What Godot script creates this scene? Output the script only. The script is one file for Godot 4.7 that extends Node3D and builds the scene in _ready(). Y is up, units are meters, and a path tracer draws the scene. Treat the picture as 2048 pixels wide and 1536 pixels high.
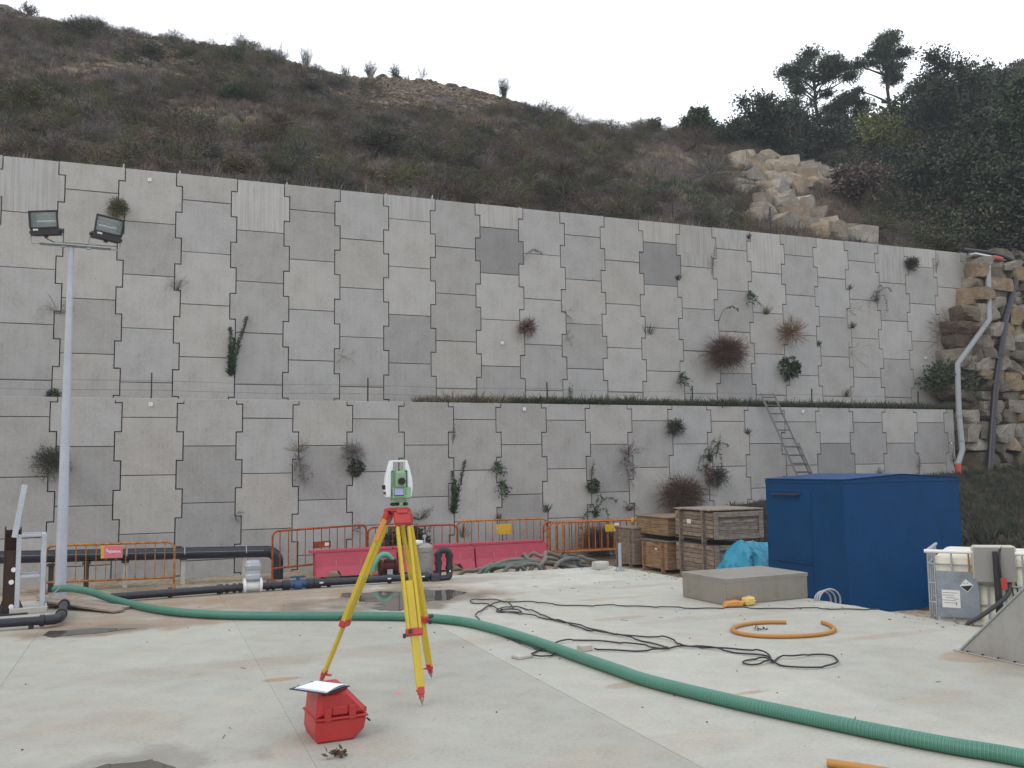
extends Node3D
# A yard in front of two stepped retaining walls of cruciform concrete panels, under a dull white sky.
# Axes: x runs along the walls, z towards the photographer, y up; y = 0 is the top of the concrete pad.

const LOW := -0.85        # the yard below the pad
const ZU := -24.90        # face of the upper wall
const ZL := -23.62        # face of the lower wall
const TOP_U := 9.62
const TOP_L := 3.52
var rng := RandomNumberGenerator.new()
var M := {}
var names := {}
var hills := FastNoiseLite.new()

class MB:
	var v := PackedVector3Array()
	var n := PackedVector3Array()
	var c := PackedColorArray()
	var col := Color(1, 1, 1)
	var xf := Transform3D.IDENTITY
	func tri(a: Vector3, b: Vector3, d: Vector3) -> void:   # counter-clockwise seen from outside
		var A := xf * a
		var B := xf * b
		var D := xf * d
		var nn := (B - A).cross(D - A).normalized()
		v.append(A); v.append(D); v.append(B)
		n.append(nn); n.append(nn); n.append(nn)
		c.append(col); c.append(col); c.append(col)
	func quad(a: Vector3, b: Vector3, d: Vector3, e: Vector3) -> void:
		tri(a, b, d)
		tri(a, d, e)
	func stri(a: Vector3, b: Vector3, d: Vector3, na: Vector3, nb: Vector3, nd: Vector3) -> void:
		v.append(xf * a); v.append(xf * d); v.append(xf * b)
		n.append((xf.basis * na).normalized()); n.append((xf.basis * nd).normalized()); n.append((xf.basis * nb).normalized())
		c.append(col); c.append(col); c.append(col)
	func box(at: Vector3, size: Vector3, turn := Basis.IDENTITY, bevel := 0.0) -> void:
		var h := size * 0.5
		var k := minf(bevel, minf(h.x, minf(h.y, h.z)) * 0.9)
		var old := xf
		xf = old * Transform3D(turn, at)
		var ax := [Vector3.RIGHT, Vector3.UP, Vector3.BACK]
		for i in 3:
			var j := (i + 1) % 3
			var l := (i + 2) % 3
			for s in [-1.0, 1.0]:
				var o: Vector3 = ax[i] * h[i] * s
				var p: Vector3 = ax[j] * (h[j] - k) * s
				var q: Vector3 = ax[l] * (h[l] - k)
				quad(o - p - q, o + p - q, o + p + q, o - p + q)
			if k > 0.0:
				for s in [-1.0, 1.0]:
					for t in [-1.0, 1.0]:
						var e: Vector3 = ax[i] * (h[i] - k)
						var a1: Vector3 = ax[j] * h[j] * s + ax[l] * (h[l] - k) * t
						var a2: Vector3 = ax[j] * (h[j] - k) * s + ax[l] * h[l] * t
						edge(a1, a2, e)
		if k > 0.0:
			for sx in [-1.0, 1.0]:
				for sy in [-1.0, 1.0]:
					for sz in [-1.0, 1.0]:
						var a := Vector3(h.x * sx, (h.y - k) * sy, (h.z - k) * sz)
						var b := Vector3((h.x - k) * sx, h.y * sy, (h.z - k) * sz)
						var d := Vector3((h.x - k) * sx, (h.y - k) * sy, h.z * sz)
						if sx * sy * sz > 0.0:
							tri(a, b, d)
						else:
							tri(a, d, b)
		xf = old
	func edge(a: Vector3, b: Vector3, e: Vector3) -> void:
		if (b - a).cross(e).dot(a + b) > 0.0:
			quad(a - e, b - e, b + e, a + e)
		else:
			quad(a - e, a + e, b + e, b - e)
	func tube(p: PackedVector3Array, r: float, seg := 8, r2 := -1.0, caps := true) -> void:
		var m := p.size()
		if m < 2:
			return
		var t0 := (p[1] - p[0]).normalized()
		var u := t0.cross(Vector3.UP if absf(t0.y) < 0.9 else Vector3.RIGHT).normalized()
		var ro := PackedVector3Array()
		var rn := PackedVector3Array()
		for i in m:
			var t := (p[mini(i + 1, m - 1)] - p[maxi(i - 1, 0)]).normalized()
			u = (u - t * u.dot(t)).normalized()
			var w := t.cross(u)
			var rr := r if r2 < 0.0 else lerpf(r, r2, float(i) / (m - 1))
			for k in seg:
				var a := TAU * k / seg
				var d := u * cos(a) + w * sin(a)
				ro.append(p[i] + d * rr)
				rn.append(d)
		for i in m - 1:
			for k in seg:
				var a := i * seg + k
				var b := i * seg + (k + 1) % seg
				var d := a + seg
				var e := b + seg
				stri(ro[a], ro[b], ro[e], rn[a], rn[b], rn[e])
				stri(ro[a], ro[e], ro[d], rn[a], rn[e], rn[d])
		if caps:
			for k in range(1, seg - 1):
				tri(ro[0], ro[k + 1], ro[k])
				var o := (m - 1) * seg
				tri(ro[o], ro[o + k], ro[o + k + 1])
	func rod(a: Vector3, b: Vector3, r: float, seg := 8, r2 := -1.0) -> void:
		tube(PackedVector3Array([a, b]), r, seg, r2)
	func lathe(prof: PackedVector2Array, seg := 20) -> void:   # x = radius, y = height, from bottom to top
		var m := prof.size()
		for i in m - 1:
			var d := (prof[i + 1] - prof[i])
			var nn := Vector2(d.y, -d.x).normalized()
			for k in seg:
				var a := TAU * k / seg
				var b := TAU * (k + 1) / seg
				var ca := Vector3(cos(a), 0, sin(a))
				var cb := Vector3(cos(b), 0, sin(b))
				var na := ca * nn.x + Vector3.UP * nn.y
				var nb := cb * nn.x + Vector3.UP * nn.y
				var p0 := ca * prof[i].x + Vector3.UP * prof[i].y
				var p1 := cb * prof[i].x + Vector3.UP * prof[i].y
				var p2 := cb * prof[i + 1].x + Vector3.UP * prof[i + 1].y
				var p3 := ca * prof[i + 1].x + Vector3.UP * prof[i + 1].y
				if prof[i].x > 0.0:
					stri(p0, p2, p1, na, nb, nb)
				if prof[i + 1].x > 0.0:
					stri(p0, p3, p2, na, na, nb)
	func inset(p: PackedVector2Array, b: float) -> PackedVector2Array:
		var o := PackedVector2Array()
		var m := p.size()
		for i in m:
			var e0 := (p[i] - p[(i + m - 1) % m]).normalized()
			var e1 := (p[(i + 1) % m] - p[i]).normalized()
			var n0 := Vector2(-e0.y, e0.x)
			var n1 := Vector2(-e1.y, e1.x)
			o.append(p[i] + (n0 + n1) / maxf(0.3, 1.0 + n0.dot(n1)) * b)
		return o
	func prism(p: PackedVector2Array, z0: float, z1: float, bevel := 0.0, back := true) -> void:   # p counter-clockwise, front at z1
		if Geometry2D.is_polygon_clockwise(p):
			p.reverse()
		var q := inset(p, bevel) if bevel > 0.0 else p
		var id := Geometry2D.triangulate_polygon(q)
		for i in range(0, id.size(), 3):
			var a := q[id[i]]
			var b := q[id[i + 1]]
			var d := q[id[i + 2]]
			if (b - a).cross(d - a) < 0.0:
				var s := b
				b = d
				d = s
			tri(Vector3(a.x, a.y, z1), Vector3(b.x, b.y, z1), Vector3(d.x, d.y, z1))
			if back:
				tri(Vector3(a.x, a.y, z0), Vector3(d.x, d.y, z0), Vector3(b.x, b.y, z0))
		var m := p.size()
		for i in m:
			var j := (i + 1) % m
			var f := z1 - bevel
			var k := z0 + (bevel if back else 0.0)
			quad(Vector3(p[i].x, p[i].y, k), Vector3(p[j].x, p[j].y, k), Vector3(p[j].x, p[j].y, f), Vector3(p[i].x, p[i].y, f))
			if bevel > 0.0:
				quad(Vector3(p[i].x, p[i].y, f), Vector3(p[j].x, p[j].y, f), Vector3(q[j].x, q[j].y, z1), Vector3(q[i].x, q[i].y, z1))
				if back:
					quad(Vector3(q[i].x, q[i].y, z0), Vector3(q[j].x, q[j].y, z0), Vector3(p[j].x, p[j].y, k), Vector3(p[i].x, p[i].y, k))
	func mesh(pad := false) -> ArrayMesh:
		var a := []
		a.resize(Mesh.ARRAY_MAX)
		a[Mesh.ARRAY_VERTEX] = v
		a[Mesh.ARRAY_NORMAL] = n
		a[Mesh.ARRAY_COLOR] = c
		if pad:
			var u1 := PackedVector2Array()
			var u2 := PackedVector2Array()
			for p in v:
				u1.append(Vector2((p.x + 4.0) / 14.08, (p.z + 15.0) / 11.99))
				u2.append(Vector2(p.x, p.z) * 0.9)
			a[Mesh.ARRAY_TEX_UV] = u1
			a[Mesh.ARRAY_TEX_UV2] = u2
		var am := ArrayMesh.new()
		am.add_surface_from_arrays(Mesh.PRIMITIVE_TRIANGLES, a)
		return am

# ---------------------------------------------------------------- naming and building
func numbered(parent: Node, called: String) -> String:
	var k := str(parent.get_instance_id()) + called
	var i: int = names.get(k, 0)
	names[k] = i + 1
	return called if i == 0 else "%s_%03d" % [called, i]

func hang(mesh: Mesh, called: String, mat: Material, parent: Node = self) -> MeshInstance3D:
	var o := MeshInstance3D.new()
	o.name = numbered(parent, called)
	o.mesh = mesh
	o.material_override = mat
	o.cast_shadow = GeometryInstance3D.SHADOW_CASTING_SETTING_ON
	parent.add_child(o, true)
	return o

func put(b: MB, called: String, mat: Material, parent: Node = self) -> MeshInstance3D:
	return hang(b.mesh(), called, mat, parent)

func tag(o: Node, label: String, category: String, group := "") -> Node:
	o.set_meta("label", label)
	o.set_meta("category", category)
	if group != "":
		o.set_meta("group", group)
	return o

func thing(called: String, label: String, category: String, at := Vector3.ZERO, turn := 0.0, group := "") -> Node3D:
	var o := Node3D.new()
	o.name = numbered(self, called)
	add_child(o, true)
	o.position = at
	o.rotation.y = turn
	tag(o, label, category, group)
	return o

func setting(o: Node) -> Node:
	o.set_meta("kind", "structure")
	return o

func stuff(o: Node) -> Node:
	o.set_meta("kind", "stuff")
	return o

func bar(a: Vector3, b: Vector3, w: float, h: float, called: String, mat: Material, parent: Node, bevel := 0.003) -> MeshInstance3D:   # a square bar from a to b
	var m := MB.new()
	var d := b - a
	var z := d.normalized()
	var x := (Vector3.UP if absf(z.y) < 0.95 else Vector3.BACK).cross(z).normalized()
	m.box((a + b) * 0.5, Vector3(w, h, d.length()), Basis(x, z.cross(x), z), bevel)
	return put(m, called, mat, parent)

func pipe(p: PackedVector3Array, r: float, called: String, mat: Material, parent: Node, seg := 12) -> MeshInstance3D:
	var m := MB.new()
	m.tube(p, r, seg)
	return put(m, called, mat, parent)

func smooth(p: PackedVector3Array, step: float) -> PackedVector3Array:   # a Catmull-Rom curve through p
	var o := PackedVector3Array()
	for i in p.size() - 1:
		var p0 := p[maxi(i - 1, 0)]
		var p3 := p[mini(i + 2, p.size() - 1)]
		var k := maxi(1, int(ceil(p[i].distance_to(p[i + 1]) / step)))
		for j in k:
			o.append(p[i].cubic_interpolate(p[i + 1], p0, p3, float(j) / k))
	o.append(p[p.size() - 1])
	return o

func rv(a: float) -> Vector3:
	return Vector3(rng.randf_range(-a, a), rng.randf_range(-a, a), rng.randf_range(-a, a))

# ---------------------------------------------------------------- textures and materials
func noise(size: int, freq: float, seed_: int, oct := 4, kind := FastNoiseLite.TYPE_SIMPLEX_SMOOTH) -> Image:
	var f := FastNoiseLite.new()
	f.noise_type = kind
	f.frequency = freq
	f.seed = seed_
	f.fractal_octaves = oct
	var im := f.get_seamless_image(size, size)
	im.convert(Image.FORMAT_L8)
	return im

func stretched(size: int, freq: float, seed_: int, lines: int, across: bool) -> Image:   # streaks
	var f := FastNoiseLite.new()
	f.frequency = freq
	f.seed = seed_
	f.fractal_octaves = 3
	var im := f.get_seamless_image(size if across else lines, lines if across else size)
	im.convert(Image.FORMAT_L8)
	im.resize(size, size, Image.INTERPOLATE_CUBIC)
	return im

func blend(layers: Array, stops: Array) -> Image:   # [image, weight] summed, then a ramp of [t, colour]
	var size: int = layers[0][0].get_width()
	var g := Gradient.new()
	g.offsets = PackedFloat32Array(stops.map(func(s): return s[0]))
	g.colors = PackedColorArray(stops.map(func(s): return s[1]))
	var lut := PackedByteArray()
	for i in 256:
		var q := g.sample(i / 255.0)
		lut.append(int(clampf(q.r, 0, 1) * 255)); lut.append(int(clampf(q.g, 0, 1) * 255)); lut.append(int(clampf(q.b, 0, 1) * 255))
	var n := size * size
	var acc := PackedFloat32Array()
	acc.resize(n)
	for l in layers:
		var d: PackedByteArray = l[0].get_data()
		var w: float = l[1]
		for i in n:
			acc[i] += d[i] * w
	var out := PackedByteArray()
	out.resize(n * 3)
	for i in n:
		var k := clampi(int(acc[i]), 0, 255) * 3
		out[i * 3] = lut[k]
		out[i * 3 + 1] = lut[k + 1]
		out[i * 3 + 2] = lut[k + 2]
	return Image.create_from_data(size, size, false, Image.FORMAT_RGB8, out)

func tex(im: Image) -> ImageTexture:
	im.generate_mipmaps()
	return ImageTexture.create_from_image(im)

func bump(im: Image, s: float) -> ImageTexture:
	var b := im.duplicate()
	b.convert(Image.FORMAT_RGB8)
	b.bump_map_to_normal_map(s)
	return tex(b)

func lin(r: float, g: float, b: float) -> Color:   # real-world base colour
	return Color(r, g, b).linear_to_srgb()

func mat(key: String, col: Color, rough := 0.8, metal := 0.0, t: Texture2D = null, scale := 1.0, nt: Texture2D = null, ns := 1.0, world := true) -> StandardMaterial3D:
	var m := StandardMaterial3D.new()
	m.resource_name = key
	m.albedo_color = col
	m.roughness = rough
	m.metallic = metal
	if t:
		m.albedo_texture = t
	if nt:
		m.normal_enabled = true
		m.normal_texture = nt
		m.normal_scale = ns
	if t or nt:
		m.uv1_triplanar = true
		m.uv1_world_triplanar = world
		m.uv1_scale = Vector3.ONE * scale
	M[key] = m
	return m

func tinted(key: String, rough := 0.9, back := 0.0) -> StandardMaterial3D:   # colour comes with the mesh (leaves, twigs, stones)
	var m := mat(key, Color(1, 1, 1), rough)
	m.vertex_color_use_as_albedo = true
	m.cull_mode = BaseMaterial3D.CULL_DISABLED
	if back > 0.0:
		m.backlight_enabled = true
		m.backlight = Color(back, back, back)
	return m

# ---------------------------------------------------------------- the scene
func _ready() -> void:
	rng.seed = 20120
	var cam := Camera3D.new()
	cam.name = "camera"
	add_child(cam)
	# right, up and backward axes: turned 22 degrees along the wall, tipped up 5 degrees, a little roll
	cam.transform = Transform3D(Basis(Vector3(0.9280896, -0.0136519, 0.3721066), Vector3(-0.0211882, 0.9957722, 0.0893796), Vector3(-0.3717536, -0.0908365, 0.9238766)).orthonormalized(), Vector3(0, 1.75, 0))
	cam.fov = 46.21
	cam.near = 0.05
	cam.far = 900.0
	cam.current = true
	var sky_mat := ProceduralSkyMaterial.new()
	sky_mat.sky_top_color = Color(0.935, 0.96, 1.0)
	sky_mat.sky_horizon_color = Color(1.0, 1.0, 1.0)
	sky_mat.sky_curve = 0.25
	sky_mat.sky_energy_multiplier = 1.28
	sky_mat.ground_bottom_color = Color(0.30, 0.29, 0.28)
	sky_mat.ground_horizon_color = Color(0.45, 0.45, 0.45)
	var env := Environment.new()
	env.background_mode = Environment.BG_SKY
	env.sky = Sky.new()
	env.sky.sky_material = sky_mat
	env.tonemap_mode = Environment.TONE_MAPPER_LINEAR
	env.tonemap_exposure = 0.89
	env.fog_enabled = true
	env.fog_density = 0.0010
	env.fog_light_color = Color(0.88, 0.90, 0.95)
	env.sdfgi_enabled = true
	env.ssao_enabled = true
	env.ssil_enabled = true
	var we := WorldEnvironment.new()
	we.name = "world_environment"
	we.environment = env
	add_child(we)
	var sun := DirectionalLight3D.new()
	sun.name = "sun"
	sun.light_energy = 0.5
	sun.light_color = Color(1.0, 0.98, 0.96)
	sun.light_angular_distance = 40.0
	sun.shadow_enabled = true
	sun.rotation_degrees = Vector3(-42, -72, 0)
	add_child(sun)

	hills.seed = 7
	hills.frequency = 0.11
	hills.fractal_octaves = 4
	make_materials()
	build_pad()
	build_yard()
	build_walls()
	build_hill()
	build_boulders()
	build_forest()
	build_scrub()
	build_wall_plants()
	build_left_group()
	build_pipes()
	build_barriers()
	build_middle()
	build_right_group()
	build_survey()
	build_small()

# ---------------------------------------------------------------- materials
func make_materials() -> void:
	var n1 := noise(512, 0.006, 11, 5)
	var n2 := noise(512, 0.05, 12, 4)
	var n3 := noise(512, 0.25, 13, 2, FastNoiseLite.TYPE_VALUE)
	var pores := noise(512, 0.09, 14, 1, FastNoiseLite.TYPE_CELLULAR)
	var streak := stretched(512, 0.07, 15, 10, true)
	var grain := stretched(512, 0.06, 16, 20, false)
	var conc := blend([[n1, 0.38], [n2, 0.26], [n3, 0.18], [streak, 0.18]], [[0.0, Color(0.70, 0.68, 0.65)], [0.30, Color(0.89, 0.885, 0.87)], [0.55, Color(0.945, 0.945, 0.94)], [1.0, Color(1, 1, 1)]])
	var ribbed := blend([[streak, 0.55], [n1, 0.20], [n2, 0.15], [n3, 0.10]], [[0.0, Color(0.84, 0.83, 0.81)], [0.40, Color(0.905, 0.90, 0.885)], [0.60, Color(0.965, 0.965, 0.96)], [1.0, Color(1, 1, 1)]])
	var fine := bump(blend([[n2, 0.4], [n3, 0.6]], [[0, Color(0, 0, 0)], [1, Color(1, 1, 1)]]), 1.2)
	var rib_n := bump(blend([[streak, 0.7], [n3, 0.3]], [[0, Color(0, 0, 0)], [1, Color(1, 1, 1)]]), 2.0)
	# tie holes, air voids and short runs of dirt
	for i in 34:
		var cx := rng.randi_range(6, 505)
		var cy := rng.randi_range(6, 440)
		var k := rng.randf_range(0.74, 0.93)
		var rad := rng.randi_range(0, 2)
		var run := rng.randi_range(8, 60) if rng.randf() < 0.3 else 0
		for dy in range(-rad, rad + 1 + run):
			for dx in range(-rad, rad + 1):
				if dy <= rad and dx * dx + dy * dy > rad * rad + 1:
					continue
				if dy > rad and rng.randf() < 0.45 + 0.5 * float(dy) / (rad + run + 1):
					continue
				var q := conc.get_pixel(cx + dx, cy + dy)
				var kk := k if dy <= rad else lerpf(k, 1.0, 0.5)
				conc.set_pixel(cx + dx, cy + dy, Color(q.r * kk, q.g * kk, q.b * kk))
	var tc := tex(conc)
	var tr := tex(ribbed)
	M["fine"] = fine
	M["conc_tex"] = tc
	# cast panels: each pour has its own grey, warm to bluish
	var tones := [[0.44, 0.432, 0.412], [0.42, 0.412, 0.394], [0.405, 0.40, 0.385], [0.445, 0.44, 0.427], [0.385, 0.383, 0.374], [0.42, 0.408, 0.386], [0.37, 0.365, 0.354], [0.335, 0.332, 0.326], [0.27, 0.27, 0.268], [0.41, 0.409, 0.404]]
	for i in tones.size():
		var q: Array = tones[i]
		var m := mat("panel%d" % i, lin(q[0] * 1.07, q[1] * 1.07, q[2] * 1.085), 0.9, 0.0, tc, 0.37, fine, 0.5)
		m.uv1_offset = Vector3(i * 0.37, i * 0.61, i * 0.23)
		var r := mat("rib%d" % i, lin(q[0] * 1.10, q[1] * 1.10, q[2] * 1.115), 0.9, 0.0, tr, 0.42, rib_n, 0.6)
		r.uv1_offset = Vector3(i * 0.29, 0.13 * i, i * 0.41)
	mat("joint", lin(0.065, 0.058, 0.046), 0.95)
	mat("target_white", lin(0.75, 0.75, 0.75), 0.5)
	# the pad
	var pad := blend([[n1, 0.3], [n2, 0.35], [n3, 0.35]], [[0.0, Color(0.82, 0.815, 0.80)], [0.4, Color(0.935, 0.935, 0.93)], [0.62, Color(0.97, 0.97, 0.97)], [1.0, Color(1, 1, 1)]])
	var pm := StandardMaterial3D.new()
	pm.resource_name = "pad"
	pm.albedo_texture = tex(pad_stains())
	pm.detail_enabled = true
	pm.detail_blend_mode = BaseMaterial3D.BLEND_MODE_MUL
	pm.detail_uv_layer = BaseMaterial3D.DETAIL_UV_2
	pm.detail_albedo = tex(pad)
	pm.roughness = 0.88
	M["pad"] = pm
	mat("pad_side", lin(0.33, 0.31, 0.28), 0.95, 0.0, tc, 0.5, fine, 1.0)
	var dirt := blend([[n1, 0.35], [n2, 0.4], [n3, 0.25]], [[0.0, Color(0.50, 0.44, 0.37)], [0.45, Color(0.75, 0.71, 0.64)], [0.7, Color(0.93, 0.91, 0.87)], [1.0, Color(1, 1, 1)]])
	var td := tex(dirt)
	mat("yard", lin(0.52, 0.475, 0.41), 0.95, 0.0, td, 0.22, fine, 1.0)
	mat("earth", lin(0.24, 0.208, 0.178), 0.98, 0.0, td, 0.17, fine, 2.0)
	mat("bank", lin(0.06, 0.055, 0.036), 0.98, 0.0, td, 0.23, fine, 2.0)  # soil colour darkened for the shade of the trees
	var pud := mat("puddle", lin(0.085, 0.075, 0.062), 0.04)
	pud.metallic_specular = 0.6
	# stone
	tinted("stone", 0.95)
	M["stone"].normal_enabled = true
	M["stone"].normal_texture = fine
	M["stone"].normal_scale = 1.5
	M["stone"].albedo_texture = td
	M["stone"].uv1_triplanar = true
	M["stone"].uv1_world_triplanar = true
	M["stone"].uv1_scale = Vector3.ONE * 0.55
	# plants
	tinted("leaf", 0.75, 0.25)
	tinted("twig", 0.95)
	# metals, plastics, wood
	var worn := tex(blend([[n1, 0.4], [n2, 0.4], [n3, 0.2]], [[0.0, Color(0.5, 0.42, 0.36)], [0.3, Color(0.82, 0.80, 0.78)], [0.5, Color(0.97, 0.97, 0.97)], [1.0, Color(1, 1, 1)]]))
	var rusty := tex(blend([[n1, 0.30], [n2, 0.55], [n3, 0.15]], [[0.0, Color(0.26, 0.10, 0.05)], [0.40, Color(0.42, 0.16, 0.07)], [0.45, Color(0.72, 0.36, 0.12)], [0.56, Color(0.84, 0.53, 0.18)], [1.0, Color(0.90, 0.60, 0.22)]]))
	var wood := tex(blend([[grain, 0.65], [n1, 0.25], [n3, 0.10]], [[0.0, Color(0.48, 0.42, 0.37)], [0.4, Color(0.78, 0.74, 0.69)], [0.7, Color(0.95, 0.93, 0.9)], [1.0, Color(1, 1, 1)]]))
	mat("galv", lin(0.42, 0.45, 0.48), 0.55, 0.35, worn, 1.5, fine, 0.4)
	mat("pole", lin(0.50, 0.53, 0.60), 0.6, 0.1, tc, 0.8)
	mat("black_plastic", lin(0.014, 0.015, 0.02), 0.42)
	mat("black_pipe", lin(0.016, 0.019, 0.030), 0.38, 0.0, worn, 1.1)
	mat("dark_metal", lin(0.03, 0.03, 0.035), 0.5, 0.2)
	mat("glass", lin(0.30, 0.34, 0.36), 0.08, 0.0)
	mat("reflector", lin(0.40, 0.43, 0.45), 0.25, 0.8)
	mat("rust_steel", lin(0.05, 0.022, 0.015), 0.8, 0.1, worn, 2.0, fine, 1.0)
	mat("barrier", lin(0.74, 0.90, 0.72), 0.65, 0.0, rusty, 1.9, fine, 0.6)
	mat("barrier_red", lin(0.62, 0.34, 0.26), 0.7, 0.0, rusty, 1.6, fine, 0.6)
	mat("barrier_yellow", lin(0.80, 0.88, 0.6), 0.6, 0.0, rusty, 0.7, fine, 0.6)
	mat("sign_yellow", lin(0.70, 0.42, 0.02), 0.6, 0.0, worn, 2.5)
	mat("sign_pink", lin(0.62, 0.15, 0.20), 0.6)
	mat("white_paint", lin(0.72, 0.72, 0.72), 0.6)
	mat("label_white", lin(0.70, 0.71, 0.72), 0.5)
	mat("label_print", lin(0.22, 0.22, 0.23), 0.6)
	mat("black_print", lin(0.015, 0.015, 0.015), 0.6)
	mat("pink_plastic", lin(0.50, 0.065, 0.115), 0.55, 0.0, tc, 0.9, fine, 0.4)
	mat("green_pvc", lin(0.09, 0.33, 0.24), 0.5)
	tinted("hose_pvc", 0.5)
	mat("hose_grey", lin(0.15, 0.145, 0.135), 0.7, 0.0, worn, 2.0)
	mat("hose_brown", lin(0.19, 0.165, 0.135), 0.75, 0.0, worn, 2.0)
	mat("hose_green", lin(0.06, 0.14, 0.10), 0.65, 0.0, worn, 2.0)
	mat("hose_dark", lin(0.04, 0.042, 0.05), 0.6)
	mat("cable", lin(0.02, 0.02, 0.021), 0.6)
	mat("orange_hose", lin(0.42, 0.20, 0.045), 0.5)
	mat("yellow_plastic", lin(0.66, 0.47, 0.13), 0.5)
	mat("orange_plastic", lin(0.58, 0.25, 0.06), 0.55)
	var b := mat("blue_paint", lin(0.0025, 0.055, 0.172), 0.5, 0.0, tc, 0.5, fine, 0.3)
	b.metallic_specular = 0.3
	mat("tarp", lin(0.014, 0.25, 0.40), 0.45)
	mat("blue_valve", lin(0.02, 0.06, 0.14), 0.5)
	mat("steel_sheet", lin(0.36, 0.335, 0.30), 0.45, 0.5, tc, 0.35, fine, 0.12)
	mat("stainless", lin(0.50, 0.50, 0.49), 0.42, 0.6, tc, 0.6)
	mat("wood_grey", lin(0.30, 0.26, 0.232), 0.9, 0.0, wood, 1.7, fine, 0.8)
	mat("wood_light", lin(0.38, 0.335, 0.30), 0.9, 0.0, wood, 1.7, fine, 0.8)
	mat("wood_dark", lin(0.19, 0.155, 0.13), 0.9, 0.0, wood, 1.3, fine, 0.8)
	mat("ply", lin(0.38, 0.26, 0.155), 0.85, 0.0, wood, 1.2, fine, 0.4)
	mat("ply_brown", lin(0.32, 0.235, 0.145), 0.85, 0.0, wood, 0.9, fine, 0.4)
	var tank := mat("tank", lin(0.80, 0.78, 0.66), 0.4)
	tank.subsurf_scatter_enabled = true
	tank.subsurf_scatter_strength = 0.2
	mat("tripod_yellow", lin(0.62, 0.46, 0.03), 0.45, 0.0, tc, 1.5)
	mat("tripod_red", lin(0.44, 0.035, 0.03), 0.45)
	mat("red_case", lin(0.46, 0.028, 0.028), 0.42, 0.0, tc, 1.2, fine, 0.25)
	mat("station_green", lin(0.22, 0.36, 0.22), 0.5)
	mat("station_white", lin(0.70, 0.74, 0.76), 0.5)
	mat("screen", lin(0.30, 0.30, 0.52), 0.2)
	mat("lens", lin(0.012, 0.012, 0.014), 0.12)
	mat("spike", lin(0.35, 0.33, 0.31), 0.4, 0.7)
	mat("red_plastic", lin(0.40, 0.05, 0.035), 0.5)
	mat("drain_grey", lin(0.25, 0.27, 0.28), 0.55)
	mat("paper", lin(0.78, 0.82, 0.90), 0.8)
	mat("clip_black", lin(0.014, 0.016, 0.022), 0.5)
	mat("tank_grey", lin(0.30, 0.29, 0.27), 0.5, 0.2, worn, 1.2)
	mat("block", lin(0.52, 0.50, 0.46), 0.95, 0.0, tc, 1.4, fine, 1.0)
	mat("leaf_brown", lin(0.11, 0.07, 0.04), 0.9)
	mat("film", lin(0.36, 0.385, 0.42), 0.25)
	mat("box_beige", lin(0.52, 0.50, 0.40), 0.55)
	mat("plate_grey", lin(0.27, 0.31, 0.37), 0.5, 0.1, worn, 2.0)
	mat("galv_rust", lin(0.36, 0.20, 0.09), 0.7, 0.1, worn, 2.0)
	mat("key_green", lin(0.12, 0.20, 0.13), 0.6)
	mat("barrier_band", lin(0.12, 0.03, 0.03), 0.6)
	mat("pink_pale", lin(0.62, 0.22, 0.26), 0.6)
	mat("rust_cast", lin(0.10, 0.045, 0.025), 0.85, 0.0, M["barrier"].albedo_texture, 3.0)
	mat("ladder", lin(0.17, 0.175, 0.18), 0.5, 0.4)
	mat("ladder_dark", lin(0.09, 0.09, 0.10), 0.6, 0.2)
	mat("box_grey", lin(0.26, 0.255, 0.24), 0.6)

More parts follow.
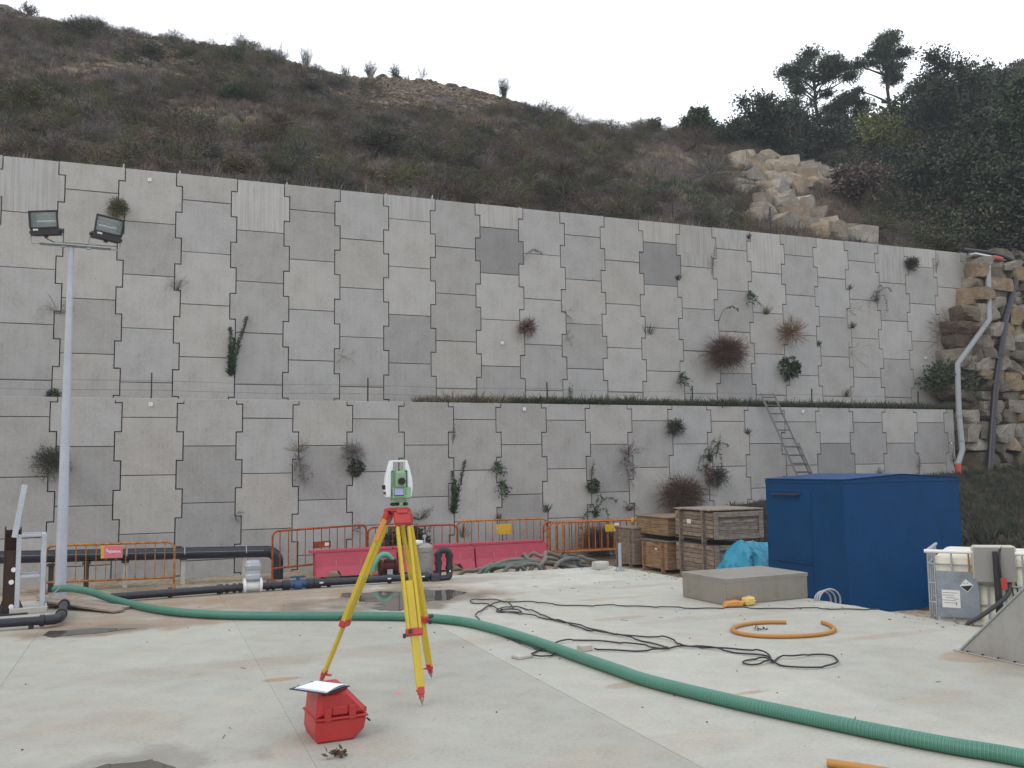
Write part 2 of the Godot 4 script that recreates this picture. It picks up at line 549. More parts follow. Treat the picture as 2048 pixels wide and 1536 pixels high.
# what has been spilt, ground in and dried on the pad, each where it lies: mud by the pipes, damp rims, rust marks, dust
func pad_stains() -> Image:
	var x0 := -4.0
	var z0 := -15.0
	var px := 0.011
	var w := 1280
	var h := 1090
	var a := noise(1024, 0.004, 31, 5).get_data()
	var b := noise(1024, 0.02, 32, 4).get_data()
	var streaky := stretched(1024, 0.012, 33, 256, true).get_data()
	var r := PackedFloat32Array()
	r.resize(w * h * 3)
	for y in h:
		for x in w:
			var i := (y * w + x) * 3
			var j := (y % 1024) * 1024 + (x % 1024)
			var s := 0.87 + (a[j] / 255.0 - 0.5) * 0.15 + (b[j] / 255.0 - 0.5) * 0.09
			# bays poured on different days: those to the right came out whiter
			var wx := x0 + x * px
			var wz := z0 + y * px
			var k := floorf((wx + 1.1) / 2.05)
			var t := 0.49 * s * (0.97 + 0.035 * sin(k * 4.1)) 
			if wx > 3.0:
				t *= 1.09
			var warm := (b[(j + 51200) % 1048576] / 255.0 - 0.5) * 0.05
			r[i] = t * (1.0 + warm)
			r[i + 1] = t * 0.985
			r[i + 2] = t * (0.872 - warm)
	# [x, z, half length along x, half length along z, strength, colour]
	var mud := Vector3(0.30, 0.215, 0.145)
	var damp := Vector3(0.17, 0.15, 0.125)
	var rust := Vector3(0.33, 0.19, 0.09)
	var dust := Vector3(0.60, 0.58, 0.53)
	var marks := [[0.6, -13.3, 3.4, 0.6, 0.85, mud], [0.2, -12.6, 2.2, 0.5, 0.4, mud], [-0.9, -11.9, 0.9, 0.5, 0.7, mud], [1.9, -12.3, 1.0, 0.35, 0.55, mud], [2.0, -12.9, 1.6, 0.45, 0.8, mud], [-0.5, -12.2, 1.5, 0.9, 0.55, mud], [3.2, -12.1, 1.7, 1.15, 0.9, mud], [3.2, -11.95, 1.3, 1.0, 0.9, damp], [2.5, -11.4, 0.9, 0.35, 0.5, damp],
		[-0.5, -11.3, 1.3, 0.5, 0.85, mud], [-0.6, -11.15, 0.75, 0.35, 0.7, damp], [0.5, -11.9, 0.6, 0.4, 0.7, mud], [0.55, -11.85, 0.32, 0.2, 0.8, damp], [-0.1, -6.0, 0.75, 0.42, 0.6, damp], [-0.3, -6.9, 0.9, 0.45, 0.22, mud], [1.4, -11.3, 1.4, 0.3, 0.45, mud],
		[1.15, -5.9, 0.5, 0.45, 0.2, mud], [1.05, -7.9, 0.16, 0.07, 0.8, rust], [3.6, -6.5, 0.28, 0.1, 0.55, rust], [4.3, -5.9, 0.3, 0.09, 0.6, rust], [5.3, -5.2, 0.6, 0.3, 0.18, rust], [7.1, -6.1, 0.5, 0.22, 0.6, rust], [6.9, -5.6, 0.6, 0.3, 0.3, mud],
		[5.9, -10.7, 0.7, 0.12, 0.35, rust], [6.6, -11.6, 0.9, 0.2, 0.35, mud], [5.1, -9.3, 0.4, 0.1, 0.45, rust], [6.9, -7.2, 0.8, 0.10, 0.3, rust], [4.7, -8.1, 0.8, 0.3, 0.12, mud], [5.8, -12.7, 1.6, 1.0, 0.65, dust], [4.6, -13.4, 0.7, 0.4, 0.5, mud], [6.7, -13.7, 0.9, 0.25, 0.4, dust], [2.8, -5.0, 0.9, 0.2, 0.15, rust], [2.2, -8.7, 1.6, 0.25, 0.25, mud], [0.2, -8.6, 1.3, 0.3, 0.2, mud], [6.0, -8.9, 1.0, 0.25, 0.3, mud], [-0.7, -7.4, 0.7, 0.6, 0.15, mud]]
	for q in marks:
		var rx: float = q[2] * 1.25
		var rz: float = q[3] * 1.25
		var c: Vector3 = q[5]
		for y in range(maxi(0, int((q[1] - rz - z0) / px)), mini(h, int((q[1] + rz - z0) / px))):
			for x in range(maxi(0, int((q[0] - rx - x0) / px)), mini(w, int((q[0] + rx - x0) / px))):
				var dx: float = (x0 + x * px - q[0]) / q[2]
				var dz: float = (z0 + y * px - q[1]) / q[3]
				var j := (y % 1024) * 1024 + (x % 1024)
				var e := 1.0 - sqrt(dx * dx + dz * dz) + (a[(j + 333 * 1024) % 1048576] / 255.0 - 0.5) * 0.9 + (b[j] / 255.0 - 0.5) * 0.5 + (streaky[j] / 255.0 - 0.5) * 0.5
				if e > 0.0:
					var k: float = q[4] * clampf(e * 3.5, 0.0, 1.0) * (0.6 + 0.4 * b[(j + 7777) % 1048576] / 255.0)
					var i := (y * w + x) * 3
					r[i] = lerpf(r[i], c.x, k)
					r[i + 1] = lerpf(r[i + 1], c.y, k)
					r[i + 2] = lerpf(r[i + 2], c.z, k)
	# small dark specks and scuffs
	for s in 600:
		var cx := rng.randi_range(4, w - 5)
		var cy := rng.randi_range(4, h - 5)
		var k := rng.randf_range(0.15, 0.5)
		for d in rng.randi_range(1, 3):
			var i := ((cy + rng.randi_range(-1, 1)) * w + cx + d) * 3
			r[i] *= 1.0 - k
			r[i + 1] *= 1.0 - k
			r[i + 2] *= 1.0 - k
	# a pink survey mark
	for y in range(-2, 3):
		for x in range(-3, 4):
			if x * x + y * y < 9 and rng.randf() < 0.8:
				var i := ((int((-7.03 - z0) / px) + y) * w + int((1.83 - x0) / px) + x) * 3
				r[i] = 0.75
				r[i + 1] = 0.22
				r[i + 2] = 0.26
	var out := PackedByteArray()
	out.resize(w * h * 3)
	var lut := PackedByteArray()
	for i in 1025:
		var v := i / 1024.0
		lut.append(int(clampf((1.055 * pow(v, 1.0 / 2.4) - 0.055) if v > 0.0031 else v * 12.92, 0, 1) * 255))
	for i in w * h * 3:
		out[i] = lut[clampi(int(r[i] * 1024), 0, 1024)]
	return Image.create_from_data(w, h, false, Image.FORMAT_RGB8, out)

# ---------------------------------------------------------------- ground
func build_pad() -> void:
	var o := Node3D.new()
	o.name = "concrete_pad"
	add_child(o)
	setting(o)
	var xs := [-11.35, -9.3, -7.25, -5.2, -3.15, -1.1, 0.95, 3.0, 5.05, 7.1, 8.1]
	var zs := [-14.1, -9.75, -4.6, 0.6, 5.8]
	var base := MB.new()
	base.prism(PackedVector2Array([Vector2(-11.3, -5.75), Vector2(8.0, -5.75), Vector2(8.0, 7.0), Vector2(7.42, 14.02), Vector2(-11.3, 14.02)]), 0, 0.82, 0.0)
	var bi := put(base, "footing", M.pad_side, o)
	bi.rotation.x = -PI / 2
	bi.position.y = LOW
	for i in xs.size() - 1:
		for k in zs.size() - 1:
			var a := Vector2(xs[i] + 0.0008, zs[k] + 0.0005)
			var b := Vector2(xs[i + 1] - 0.0008, zs[k + 1] - 0.0005)
			var p := PackedVector2Array()
			p.append(Vector2(a.x, b.y))
			if i == xs.size() - 2:     # broken outer edge
				var z: float = b.y
				while z > a.y:
					p.append(Vector2(edge_x(z) + rng.randf_range(-0.035, 0.02), z))
					z -= rng.randf_range(0.05, 0.14)
				p.append(Vector2(edge_x(a.y), a.y))
			else:
				p.append(b)
				p.append(Vector2(b.x, a.y))
			if k == 0:                 # far edge, a little ragged too
				var x: float = p[p.size() - 1].x - 0.08
				while x > a.x + 0.05:
					p.append(Vector2(x, a.y + rng.randf_range(-0.03, 0.02)))
					x -= rng.randf_range(0.08, 0.2)
			p.append(a)
			for q in p.size():
				p[q].y = -p[q].y       # prism works in (x, -z)
			var m := MB.new()
			m.xf = Transform3D(Basis(Vector3.RIGHT, -PI / 2), Vector3.ZERO)
			m.prism(p, -0.06, rng.randf_range(-0.0012, 0.0012), 0.0008, false)
			hang(m.mesh(true), "slab_bay", M.pad, o)
	# water standing in the hollows
	var pools := [["puddle", [[2.55, -12.85], [2.85, -12.72], [3.08, -12.79], [3.3, -12.62], [3.57, -12.70], [3.85, -12.48], [4.02, -12.5], [4.16, -12.1], [3.9, -11.85], [3.72, -11.54], [3.45, -11.6], [3.27, -11.35], [3.05, -11.2], [2.89, -10.95], [2.68, -11.1], [2.62, -11.32], [2.83, -11.42], [2.72, -11.6], [2.9, -11.78], [2.6, -11.95], [2.66, -12.3], [2.45, -12.5]]],
		["puddle", [[-1.0, -11.36], [-0.8, -11.3], [-0.55, -11.34], [-0.3, -11.2], [-0.1, -11.12], [-0.3, -11.02], [-0.5, -10.95], [-0.7, -10.97], [-0.92, -10.9], [-1.03, -11.1]]],
		["puddle", [[0.36, -12.1], [0.5, -12.0], [0.66, -11.85], [0.6, -11.62], [0.45, -11.66], [0.36, -11.8]]],
		["puddle", [[-0.42, -5.85], [-0.36, -6.0], [-0.2, -6.1], [-0.05, -6.06], [0.05, -6.08], [0.14, -5.92], [0.22, -5.75], [0.05, -5.6], [-0.2, -5.55], [-0.4, -5.65]]]]
	for q in pools:
		var p := PackedVector2Array()
		for e in q[1]:
			p.append(Vector2(e[0], -e[1]))
		var f := PackedVector2Array()       # uneven rim
		for i in p.size():
			var c := p[(i + 1) % p.size()]
			for k in 5:
				f.append(p[i].lerp(c, k / 5.0) + Vector2(rng.randf_range(-0.012, 0.012), rng.randf_range(-0.014, 0.014)) * (1.0 if k > 0 else 0.3))
		if Geometry2D.triangulate_polygon(f).is_empty():
			f = p
		var m := MB.new()
		m.xf = Transform3D(Basis(Vector3.RIGHT, -PI / 2), Vector3.ZERO)
		m.prism(f, 0.001, 0.0045)
		setting(put(m, q[0], M.puddle))

func edge_x(z: float) -> float:
	return lerpf(7.45, 8.12, clampf((z + 14.1) / 6.5, 0.0, 1.0)) if z < -7.6 else 8.12

func yard_h(x: float, z: float) -> float:
	var y := LOW + hills.get_noise_2d(x * 6.0, z * 6.0) * 0.03 * smoothstep(6.0, 9.0, x)
	y += smoothstep(12.9, 14.6, x + (z + 12.5) * 0.12) * 0.95      # an earth bank right of the cabin
	y += maxf(0.0, x - 14.5) * 0.065
	y += smoothstep(12.0, 24.0, x) * smoothstep(-19.0, -23.0, z) * 0.4
	return y

func build_yard() -> void:
	var m := MB.new()
	var xs := []
	for i in 60:
		xs.append(-200.0 + i * 3.4 if i < 55 else 0.0)
	xs = [-200.0, -60.0, -25.0, -12.0]
	var x := -6.0
	while x < 36.0:
		xs.append(x)
		x += 0.5
	xs.append_array([40.0, 60.0, 110.0, 200.0])
	var zs := []
	var z := -25.2
	while z < -4.0:
		zs.append(z)
		z += 0.5
	zs.append_array([0.0, 15.0, 60.0, 200.0])
	for i in xs.size() - 1:
		for k in zs.size() - 1:
			var a := Vector3(xs[i], yard_h(xs[i], zs[k]), zs[k])
			var b := Vector3(xs[i + 1], yard_h(xs[i + 1], zs[k]), zs[k])
			var c := Vector3(xs[i + 1], yard_h(xs[i + 1], zs[k + 1]), zs[k + 1])
			var d := Vector3(xs[i], yard_h(xs[i], zs[k + 1]), zs[k + 1])
			m.quad(a, d, c, b)
	setting(put(m, "ground", M.yard))
	# bank soil and grass, laid over the yard, with tree shade in the colour
	var e := MB.new()
	x = 11.5
	while x < 40.0:
		z = -25.0
		while z < -2.0:
			var q := [Vector2(x, z), Vector2(x, z + 0.5), Vector2(x + 0.5, z + 0.5), Vector2(x + 0.5, z)]
			var p := []
			for t in q:
				p.append(Vector3(t.x, yard_h(t.x, t.y) + 0.05 * smoothstep(12.2, 13.2, t.x + (t.y + 12.5) * 0.1) - 0.02, t.y))
			e.quad(p[0], p[1], p[2], p[3])
			z += 0.5
		x += 0.5
	setting(put(e, "earth_bank", M.bank))
	# berm between the walls
	var t := MB.new()
	t.box(Vector3(10.0, TOP_L - 0.45, (ZU + ZL) * 0.5 - 0.03), Vector3(60.0, 0.6, ZL - ZU - 0.2))
	setting(put(t, "berm", M.earth))
	# damp dark soil along the foot of the wall behind the stacked barriers
	var s := MB.new()
	s.xf = Transform3D(Basis(Vector3.RIGHT, -PI / 2), Vector3.ZERO)
	s.prism(PackedVector2Array([Vector2(9.9, 23.5), Vector2(9.5, 22.2), Vector2(10.5, 20.8), Vector2(12.8, 20.2), Vector2(15.0, 21.0), Vector2(17.0, 22.5), Vector2(17.0, 23.5)]), LOW - 0.05, LOW + 0.012, 0.0, false)
	setting(put(s, "soil_patch", M.earth))

# ---------------------------------------------------------------- the two panel walls
func wall(o: Node3D, z: float, x_first: float, y_joint: float, first: int, last: int, top: float, bottom: float, x_min: float, x_max: float, special: Dictionary, hash_seed: int) -> void:
	var clip := PackedVector2Array([Vector2(x_min, bottom), Vector2(x_max, bottom), Vector2(x_max, top), Vector2(x_min, top)])
	var back := MB.new()
	back.box(Vector3((x_min + x_max) * 0.5, (top + bottom) * 0.5 - 0.03, z - 0.30), Vector3(x_max - x_min - 0.04, top - bottom - 0.06, 0.30))
	put(back, "backing", M.joint, o)
	var cache := {}
	for i in range(first, last + 1):
		var cx := x_first + 1.4 * i
		var odd := posmod(i, 2) == 1
		for k in range(-1, 9):
			var yc := y_joint - (0.7 if odd else 0.0) - 1.4 * k + 0.7     # middle of the panel whose bottom joint is joint k
			if yc - 0.7 > top - 0.02 or yc + 0.7 < bottom + 0.02:
				continue
			var g := 0.0125
			var w := 0.775 - g
			var t := 0.625 - g
			var hh := 0.7 - 0.0085
			var s := 0.35 - g
			var p := PackedVector2Array([Vector2(-t, -hh), Vector2(t, -hh), Vector2(t, -s), Vector2(w, -s), Vector2(w, s), Vector2(t, s), Vector2(t, hh), Vector2(-t, hh), Vector2(-t, s), Vector2(-w, s), Vector2(-w, -s), Vector2(-t, -s)])
			for q in p.size():
				p[q] += Vector2(cx, yc)
			var whole := yc + 0.7 < top and yc - 0.7 > bottom and cx - 0.8 > x_min and cx + 0.8 < x_max
			var mesh: Mesh = null
			if whole and cache.has("full"):
				mesh = cache["full"]
			else:
				var cut := [p] if whole else Geometry2D.intersect_polygons(p, clip)
				if cut.is_empty() or cut[0].size() < 3:
					continue
				var pp: PackedVector2Array = cut[0]
				for q in pp.size():
					pp[q] -= Vector2(cx, yc)
				var m := MB.new()
				m.prism(pp, -0.16, 0.0, 0.007, false)
				mesh = m.mesh()
				if whole:
					cache["full"] = mesh
			var tone := int(abs(hash(Vector3i(i, k, hash_seed)))) % 6
			if rng.randf() < 0.12:
				tone = 6
			if rng.randf() < 0.22:
				tone = 9
			var key := Vector2i(i, k)
			if special.has(key):
				tone = special[key]
			var on_top := yc + 0.72 > top and hash_seed == 1 and rng.randf() < 0.72
			var o1 := hang(mesh, "panel", M["rib%d" % tone] if on_top else M["panel%d" % tone], o)
			o1.position = Vector3(cx, yc, z + rng.randf_range(-0.006, 0.006))
			o1.rotation = Vector3(rng.randf_range(-0.003, 0.003), rng.randf_range(-0.003, 0.003), rng.randf_range(-0.0015, 0.0015))

func build_walls() -> void:
	var u := thing("retaining_wall", "tall upper retaining wall of interlocking grey concrete panels below the slope", "wall", Vector3.ZERO, 0.0, "stepped retaining walls")
	wall(u, ZU, -1.52, 8.92, -8, 22, TOP_U, 3.0, -13.0, 28.85, {Vector2i(8, 1): 8, Vector2i(12, 1): 8, Vector2i(6, 3): 7, Vector2i(1, 1): 6, Vector2i(3, 1): 6, Vector2i(4, 1): 6, Vector2i(0, 3): 6, Vector2i(2, 1): 9, Vector2i(14, 1): 5, Vector2i(5, 2): 9, Vector2i(5, 1): 5, Vector2i(7, 1): 6, Vector2i(7, 2): 6, Vector2i(8, 2): 3, Vector2i(9, 2): 3, Vector2i(10, 3): 6, Vector2i(16, 3): 9, Vector2i(8, 4): 6, Vector2i(19, 1): 4, Vector2i(15, 2): 5, Vector2i(4, 0): 6, Vector2i(3, 2): 4}, 1)
	var l := thing("retaining_wall", "lower retaining wall of interlocking grey concrete panels behind the orange barriers", "wall", Vector3.ZERO, 0.0, "stepped retaining walls")
	wall(l, ZL, -2.82, 3.05, -7, 21, TOP_L, -1.6, -13.0, 26.25, {Vector2i(5, 1): 7, Vector2i(3, 1): 7, Vector2i(1, 1): 7, Vector2i(1, 2): 6, Vector2i(3, 2): 7, Vector2i(17, 1): 8, Vector2i(18, 1): 7, Vector2i(19, 1): 7, Vector2i(16, 1): 6, Vector2i(20, 1): 7, Vector2i(10, 1): 6, Vector2i(11, 1): 7, Vector2i(8, 1): 6, Vector2i(9, 1): 6, Vector2i(2, 1): 5, Vector2i(2, 2): 5, Vector2i(5, 2): 9, Vector2i(9, 2): 7, Vector2i(7, 1): 6, Vector2i(11, 2): 4, Vector2i(4, 3): 6, Vector2i(2, 3): 6, Vector2i(15, 1): 6, Vector2i(4, 2): 5, Vector2i(12, 2): 5, Vector2i(6, 1): 4, Vector2i(0, 1): 6}, 2)
	# survey targets
	var tg := [[-0.16, 9.36, ZU, "small white survey target near the top left of the upper wall"], [9.71, 5.42, ZU, "small white survey target left below the small rust brown bush"], [26.44, 5.51, ZU, "small white survey target on upper wall beside the boulders"], [-0.01, 3.37, ZL, "small white survey target on lower wall top right of the lamp pole"], [9.86, 3.36, ZL, "small white survey target on lower wall top near middle"], [19.68, 3.39, ZL, "small white survey target on lower wall top right of the ladder"]]
	for q in tg:
		var t := thing("survey_target", q[3], "survey target", Vector3(q[0], q[1], q[2] + 0.012), 0.0, "survey targets on the walls")
		var a := MB.new()
		a.box(Vector3(0, 0, 0.012), Vector3(0.09, 0.09, 0.02), Basis.IDENTITY, 0.003)
		put(a, "plate", M.target_white, t)
		var b := MB.new()
		b.box(Vector3(0, 0, 0.024), Vector3(0.035, 0.006, 0.003))
		b.box(Vector3(0, 0, 0.024), Vector3(0.006, 0.035, 0.0034))
		put(b, "cross_hair", M.label_print, t)
	# fence along the berm
	var f := thing("wire_fence", "thin wire fence on dark posts along the berm between the walls", "fence")
	var fx := [-6.0, 0.0, 5.52, 10.94, 15.97, 20.68, 25.4]
	for x in fx:
		bar(Vector3(x, 3.3, ZU + 0.55), Vector3(x + rng.randf_range(-0.04, 0.04), 4.22, ZU + 0.55), 0.035, 0.035, "post", M.dark_metal, f)
	for y in [4.02, 3.78]:
		for i in fx.size() - 1:
			var m := MB.new()
			m.tube(PackedVector3Array([Vector3(fx[i], y, ZU + 0.57), Vector3((fx[i] + fx[i + 1]) * 0.5, y - 0.03, ZU + 0.57), Vector3(fx[i + 1], y, ZU + 0.57)]), 0.003, 4)
			put(m, "wire", M.dark_metal, f)
	var h := thing("wire_fence", "thin wire fence on dark posts along the slope above the upper wall", "fence")
	var px := -4.0
	var old := Vector3.ZERO
	while px < 24.0:
		var g := Vector3(px, hill_h(px, -26.0), -26.0)
		bar(g - Vector3(0, 0.2, 0), g + Vector3(rng.randf_range(-0.06, 0.06), 1.05, 0), 0.04, 0.04, "post", M.dark_metal, h)
		if px > -4.0:
			for y in [0.55, 0.95]:
				var m := MB.new()
				m.rod(old + Vector3(0, y, 0.03), g + Vector3(0, y, 0.03), 0.003, 4)
				put(m, "wire", M.dark_metal, h)
		old = g
		px += 4.1
	# lifting lugs left along the crown of the upper wall
	for i in range(0, 9):
		var x := -1.52 + 1.4 * i + 0.7
		if i in [2, 4, 7]:
			continue
		var s := bar(Vector3(x, TOP_U - 0.06, ZU - 0.12), Vector3(x + rng.randf_range(-0.01, 0.06), TOP_U + rng.randf_range(0.06, 0.16), ZU - 0.12), 0.035, 0.02, "joint_strip", M.block, u)
		s.set_meta("label", "pale joint strip standing proud of the wall top")

# ---------------------------------------------------------------- the slope behind
const CREST_X := [-60.0, -8.6, -5.0, 0.0, 5.0, 8.0, 11.0, 15.6, 18.0, 20.0, 21.5, 22.3, 27.0, 33.0, 60.0]
const CREST_D := [40.0, 32.0, 30.4, 27.4, 27.0, 26.4, 27.0, 26.5, 25.6, 25.0, 22.0, 19.8, 20.5, 21.0, 24.0]

const SCREE := [[0.3, -41.5, 3.0, 2.0, 900], [4.2, -44.0, 2.8, 2.0, 700], [8.3, -45.5, 2.0, 3.0, 600], [11.5, -44.0, 3.0, 4.5, 1500], [17.0, -46.0, 2.5, 3.5, 500], [19.5, -43.0, 2.0, 3.0, 500], [9.0, -36.0, 3.0, 3.0, 350], [-2.0, -47.0, 4.0, 3.0, 500], [14.0, -36.0, 3.0, 3.0, 250], [6.0, -49.5, 9.0, 2.5, 2600], [0.0, -51.0, 6.0, 2.0, 1300], [16.0, -50.0, 6.0, 2.0, 1200]]

func crest(x: float) -> float:
	for i in CREST_X.size() - 1:
		if x < CREST_X[i + 1]:
			return lerpf(CREST_D[i], CREST_D[i + 1], clampf((x - CREST_X[i]) / (CREST_X[i + 1] - CREST_X[i]), 0.0, 1.0))
	return 24.0

func hill_h(x: float, z: float) -> float:
	var d := -25.05 - z
	var dc := crest(x)
	var y := 9.3 + 0.6 * minf(d, dc)
	if d > dc:
		y += (d - dc) * 0.05
	y += minf(9.0, 0.5 * maxf(0.0, x - 30.0 - 0.75 * minf(d, dc)))
	y += hills.get_noise_2d(x, z) * 0.6 * smoothstep(0.0, 5.0, d)
	y += hills.get_noise_2d(x * 5.0 + 90.0, z * 5.0) * 0.16 * smoothstep(0.0, 1.5, d)
	return y

func build_hill() -> void:
	var m := MB.new()
	var xs := [-200.0, -90.0, -45.0, -25.0]
	var x := -16.0
	while x < 66.0:
		xs.append(x)
		x += 0.6
	xs.append_array([80.0, 120.0, 200.0])
	var zs := []
	var d := 0.0
	while d < 40.0:
		zs.append(-25.05 - d)
		d += 0.6
	zs.append_array([-72.0, -85.0, -110.0, -160.0])
	for i in xs.size() - 1:
		for k in zs.size() - 1:
			var p := []
			for q in [[i, k], [i, k + 1], [i + 1, k + 1], [i + 1, k]]:
				p.append(Vector3(xs[q[0]], hill_h(xs[q[0]], zs[q[1]]), zs[q[1]]))
			m.col = Color(1, 1, 1)
			m.quad(p[0], p[3], p[2], p[1])
	setting(put(m, "hill", M.earth))
	# the bank that the boulder wall is stacked against
	var e := MB.new()
	e.quad(Vector3(26.7, -1.5, -23.75), Vector3(60.0, -1.5, -22.9), Vector3(60.0, 5.2, -24.25), Vector3(26.9, 5.2, -24.6))
	e.quad(Vector3(26.9, 5.2, -24.6), Vector3(60.0, 5.2, -24.25), Vector3(60.0, 9.6, -25.1), Vector3(29.2, 9.5, -25.15))
	setting(put(e, "slope", M.bank))

# ---------------------------------------------------------------- boulders
func rock_mesh(seed_: int, flat: float) -> ArrayMesh:
	var r := RandomNumberGenerator.new()
	r.seed = seed_
	# a cube of 3 x 3 cells a side, pulled towards a blunt block and knocked about
	var f := FastNoiseLite.new()
	f.seed = seed_
	f.frequency = 0.9
	var cuts := []
	for i in 6:
		cuts.append([Vector3(r.randf_range(-1, 1), r.randf_range(-1, 1), r.randf_range(-1, 1)).normalized(), r.randf_range(0.82, 1.2)])
	var m := MB.new()
	var fix := func(p: Vector3) -> Vector3:
		var q := p * lerpf(1.0, 1.0 / p.length(), flat * 0.5)
		for c in cuts:
			var over: float = q.dot(c[0]) - c[1]
			if over > 0.0:
				q -= c[0] * over
		return q * (1.0 + f.get_noise_3dv(q * 2.0) * 0.06) * 0.5
	var ax := [Vector3.RIGHT, Vector3.UP, Vector3.BACK]
	for i in 3:
		for s in [-1.0, 1.0]:
			var o: Vector3 = ax[i] * s
			var a: Vector3 = ax[(i + 1) % 3] * s
			var b: Vector3 = ax[(i + 2) % 3]
			for u in 4:
				for w in 4:
					var g := func(iu: int, iw: int) -> Vector3: return fix.call(o + a * (iu / 2.0 - 1.0) + b * (iw / 2.0 - 1.0))
					m.quad(g.call(u, w), g.call(u + 1, w), g.call(u + 1, w + 1), g.call(u, w + 1))
	return m.mesh()

func stone_mats() -> Array:
	var out := []
	for c in [[0.45, 0.40, 0.345], [0.52, 0.475, 0.43], [0.38, 0.38, 0.385], [0.44, 0.45, 0.47], [0.56, 0.54, 0.52], [0.21, 0.20, 0.18], [0.38, 0.32, 0.25]]:
		var m: StandardMaterial3D = M["stone"].duplicate()
		m.vertex_color_use_as_albedo = false
		m.albedo_color = lin(c[0], c[1], c[2])
		out.append(m)
	return out

func build_boulders() -> void:
	var meshes := []
	for i in 9:
		meshes.append(rock_mesh(100 + i, 0.03 + 0.04 * (i % 4)))
	var mats := stone_mats()
	# stacked boulder wall closing the right end of both walls
	var o := thing("boulder_wall", "wall of stacked tan and grey boulders at the right end of the panel walls", "rock wall")
	var y := 0.2
	while y < 9.6:
		var rowh := rng.randf_range(0.36, 0.62)
		var t := clampf((y + 0.3) / 9.6, 0.0, 1.0)
		var xl := lerpf(26.5, 26.75, clampf(y / 5.0, 0, 1)) if y < 5.0 else lerpf(26.75, 29.0, (y - 5.0) / 4.6)
		var x := xl + rng.randf_range(-0.15, 0.25)
		while x < 36.0:
			var w := rng.randf_range(0.5, 1.1)
			var z := lerpf(-23.3, -24.8, t) + rng.randf_range(-0.12, 0.16) - (0.35 if x < 27.4 and y > 3.4 else 0.0)
			var s := hang(meshes[rng.randi() % meshes.size()], "stone", mats[[6, 2, 3, 2, 5, 5, 6, 5, 5][rng.randi() % 9]], o)
			s.position = Vector3(x + w * 0.5, y + rowh * 0.5 + rng.randf_range(-0.06, 0.06), z)
			s.rotation = Vector3(rng.randf_range(-0.1, 0.1), rng.randf_range(-0.25, 0.25) + (PI if rng.randf() < 0.5 else 0.0), rng.randf_range(-0.08, 0.08))
			s.scale = Vector3(w * 1.12, rowh * 1.15, rng.randf_range(0.8, 1.2))
			x += w * 0.98
		y += rowh * 0.93
	# boulder steps climbing the slope between scrub and trees
	var b := thing("boulder_steps", "pale boulders stepping up the slope between the scrub and the trees", "rock outcrop")
	var course := [[26.4, 23.0, 25.4], [27.3, 21.6, 25.6], [28.3, 21.0, 25.0], [29.5, 21.6, 26.3], [30.6, 22.4, 27.4], [31.9, 23.1, 27.9], [33.0, 23.9, 28.4], [34.1, 24.6, 30.4], [35.3, 25.4, 33.6], [36.4, 26.3, 35.4], [37.6, 27.4, 36.6], [38.9, 28.6, 35.2], [40.0, 29.6, 34.2]]
	for k in course.size():
		var zc: float = -course[k][0]
		var xa: float = course[k][1]
		var xb: float = course[k][2] - (0.9 if k < 7 else 0.6) + rng.randf_range(-0.4, 0.3)
		var x := xa + rng.randf_range(0, 0.4)
		while x < xb:
			var w := rng.randf_range(0.45, 1.25)
			if rng.randf() < 0.88:
				var s := hang(meshes[rng.randi() % meshes.size()], "stone", mats[[0, 1, 2, 2, 3, 4, 4][rng.randi() % 7]], b)
				var zz := zc + rng.randf_range(-0.35, 0.35)
				var hh := rng.randf_range(0.55, 0.95)
				s.position = Vector3(x + w * 0.5, hill_h(x + w * 0.5, zz) + hh * 0.22, zz)
				s.rotation = Vector3(rng.randf_range(-0.15, 0.15), rng.randf_range(-0.5, 0.5), rng.randf_range(-0.15, 0.15))
				s.scale = Vector3(w * 1.1, hh, rng.randf_range(0.6, 1.0))
			x += w * 0.95
	# loose scree on the slope
	var tr := []
	var cols := []
	for q in SCREE:
		for i in q[4]:
			var px: float = q[0] + rng.randfn(0, 0.5) * q[2]
			var pz: float = q[1] + rng.randfn(0, 0.5) * q[3]
			var s := rng.randf_range(0.08, 0.26) * (1.6 if rng.randf() < 0.06 else 1.0)
			tr.append(Transform3D(Basis.from_euler(Vector3(rng.randf() * 6, rng.randf() * 6, rng.randf() * 6)).scaled(Vector3(s, s * 0.7, s)), Vector3(px, hill_h(px, pz) + s * 0.15, pz)))
			var v := rng.randf_range(0.16, 0.36)
			cols.append(Color(v * 1.05, v * 0.94, v * 0.82))
	scatter("scree", "loose broken stones lying in patches on the upper slope", "scree", meshes[2], M.stone, tr, cols)

func scatter(called: String, label: String, category: String, mesh: Mesh, m: Material, tr: Array, cols: Array) -> void:
	var mm := MultiMesh.new()
	mm.transform_format = MultiMesh.TRANSFORM_3D
	mm.use_colors = true
	mm.mesh = mesh
	mm.instance_count = tr.size()
	for i in tr.size():
		mm.set_instance_transform(i, tr[i])
		mm.set_instance_color(i, cols[i])
	var o := MultiMeshInstance3D.new()
	o.name = numbered(self, called)
	o.multimesh = mm
	o.material_override = m
	add_child(o, true)
	tag(o, label, category)
	stuff(o)

# ---------------------------------------------------------------- plants
const HUE := {"olive": [0.100, 0.098, 0.045], "green": [0.045, 0.074, 0.034], "dark": [0.052, 0.058, 0.040], "dry": [0.21, 0.175, 0.148], "grey": [0.18, 0.165, 0.16], "rust": [0.125, 0.076, 0.06], "brown": [0.115, 0.089, 0.074], "maroon": [0.100, 0.062, 0.048], "tree": [0.038, 0.054, 0.030], "lime": [0.135, 0.155, 0.05], "orange": [0.17, 0.088, 0.045], "tan": [0.22, 0.175, 0.125], "white": [1.0, 1.0, 1.0]}

